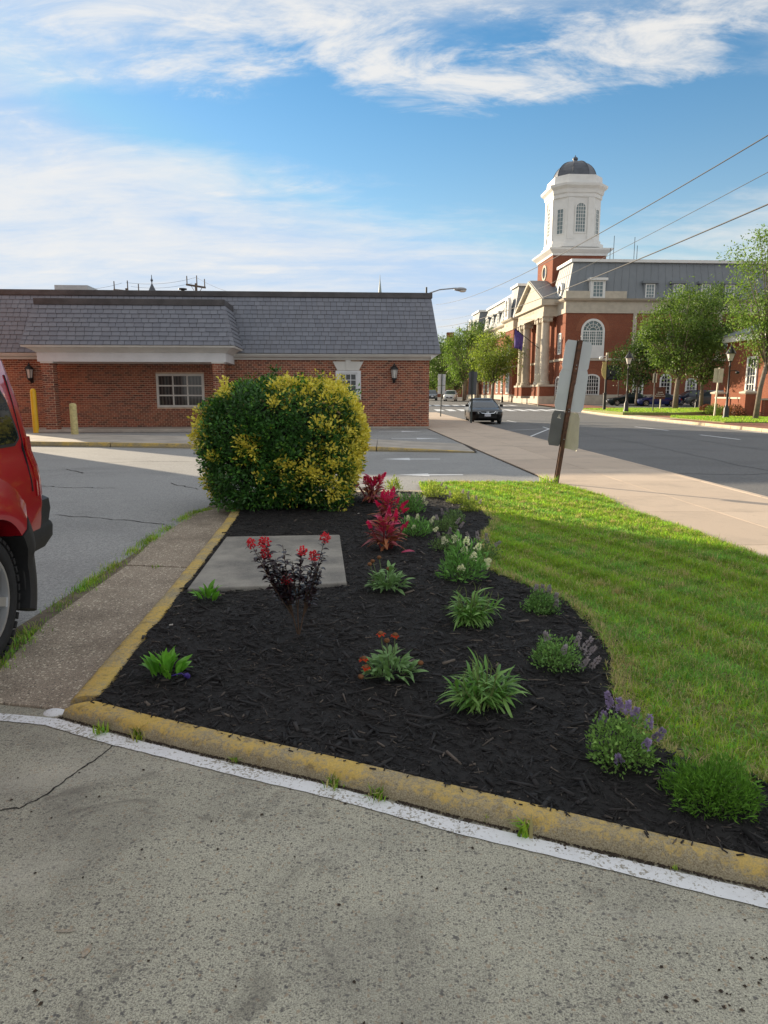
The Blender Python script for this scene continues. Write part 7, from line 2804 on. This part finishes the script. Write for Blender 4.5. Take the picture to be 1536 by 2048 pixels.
def celosia(px, py, s, label, seed, plumes, nl=96):
    e = empty("red_celosia", at_bed(px, py), 0, label, "plant", "red celosias")
    e.scale = (s, s, s)
    rr = random.Random(seed)
    ms = [leaf_mesh("leaf", 0.16, 0.042, CEL[k % 3], dr, 0.3, 6, 0.85, 0.1) for k, dr in enumerate((0.25, 0.45, 0.65, 0.85, 0.5, 0.7))]
    stems = MB()
    for k in range(nl):
        a = rr.uniform(0, 6.283)
        t = k / nl
        q = 0.3 + 0.7 * rr.random()
        hz = 0.02 + 0.22 * t
        p = (0.05 * q * math.cos(a), 0.05 * q * math.sin(a), hz)
        me = ms[rr.choice((0, 2, 3, 5))] if t < 0.5 else ms[rr.choice((1, 4, 2, 1))]
        put_leaf(e, me, p, a + rr.uniform(-0.4, 0.4), rr.uniform(0.0, 0.75) + 0.5 * t, rr.uniform(-0.4, 0.4), rr.uniform(0.6, 1.1) * (1.1 - 0.35 * t))
    plumes = [(x * 1.15 + rr.uniform(-.03, .03), y + rr.uniform(-.05, .05), z * rr.uniform(0.72, 1.0), sc * rr.uniform(0.55, 0.8)) for x, y, z, sc in plumes for _ in (0, 1)]
    for k, (x, y, z, sc) in enumerate(plumes):
        stems.tube([(x * 0.3, y * 0.3, 0.0), (x * 0.7, y * 0.7, z * 0.6), (x, y, z)], [0.008, 0.006, 0.004], 6)
        o = put_leaf(e, PL[k % 3], (x, y, z), rr.uniform(0, 6), 0, 0, sc, "plume")
        o.rotation_euler = (-y * 5 + rr.uniform(-0.35, 0.35), x * 5 + rr.uniform(-0.35, 0.35), 0)
    stems.build("stems", plain("red_stem", (0.22, 0.03, 0.04), 0.7, 0.2), e)


celosia(771, 1101, 1.16, "bronze leaved red celosia, nearest of the three, beside the pad", 1, [(-0.02, 0, 0.27, 0.9), (0.07, 0.02, 0.27, 0.8), (-0.09, 0.0, 0.22, 0.8), (0.03, 0.05, 0.30, 0.7), (0.11, 0.02, 0.2, 0.7)])
celosia(774, 1044, 1.14, "magenta celosia between the other two red celosias", 2, [(-0.03, 0, 0.25, 1.1), (0.05, 0.0, 0.26, 1.2), (0.0, 0.04, 0.29, 1.1), (-0.08, 0.02, 0.22, 1.0), (0.10, 0.0, 0.22, 1.0), (0.13, -0.02, 0.16, .9)], 70)
celosia(747, 1006, 1.30, "sunlit scarlet celosia with tall plumes beside the bush, farthest of the three", 3, [(0.04, 0, 0.26, 1.5), (-0.06, 0, 0.24, 1.2), (-0.11, 0.0, 0.22, 1.1), (-0.01, 0.02, 0.22, 1.3), (0.0, -0.02, 0.2, 1.2)], 84)
# a fallen leaf
fx, fy, fz = at_bed(815, 1111)
o = put_leaf(None, leaf_mesh("fallen_leaf", 0.13, 0.04, CEL[1], 0.1, 0.2, 5), (fx - 0.06, fy, fz + 0.015), 0.1, 0.0, 0.3, 1.0, "fallen_leaf")
tag(o, "fallen red leaf on the mulch in front of the celosia", "leaf")


# ---- fine leaved mounds (uncountable tiny leaves): catmint, white spikes, phlox
M_FINE = leafmat("fine_foliage", 0.3, 0.6, 0.25)
M_WHITEF = leafmat("cream_white_petals", 0.3, 0.7, 0.2, False, (0.82, 0.82, 0.66))
M_LAV = leafmat("faded_lavender_petals", 0.3, 0.7, 0.2, False, (0.42, 0.37, 0.43))


def mound(name, px, py, w, dpt, h, label, cat, group, base, n, L, W, seed, spikes=None, upright=0.5, fl_mat=None, flw=0, flpos=None, vary=0.4):
    e = empty(name, at_bed(px, py), 0, label, cat, group)
    e.scale = (1.12, 1.12, 1.12)
    r = np.random.default_rng(seed)
    u = norm(r.normal(0, 1, (n, 3)))
    u[:, 2] = np.abs(u[:, 2])
    rad = r.random(n) ** 0.33
    lump = 1 + 0.13 * np.sin(6 * u[:, 0] + seed) + 0.13 * np.sin(8 * u[:, 1] + 2 * seed)
    pos = u * rad[:, None] * lump[:, None] * np.array([w / 2, dpt / 2, h])
    # stems
    st = MB()
    for k in range(22):
        v = u[k] * np.array([w / 2, dpt / 2, h]) * 0.9
        st.tube([(v[0] * 0.1, v[1] * 0.1, -0.01), (v[0] * 0.6, v[1] * 0.6, v[2] * 0.7), tuple(v)], [0.003, 0.002, 0.001], 4)
    st.build("stems", plain("thin_green_stem", (0.12, 0.15, 0.06), 0.8, 0.2), e)
    d = norm(u * 0.7 + r.normal(0, 0.5, (n, 3)) + np.array([0, 0, upright]))
    V, F = leaf_cloud(pos, d, norm(r.normal(0, 1, (n, 3)) + np.array([0, 0, 1.0])), r.uniform(0.6, 1.2, n) * L, r.uniform(0.7, 1.2, n) * W, 0.1, 0.25)
    c = np.array(base) * r.uniform(1 - vary, 1 + vary, (n, 1)) * (0.75 + 0.5 * r.random((n, 1)))
    lt = r.random(n) < 0.2
    c[lt] *= np.array([1.5, 1.35, 1.4])
    tag(obj("foliage", np_mesh("foliage", V, F, M_FINE, np.repeat(c, 5, 0)), e), kind='stuff')
    # flower spikes
    for k, (sx, sy, sz, sh) in enumerate(spikes or []):
        m_ = 90
        t = r.random(m_)
        a = r.random(m_) * 6.283
        rr_ = flw * (1 - 0.75 * t) * r.random(m_) ** 0.4
        P = np.stack([rr_ * np.cos(a), rr_ * np.sin(a), t * sh], 1)
        dd = np.stack([np.cos(a), np.sin(a), 0.6 * np.ones(m_)], 1)
        V, F = leaf_cloud(P, dd, norm(r.normal(0, 1, (m_, 3))), np.full(m_, 0.012), np.full(m_, 0.009), 0.2, 0.3)
        o = obj("flower_spike", np_mesh("flower_spike", V, F, fl_mat), e, (sx, sy, sz))
        o.rotation_euler = (-sy * 3 + r.normal(0, .1), sx * 4 + r.normal(0, .15), 0)
    return e


WG = "white spiked plants"
GW = (0.16, 0.35, 0.09)
mound("white_flowered_plant", 924, 1160, 0.33, 0.28, 0.27, "tall leafy plant with creamy white flower heads in mid bed", "plant", WG, GW, 620, 0.06, 0.015, 41,
      [(-0.12, 0, 0.26, 0.05), (-0.045, 0.02, 0.265, 0.05), (0.02, 0, 0.25, 0.06), (0.10, 0, 0.21, 0.05), (0.06, -0.1, 0.17, 0.05), (-0.02, -0.12, 0.10, 0.04), (0.16, 0, 0.08, 0.04), (0.0, -0.05, 0.20, 0.05), (0.16, -0.05, 0.13, 0.04)], 0.6, M_WHITEF, 0.026)
mound("white_spiked_plant", 830, 1072, 0.30, 0.26, 0.16, "low green plant with white spikes right of the nearest celosia", "plant", WG, GW, 560, 0.05, 0.011, 42,
      [(-0.06, 0, 0.13, 0.06), (0.02, 0, 0.14, 0.06), (0.14, 0, 0.12, 0.07), (0.17, -0.04, 0.05, 0.05), (-0.02, -0.1, 0.08, 0.04)], 0.8, M_WHITEF, 0.016)
mound("white_spiked_plant", 822, 1026, 0.32, 0.26, 0.20, "green plant with white spikes, behind the other white spiked one", "plant", WG, GW, 620, 0.05, 0.012, 43,
      [(-0.10, 0, 0.17, 0.06), (0.03, 0, 0.17, 0.06), (0.07, 0, 0.18, 0.06), (0.13, 0, 0.13, 0.06), (0.15, -0.02, 0.09, 0.05)], 0.8, M_WHITEF, 0.017)
YG = (0.28, 0.37, 0.06)  # yellow green leaf; on the catmints it has sunlight put into the colour
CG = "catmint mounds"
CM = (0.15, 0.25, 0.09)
lav = lambda *p: [(x, y, z, h) for x, y, z, h in p]
mound("yellow_green_plant", 788, 982, 0.21, 0.2, 0.16, "small upright yellow green plant at the bed's back edge behind the celosias", "plant", None, YG, 420, 0.05, 0.009, 51, None, 0.9)
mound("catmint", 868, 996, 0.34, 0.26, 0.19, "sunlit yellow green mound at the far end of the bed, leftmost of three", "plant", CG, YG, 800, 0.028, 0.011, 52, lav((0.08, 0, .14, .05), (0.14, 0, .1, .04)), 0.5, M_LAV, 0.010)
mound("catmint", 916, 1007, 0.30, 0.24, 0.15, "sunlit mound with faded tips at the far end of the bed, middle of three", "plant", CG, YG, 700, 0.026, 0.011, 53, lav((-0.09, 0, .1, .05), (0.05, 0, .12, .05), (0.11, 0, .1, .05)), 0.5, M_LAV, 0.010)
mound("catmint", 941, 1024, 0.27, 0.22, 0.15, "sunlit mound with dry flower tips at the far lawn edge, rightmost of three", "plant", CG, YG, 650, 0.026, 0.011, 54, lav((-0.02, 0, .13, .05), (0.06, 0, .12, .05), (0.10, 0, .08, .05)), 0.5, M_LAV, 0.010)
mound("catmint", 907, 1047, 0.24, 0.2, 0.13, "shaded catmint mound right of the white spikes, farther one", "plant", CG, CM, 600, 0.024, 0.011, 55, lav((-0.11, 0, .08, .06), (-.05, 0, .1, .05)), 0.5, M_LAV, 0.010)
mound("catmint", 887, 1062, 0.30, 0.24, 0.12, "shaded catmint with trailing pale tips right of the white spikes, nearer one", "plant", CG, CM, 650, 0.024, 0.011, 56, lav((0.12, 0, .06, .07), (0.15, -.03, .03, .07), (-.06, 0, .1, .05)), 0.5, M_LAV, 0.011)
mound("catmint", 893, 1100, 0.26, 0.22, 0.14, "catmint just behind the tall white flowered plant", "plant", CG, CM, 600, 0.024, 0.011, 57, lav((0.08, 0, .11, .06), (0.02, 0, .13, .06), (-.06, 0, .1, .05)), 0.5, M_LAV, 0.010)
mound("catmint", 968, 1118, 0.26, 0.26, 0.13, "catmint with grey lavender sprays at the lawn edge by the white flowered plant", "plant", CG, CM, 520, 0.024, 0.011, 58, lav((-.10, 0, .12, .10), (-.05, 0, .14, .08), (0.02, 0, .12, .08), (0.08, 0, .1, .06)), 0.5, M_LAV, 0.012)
mound("catmint", 1080, 1222, 0.22, 0.2, 0.13, "round catmint mound with lavender tips near the right edge of the bed", "plant", CG, (0.16, 0.31, 0.09), 1100, 0.021, 0.010, 59, lav((0.01, 0, .12, .05), (0.05, 0, .12, .05), (0.09, 0, .08, .04), (-.03, 0, .13, .04), (0.08, -.05, .05, .04)), 0.5, M_LAV, 0.009)
mound("catmint", 1110, 1335, 0.24, 0.22, 0.14, "catmint mound trailing grey flower sprays to its right, mid right of the bed", "plant", CG, (0.18, 0.34, 0.10), 1200, 0.020, 0.010, 60, lav((0.10, 0.02, .09, .07), (0.13, 0.02, .07, .08), (0.14, 0.0, .05, .07), (0.10, -.07, .02, .06), (0.15, -.06, .015, .07), (0.02, -.05, .08, .05), (-.04, 0, .13, .04)), 0.5, M_LAV, 0.010)
mound("catmint", 1240, 1525, 0.25, 0.2, 0.17, "biggest catmint with violet spikes on top, beside the lawn at lower right", "plant", CG, (0.20, 0.36, 0.09), 1400, 0.019, 0.010, 61, lav((-.02, 0.06, .17, .06), (0.01, 0.05, .16, .05), (0.05, 0.02, .14, .05), (0.09, 0, .12, .05), (0.11, -.02, .09, .05), (0.06, -.06, .08, .04), (-.06, .03, .13, .04), (-.03, -.08, .04, .03), (.03, .03, .16, .05)), 0.5, leafmat("violet_catmint_petals", 0.3, 0.7, 0.2, False, (0.38, 0.30, 0.52)), 0.010)
mound("creeping_phlox", 1428, 1600, 0.30, 0.26, 0.115, "low dense moss green cushion plant at the lower right of the bed", "plant", None, (0.12, 0.27, 0.035), 3800, 0.026, 0.0045, 62, None, 0.55, vary=0.3)

# ---- crape myrtle
ML_MYR = leafmat("dark_burgundy_leaf", 0.12, 0.35, 0.5, False, (0.030, 0.017, 0.022))
M_CRFL = leafmat("coral_red_petals", 0.3, 0.6, 0.2, False, (0.80, 0.045, 0.075))
e = empty("crape_myrtle", at_bed(597, 1270), 0, "dark leaved young crape myrtle with coral red flowers in the bed", "shrub")
rr = random.Random(12)
ms = [leaf_mesh("leaf", 0.060, 0.030, ML_MYR, dr, 0.3, 5, 1.0) for dr in (0.1, 0.35, 0.6)]
stems = MB()
# branch tips placed from the photograph at the plant's own depth
Yp = e.location.y
tips = [((505, 1083), 1), ((526, 1090), 1), ((530, 1110), 1), ((568, 1085), 0), ((602, 1105), 1), ((629, 1108), 1), ((652, 1072), 1), ((574, 1158), 1), ((548, 1120), 0), ((585, 1120), 0), ((640, 1150), 0), ((560, 1128), 0), ((570, 1110), 0), ((530, 1128), 0), ((645, 1110), 0), ((515, 1105), 0), ((540, 1150), 0), ((618, 1135), 0), ((600, 1125), 0), ((632, 1130), 0)]
forks = [Vector((-0.03, 0, 0.12)), Vector((0.03, 0.01, 0.12)), Vector((0.0, -0.012, 0.15))]
root = Vector((0, 0, -0.01))
for f in forks:
    stems.tube([root, root.lerp(f, 0.5) + Vector((rr.uniform(-.004, .004), 0, 0)), f], [0.0055, 0.0045, 0.004], 6)
for k, ((px, py), fl) in enumerate(tips):
    t = A(px, py, Yp) - e.location
    t.y += rr.uniform(-0.07, 0.07)
    f = forks[0] if t.x < -0.04 else (forks[1] if t.x > 0.03 else forks[2])
    mid = f.lerp(t, 0.5) + Vector((0, rr.uniform(-0.02, 0.02), -0.02))
    pts = [f, f.lerp(mid, 0.5), mid, mid.lerp(t, 0.5) + Vector((0, 0, 0.004)), t]
    stems.tube(pts, [0.004, 0.0033, 0.0028, 0.0022, 0.0014], 5)
    n = 26
    for j in range(n):
        s = 0.34 + 0.65 * j / n
        q = pts[0].lerp(pts[2], s * 2) if s < 0.5 else pts[2].lerp(pts[4], s * 2 - 1)
        yaw = j * 2.4 + rr.uniform(-0.5, 0.5)
        put_leaf(e, rr.choice(ms), q, yaw, rr.uniform(-0.1, 0.7), rr.uniform(-0.4, 0.4), rr.uniform(0.65, 1.05) * (1.0 - 0.2 * max(0, s - 0.85) * 5))
    if fl:
        m_ = 70
        rgn = np.random.default_rng(100 + k)
        P = norm(rgn.normal(0, 1, (m_, 3))) * (rgn.random((m_, 1)) ** 0.5) * np.array([0.024, 0.024, 0.024])
        V, F = leaf_cloud(P, P + rgn.normal(0, 0.004, (m_, 3)), norm(rgn.normal(0, 1, (m_, 3))), np.full(m_, 0.014), np.full(m_, 0.011), 0.3, 0.4)
        sc = rr.uniform(1.0, 1.4)
        o = obj("flower_cluster", np_mesh("flower_cluster", V, F, M_CRFL), e, t)
        o.scale = (sc, sc, sc)
stems.build("stems", M_TWIG, e)

# ================================================================== TREES
def tree(name, x, y, z, label, trunk_h, cw, cd, ch, n, leaf, cols, seed, trunk_r=0.16, lean=(0, 0), clumps=90, group="street trees", openness=0.0, shape=0.0):
    """trunk + limbs; crown of leaf clumps. crown centre at trunk_h + ch/2"""
    e = empty(name, (x, y, z), 0, label, "tree", group)
    r = np.random.default_rng(seed)
    rr = random.Random(seed)
    top = Vector((lean[0], lean[1], trunk_h))
    mb = MB()
    mb.tube([(0, 0, -0.3), (lean[0] * 0.3, lean[1] * 0.3, trunk_h * 0.5), tuple(top)], [trunk_r * 1.25, trunk_r, trunk_r * 0.85], 9)
    cc = np.array([lean[0], lean[1], trunk_h + ch * 0.46])
    C = []
    while len(C) < clumps:
        u = r.uniform(-1, 1, 3)
        q = (u ** 2).sum()
        if q > 1 or q < 0.10 * r.random():
            continue
        w = 1.0 - shape * max(0, u[2]) - 0.25 * max(0, -u[2])
        C.append(cc + u * np.array([cw / 2 * w, cd / 2 * w, ch / 2]))
    C = np.array(C)
    # limbs reach out to a third of the clumps
    for k in range(0, clumps, 3):
        t = Vector(C[k])
        s = top.lerp(t, 0.0) + Vector((0, 0, -trunk_h * 0.25 * rr.random()))
        m1 = s.lerp(t, 0.45) + Vector((0, 0, 0.10 * (t - s).length))
        mb.tube([s, m1, t], [trunk_r * 0.42, trunk_r * 0.24, trunk_r * 0.07], 5)
    mb.build("trunk", M_BARK, e, smooth=True)
    per = n // clumps
    cs = (cw * cd * ch) ** (1 / 3) / clumps ** (1 / 3) * (0.62 - 0.25 * openness)
    ci = np.repeat(np.arange(clumps), per)
    m = len(ci)
    size = r.uniform(0.6, 1.25, clumps)[ci]
    g = r.normal(0, 1, (m, 3))
    pos = C[ci] + g * (cs * 0.62 * size)[:, None] * np.array([1, 1, 0.8])
    out = norm(pos - cc)
    d = norm(out * 0.6 + r.normal(0, 0.7, (m, 3)) + np.array([0, 0, -0.05]))
    up = norm(r.normal(0, 0.7, (m, 3)) + np.array([0, 0, 1.0]))
    L = r.uniform(0.7, 1.25, m) * leaf
    V, F = leaf_cloud(pos, d, up, L, L * 0.5, 0.15, 0.2)
    tone = r.uniform(0.75, 1.3, clumps)[ci]
    c = np.array(cols)[r.integers(0, len(cols), m)] * (tone * r.uniform(0.75, 1.25, m))[:, None]
    tag(obj("crown", np_mesh("crown", V, F, M_TREE, np.repeat(c, 5, 0)), e), kind='stuff')
    return e


DG = [(0.085, 0.15, 0.035), (0.11, 0.18, 0.045), (0.07, 0.125, 0.03)]
LG = [(0.14, 0.24, 0.05), (0.17, 0.27, 0.055), (0.12, 0.20, 0.045)]
p = A(1510, 840, 42.5)
tree("street_tree", p.x, 42.5, 0.05, "tall airy street tree at the right edge with slim grey trunk", 3.6, 5.4, 5.0, 8.6, 9500, 0.17, LG, 3, 0.14, (0.45, 0), 85, openness=0.35)
p = A(1350, 813, 66)
tree("street_tree", p.x, 66, 0.30, "large round street tree in front of the courthouse car park", 3.2, 7.0, 6.4, 8.0, 15000, 0.24, [(0.12, 0.20, 0.045), (0.14, 0.22, 0.05), (0.09, 0.16, 0.035)], 5, 0.22, (0.15, 0), 120, openness=0.15)
p = A(1402, 813, 69)
tree("street_tree", p.x, 69, 0.30, "dark street tree just right of the large round one", 3.0, 6.6, 6.4, 9.0, 13000, 0.25, DG, 6, 0.18, (-0.1, 0), 110)
p = A(1272, 805, 76)
tree("street_tree", p.x, 76, 0.30, "small dark tree against the courthouse wall left of the large tree", 2.4, 5.6, 5.0, 5.2, 7000, 0.25, [(0.035, 0.07, 0.018), (0.05, 0.09, 0.022)], 7, 0.12, (0.1, 0), 60)
YT = [(0.22, 0.29, 0.045), (0.20, 0.27, 0.05), (0.15, 0.22, 0.045)]
p = A(984, 803, 97)
tree("street_tree", p.x, 97, 0.5, "bright yellow green tree in front of the courthouse porch", 2.9, 6.6, 6.2, 7.2, 9000, 0.28, YT, 8, 0.2, (0.15, 0), 90)
p = A(927, 803, 113)
tree("street_tree", p.x, 113, 0.6, "pale green tree behind the black sedan", 3.4, 6.6, 6.4, 8.6, 9000, 0.3, LG, 9, 0.2, (0, 0), 90)
p = A(955, 803, 128)
tree("street_tree", p.x, 128, 0.8, "tall dark tree between the two bright ones beyond the sedan", 3.4, 7, 7, 11, 7000, 0.34, DG, 10, 0.22, (0, 0), 80)
p = A(886, 803, 138)
tree("street_tree", p.x, 138, 0.9, "dark tree at the end of the street right of the bank", 2.5, 8, 8, 9.5, 7000, 0.36, DG, 11, 0.22, (0, 0), 80)
p = A(868, 803, 150)
tree("street_tree", p.x, 150, 0.9, "light green tree farthest down the street behind the bank corner", 2.0, 9, 8, 8.0, 6000, 0.38, LG, 12, 0.22, (0, 0), 70)
p = A(910, 803, 160)
tree("street_tree", p.x, 160, 0.9, "broad distant tree closing the end of the street", 2.0, 14, 8, 10.5, 8000, 0.4, DG, 13, 0.22, (0, 0), 80)

# ---- far grass and shrubs by the far pavement
def far_grass(poly, z, n, label, seed, hgt=0.10):
    def hz(x, y):
        return z + 0 * x
    P = np.array(poly)
    me = MB().prism([(x, y, -0.02) for x, y in poly], (0, 0, z + 0.02)).build("grass_bed", M_SOIL)
    tag(me, kind='structure')
    r = np.random.default_rng(seed)
    q = scatter(poly, n, r)
    c = grass_cols(q, r, 0.03) * 1.05
    V, F, C = blades(q, np.full(n, z), r.uniform(hgt * 0.6, hgt * 1.2, n), r.uniform(0.02, 0.04, n), np.clip(r.normal(0.5, 0.2, n), 0.05, 0.9), c, r)
    tag(obj("far_grass", np_mesh("far_grass", V, F, M_GRASS, C)), label, "grass", kind='stuff')


far_grass([(18.0, 52.5), (21.5, 51.0), (31.0, 60.0), (33.5, 69.0), (24.0, 69.0), (18.6, 66.0)], 0.22, 16000, "sunlit grass patch under the far street trees", 81)
far_grass([(18.6, 38.0), (27.0, 35.5), (27.0, 42.0), (24.5, 46.5), (20.2, 49.0), (18.9, 46.0)], 0.05, 14000, "grass strip round the right lamp post", 82)
SH = "shrubs by the garden wall"
for k, (px, Y, w, h, c, lb) in enumerate(((1427, 53.5, 1.5, 0.8, (0.11, 0.17, 0.03), "low green shrub left of the garden wall pier"), (1412, 56, 1.2, 0.75, (0.15, 0.05, 0.03), "reddish shrub at the left end of the garden wall"), (1468, 48.8, 1.6, 0.85, (0.16, 0.07, 0.035), "reddish shrub in front of the garden wall panel"), (1448, 50.5, 1.5, 0.65, (0.10, 0.16, 0.03), "low green shrub in front of the garden wall panel"))):
    pp = A(px, 830, Y)
    e = empty("shrub", (pp.x, Y, 0.0), 0, lb, "shrub", SH)
    r = np.random.default_rng(200 + k)
    n = 900
    u = norm(r.normal(0, 1, (n, 3)))
    u[:, 2] = np.abs(u[:, 2])
    pos = u * (r.random((n, 1)) ** 0.4) * np.array([w / 2, w / 2, h])
    V, F = leaf_cloud(pos, u + r.normal(0, .5, (n, 3)), norm(r.normal(0, 1, (n, 3)) + [0, 0, 1]), r.uniform(0.09, 0.17, n), np.full(n, 0.07))
    tag(obj("foliage", np_mesh("foliage", V, F, M_TREE, np.repeat(np.array(c) * r.uniform(0.6, 1.4, (n, 1)), 5, 0)), e), kind='stuff')
    mb = MB()
    for j in range(6):
        mb.tube([(0, 0, -0.05), (u[j][0] * w * .35, u[j][1] * w * .35, u[j][2] * h * .8)], [0.03, 0.01], 5)
    mb.build("stems", M_TWIG, e)
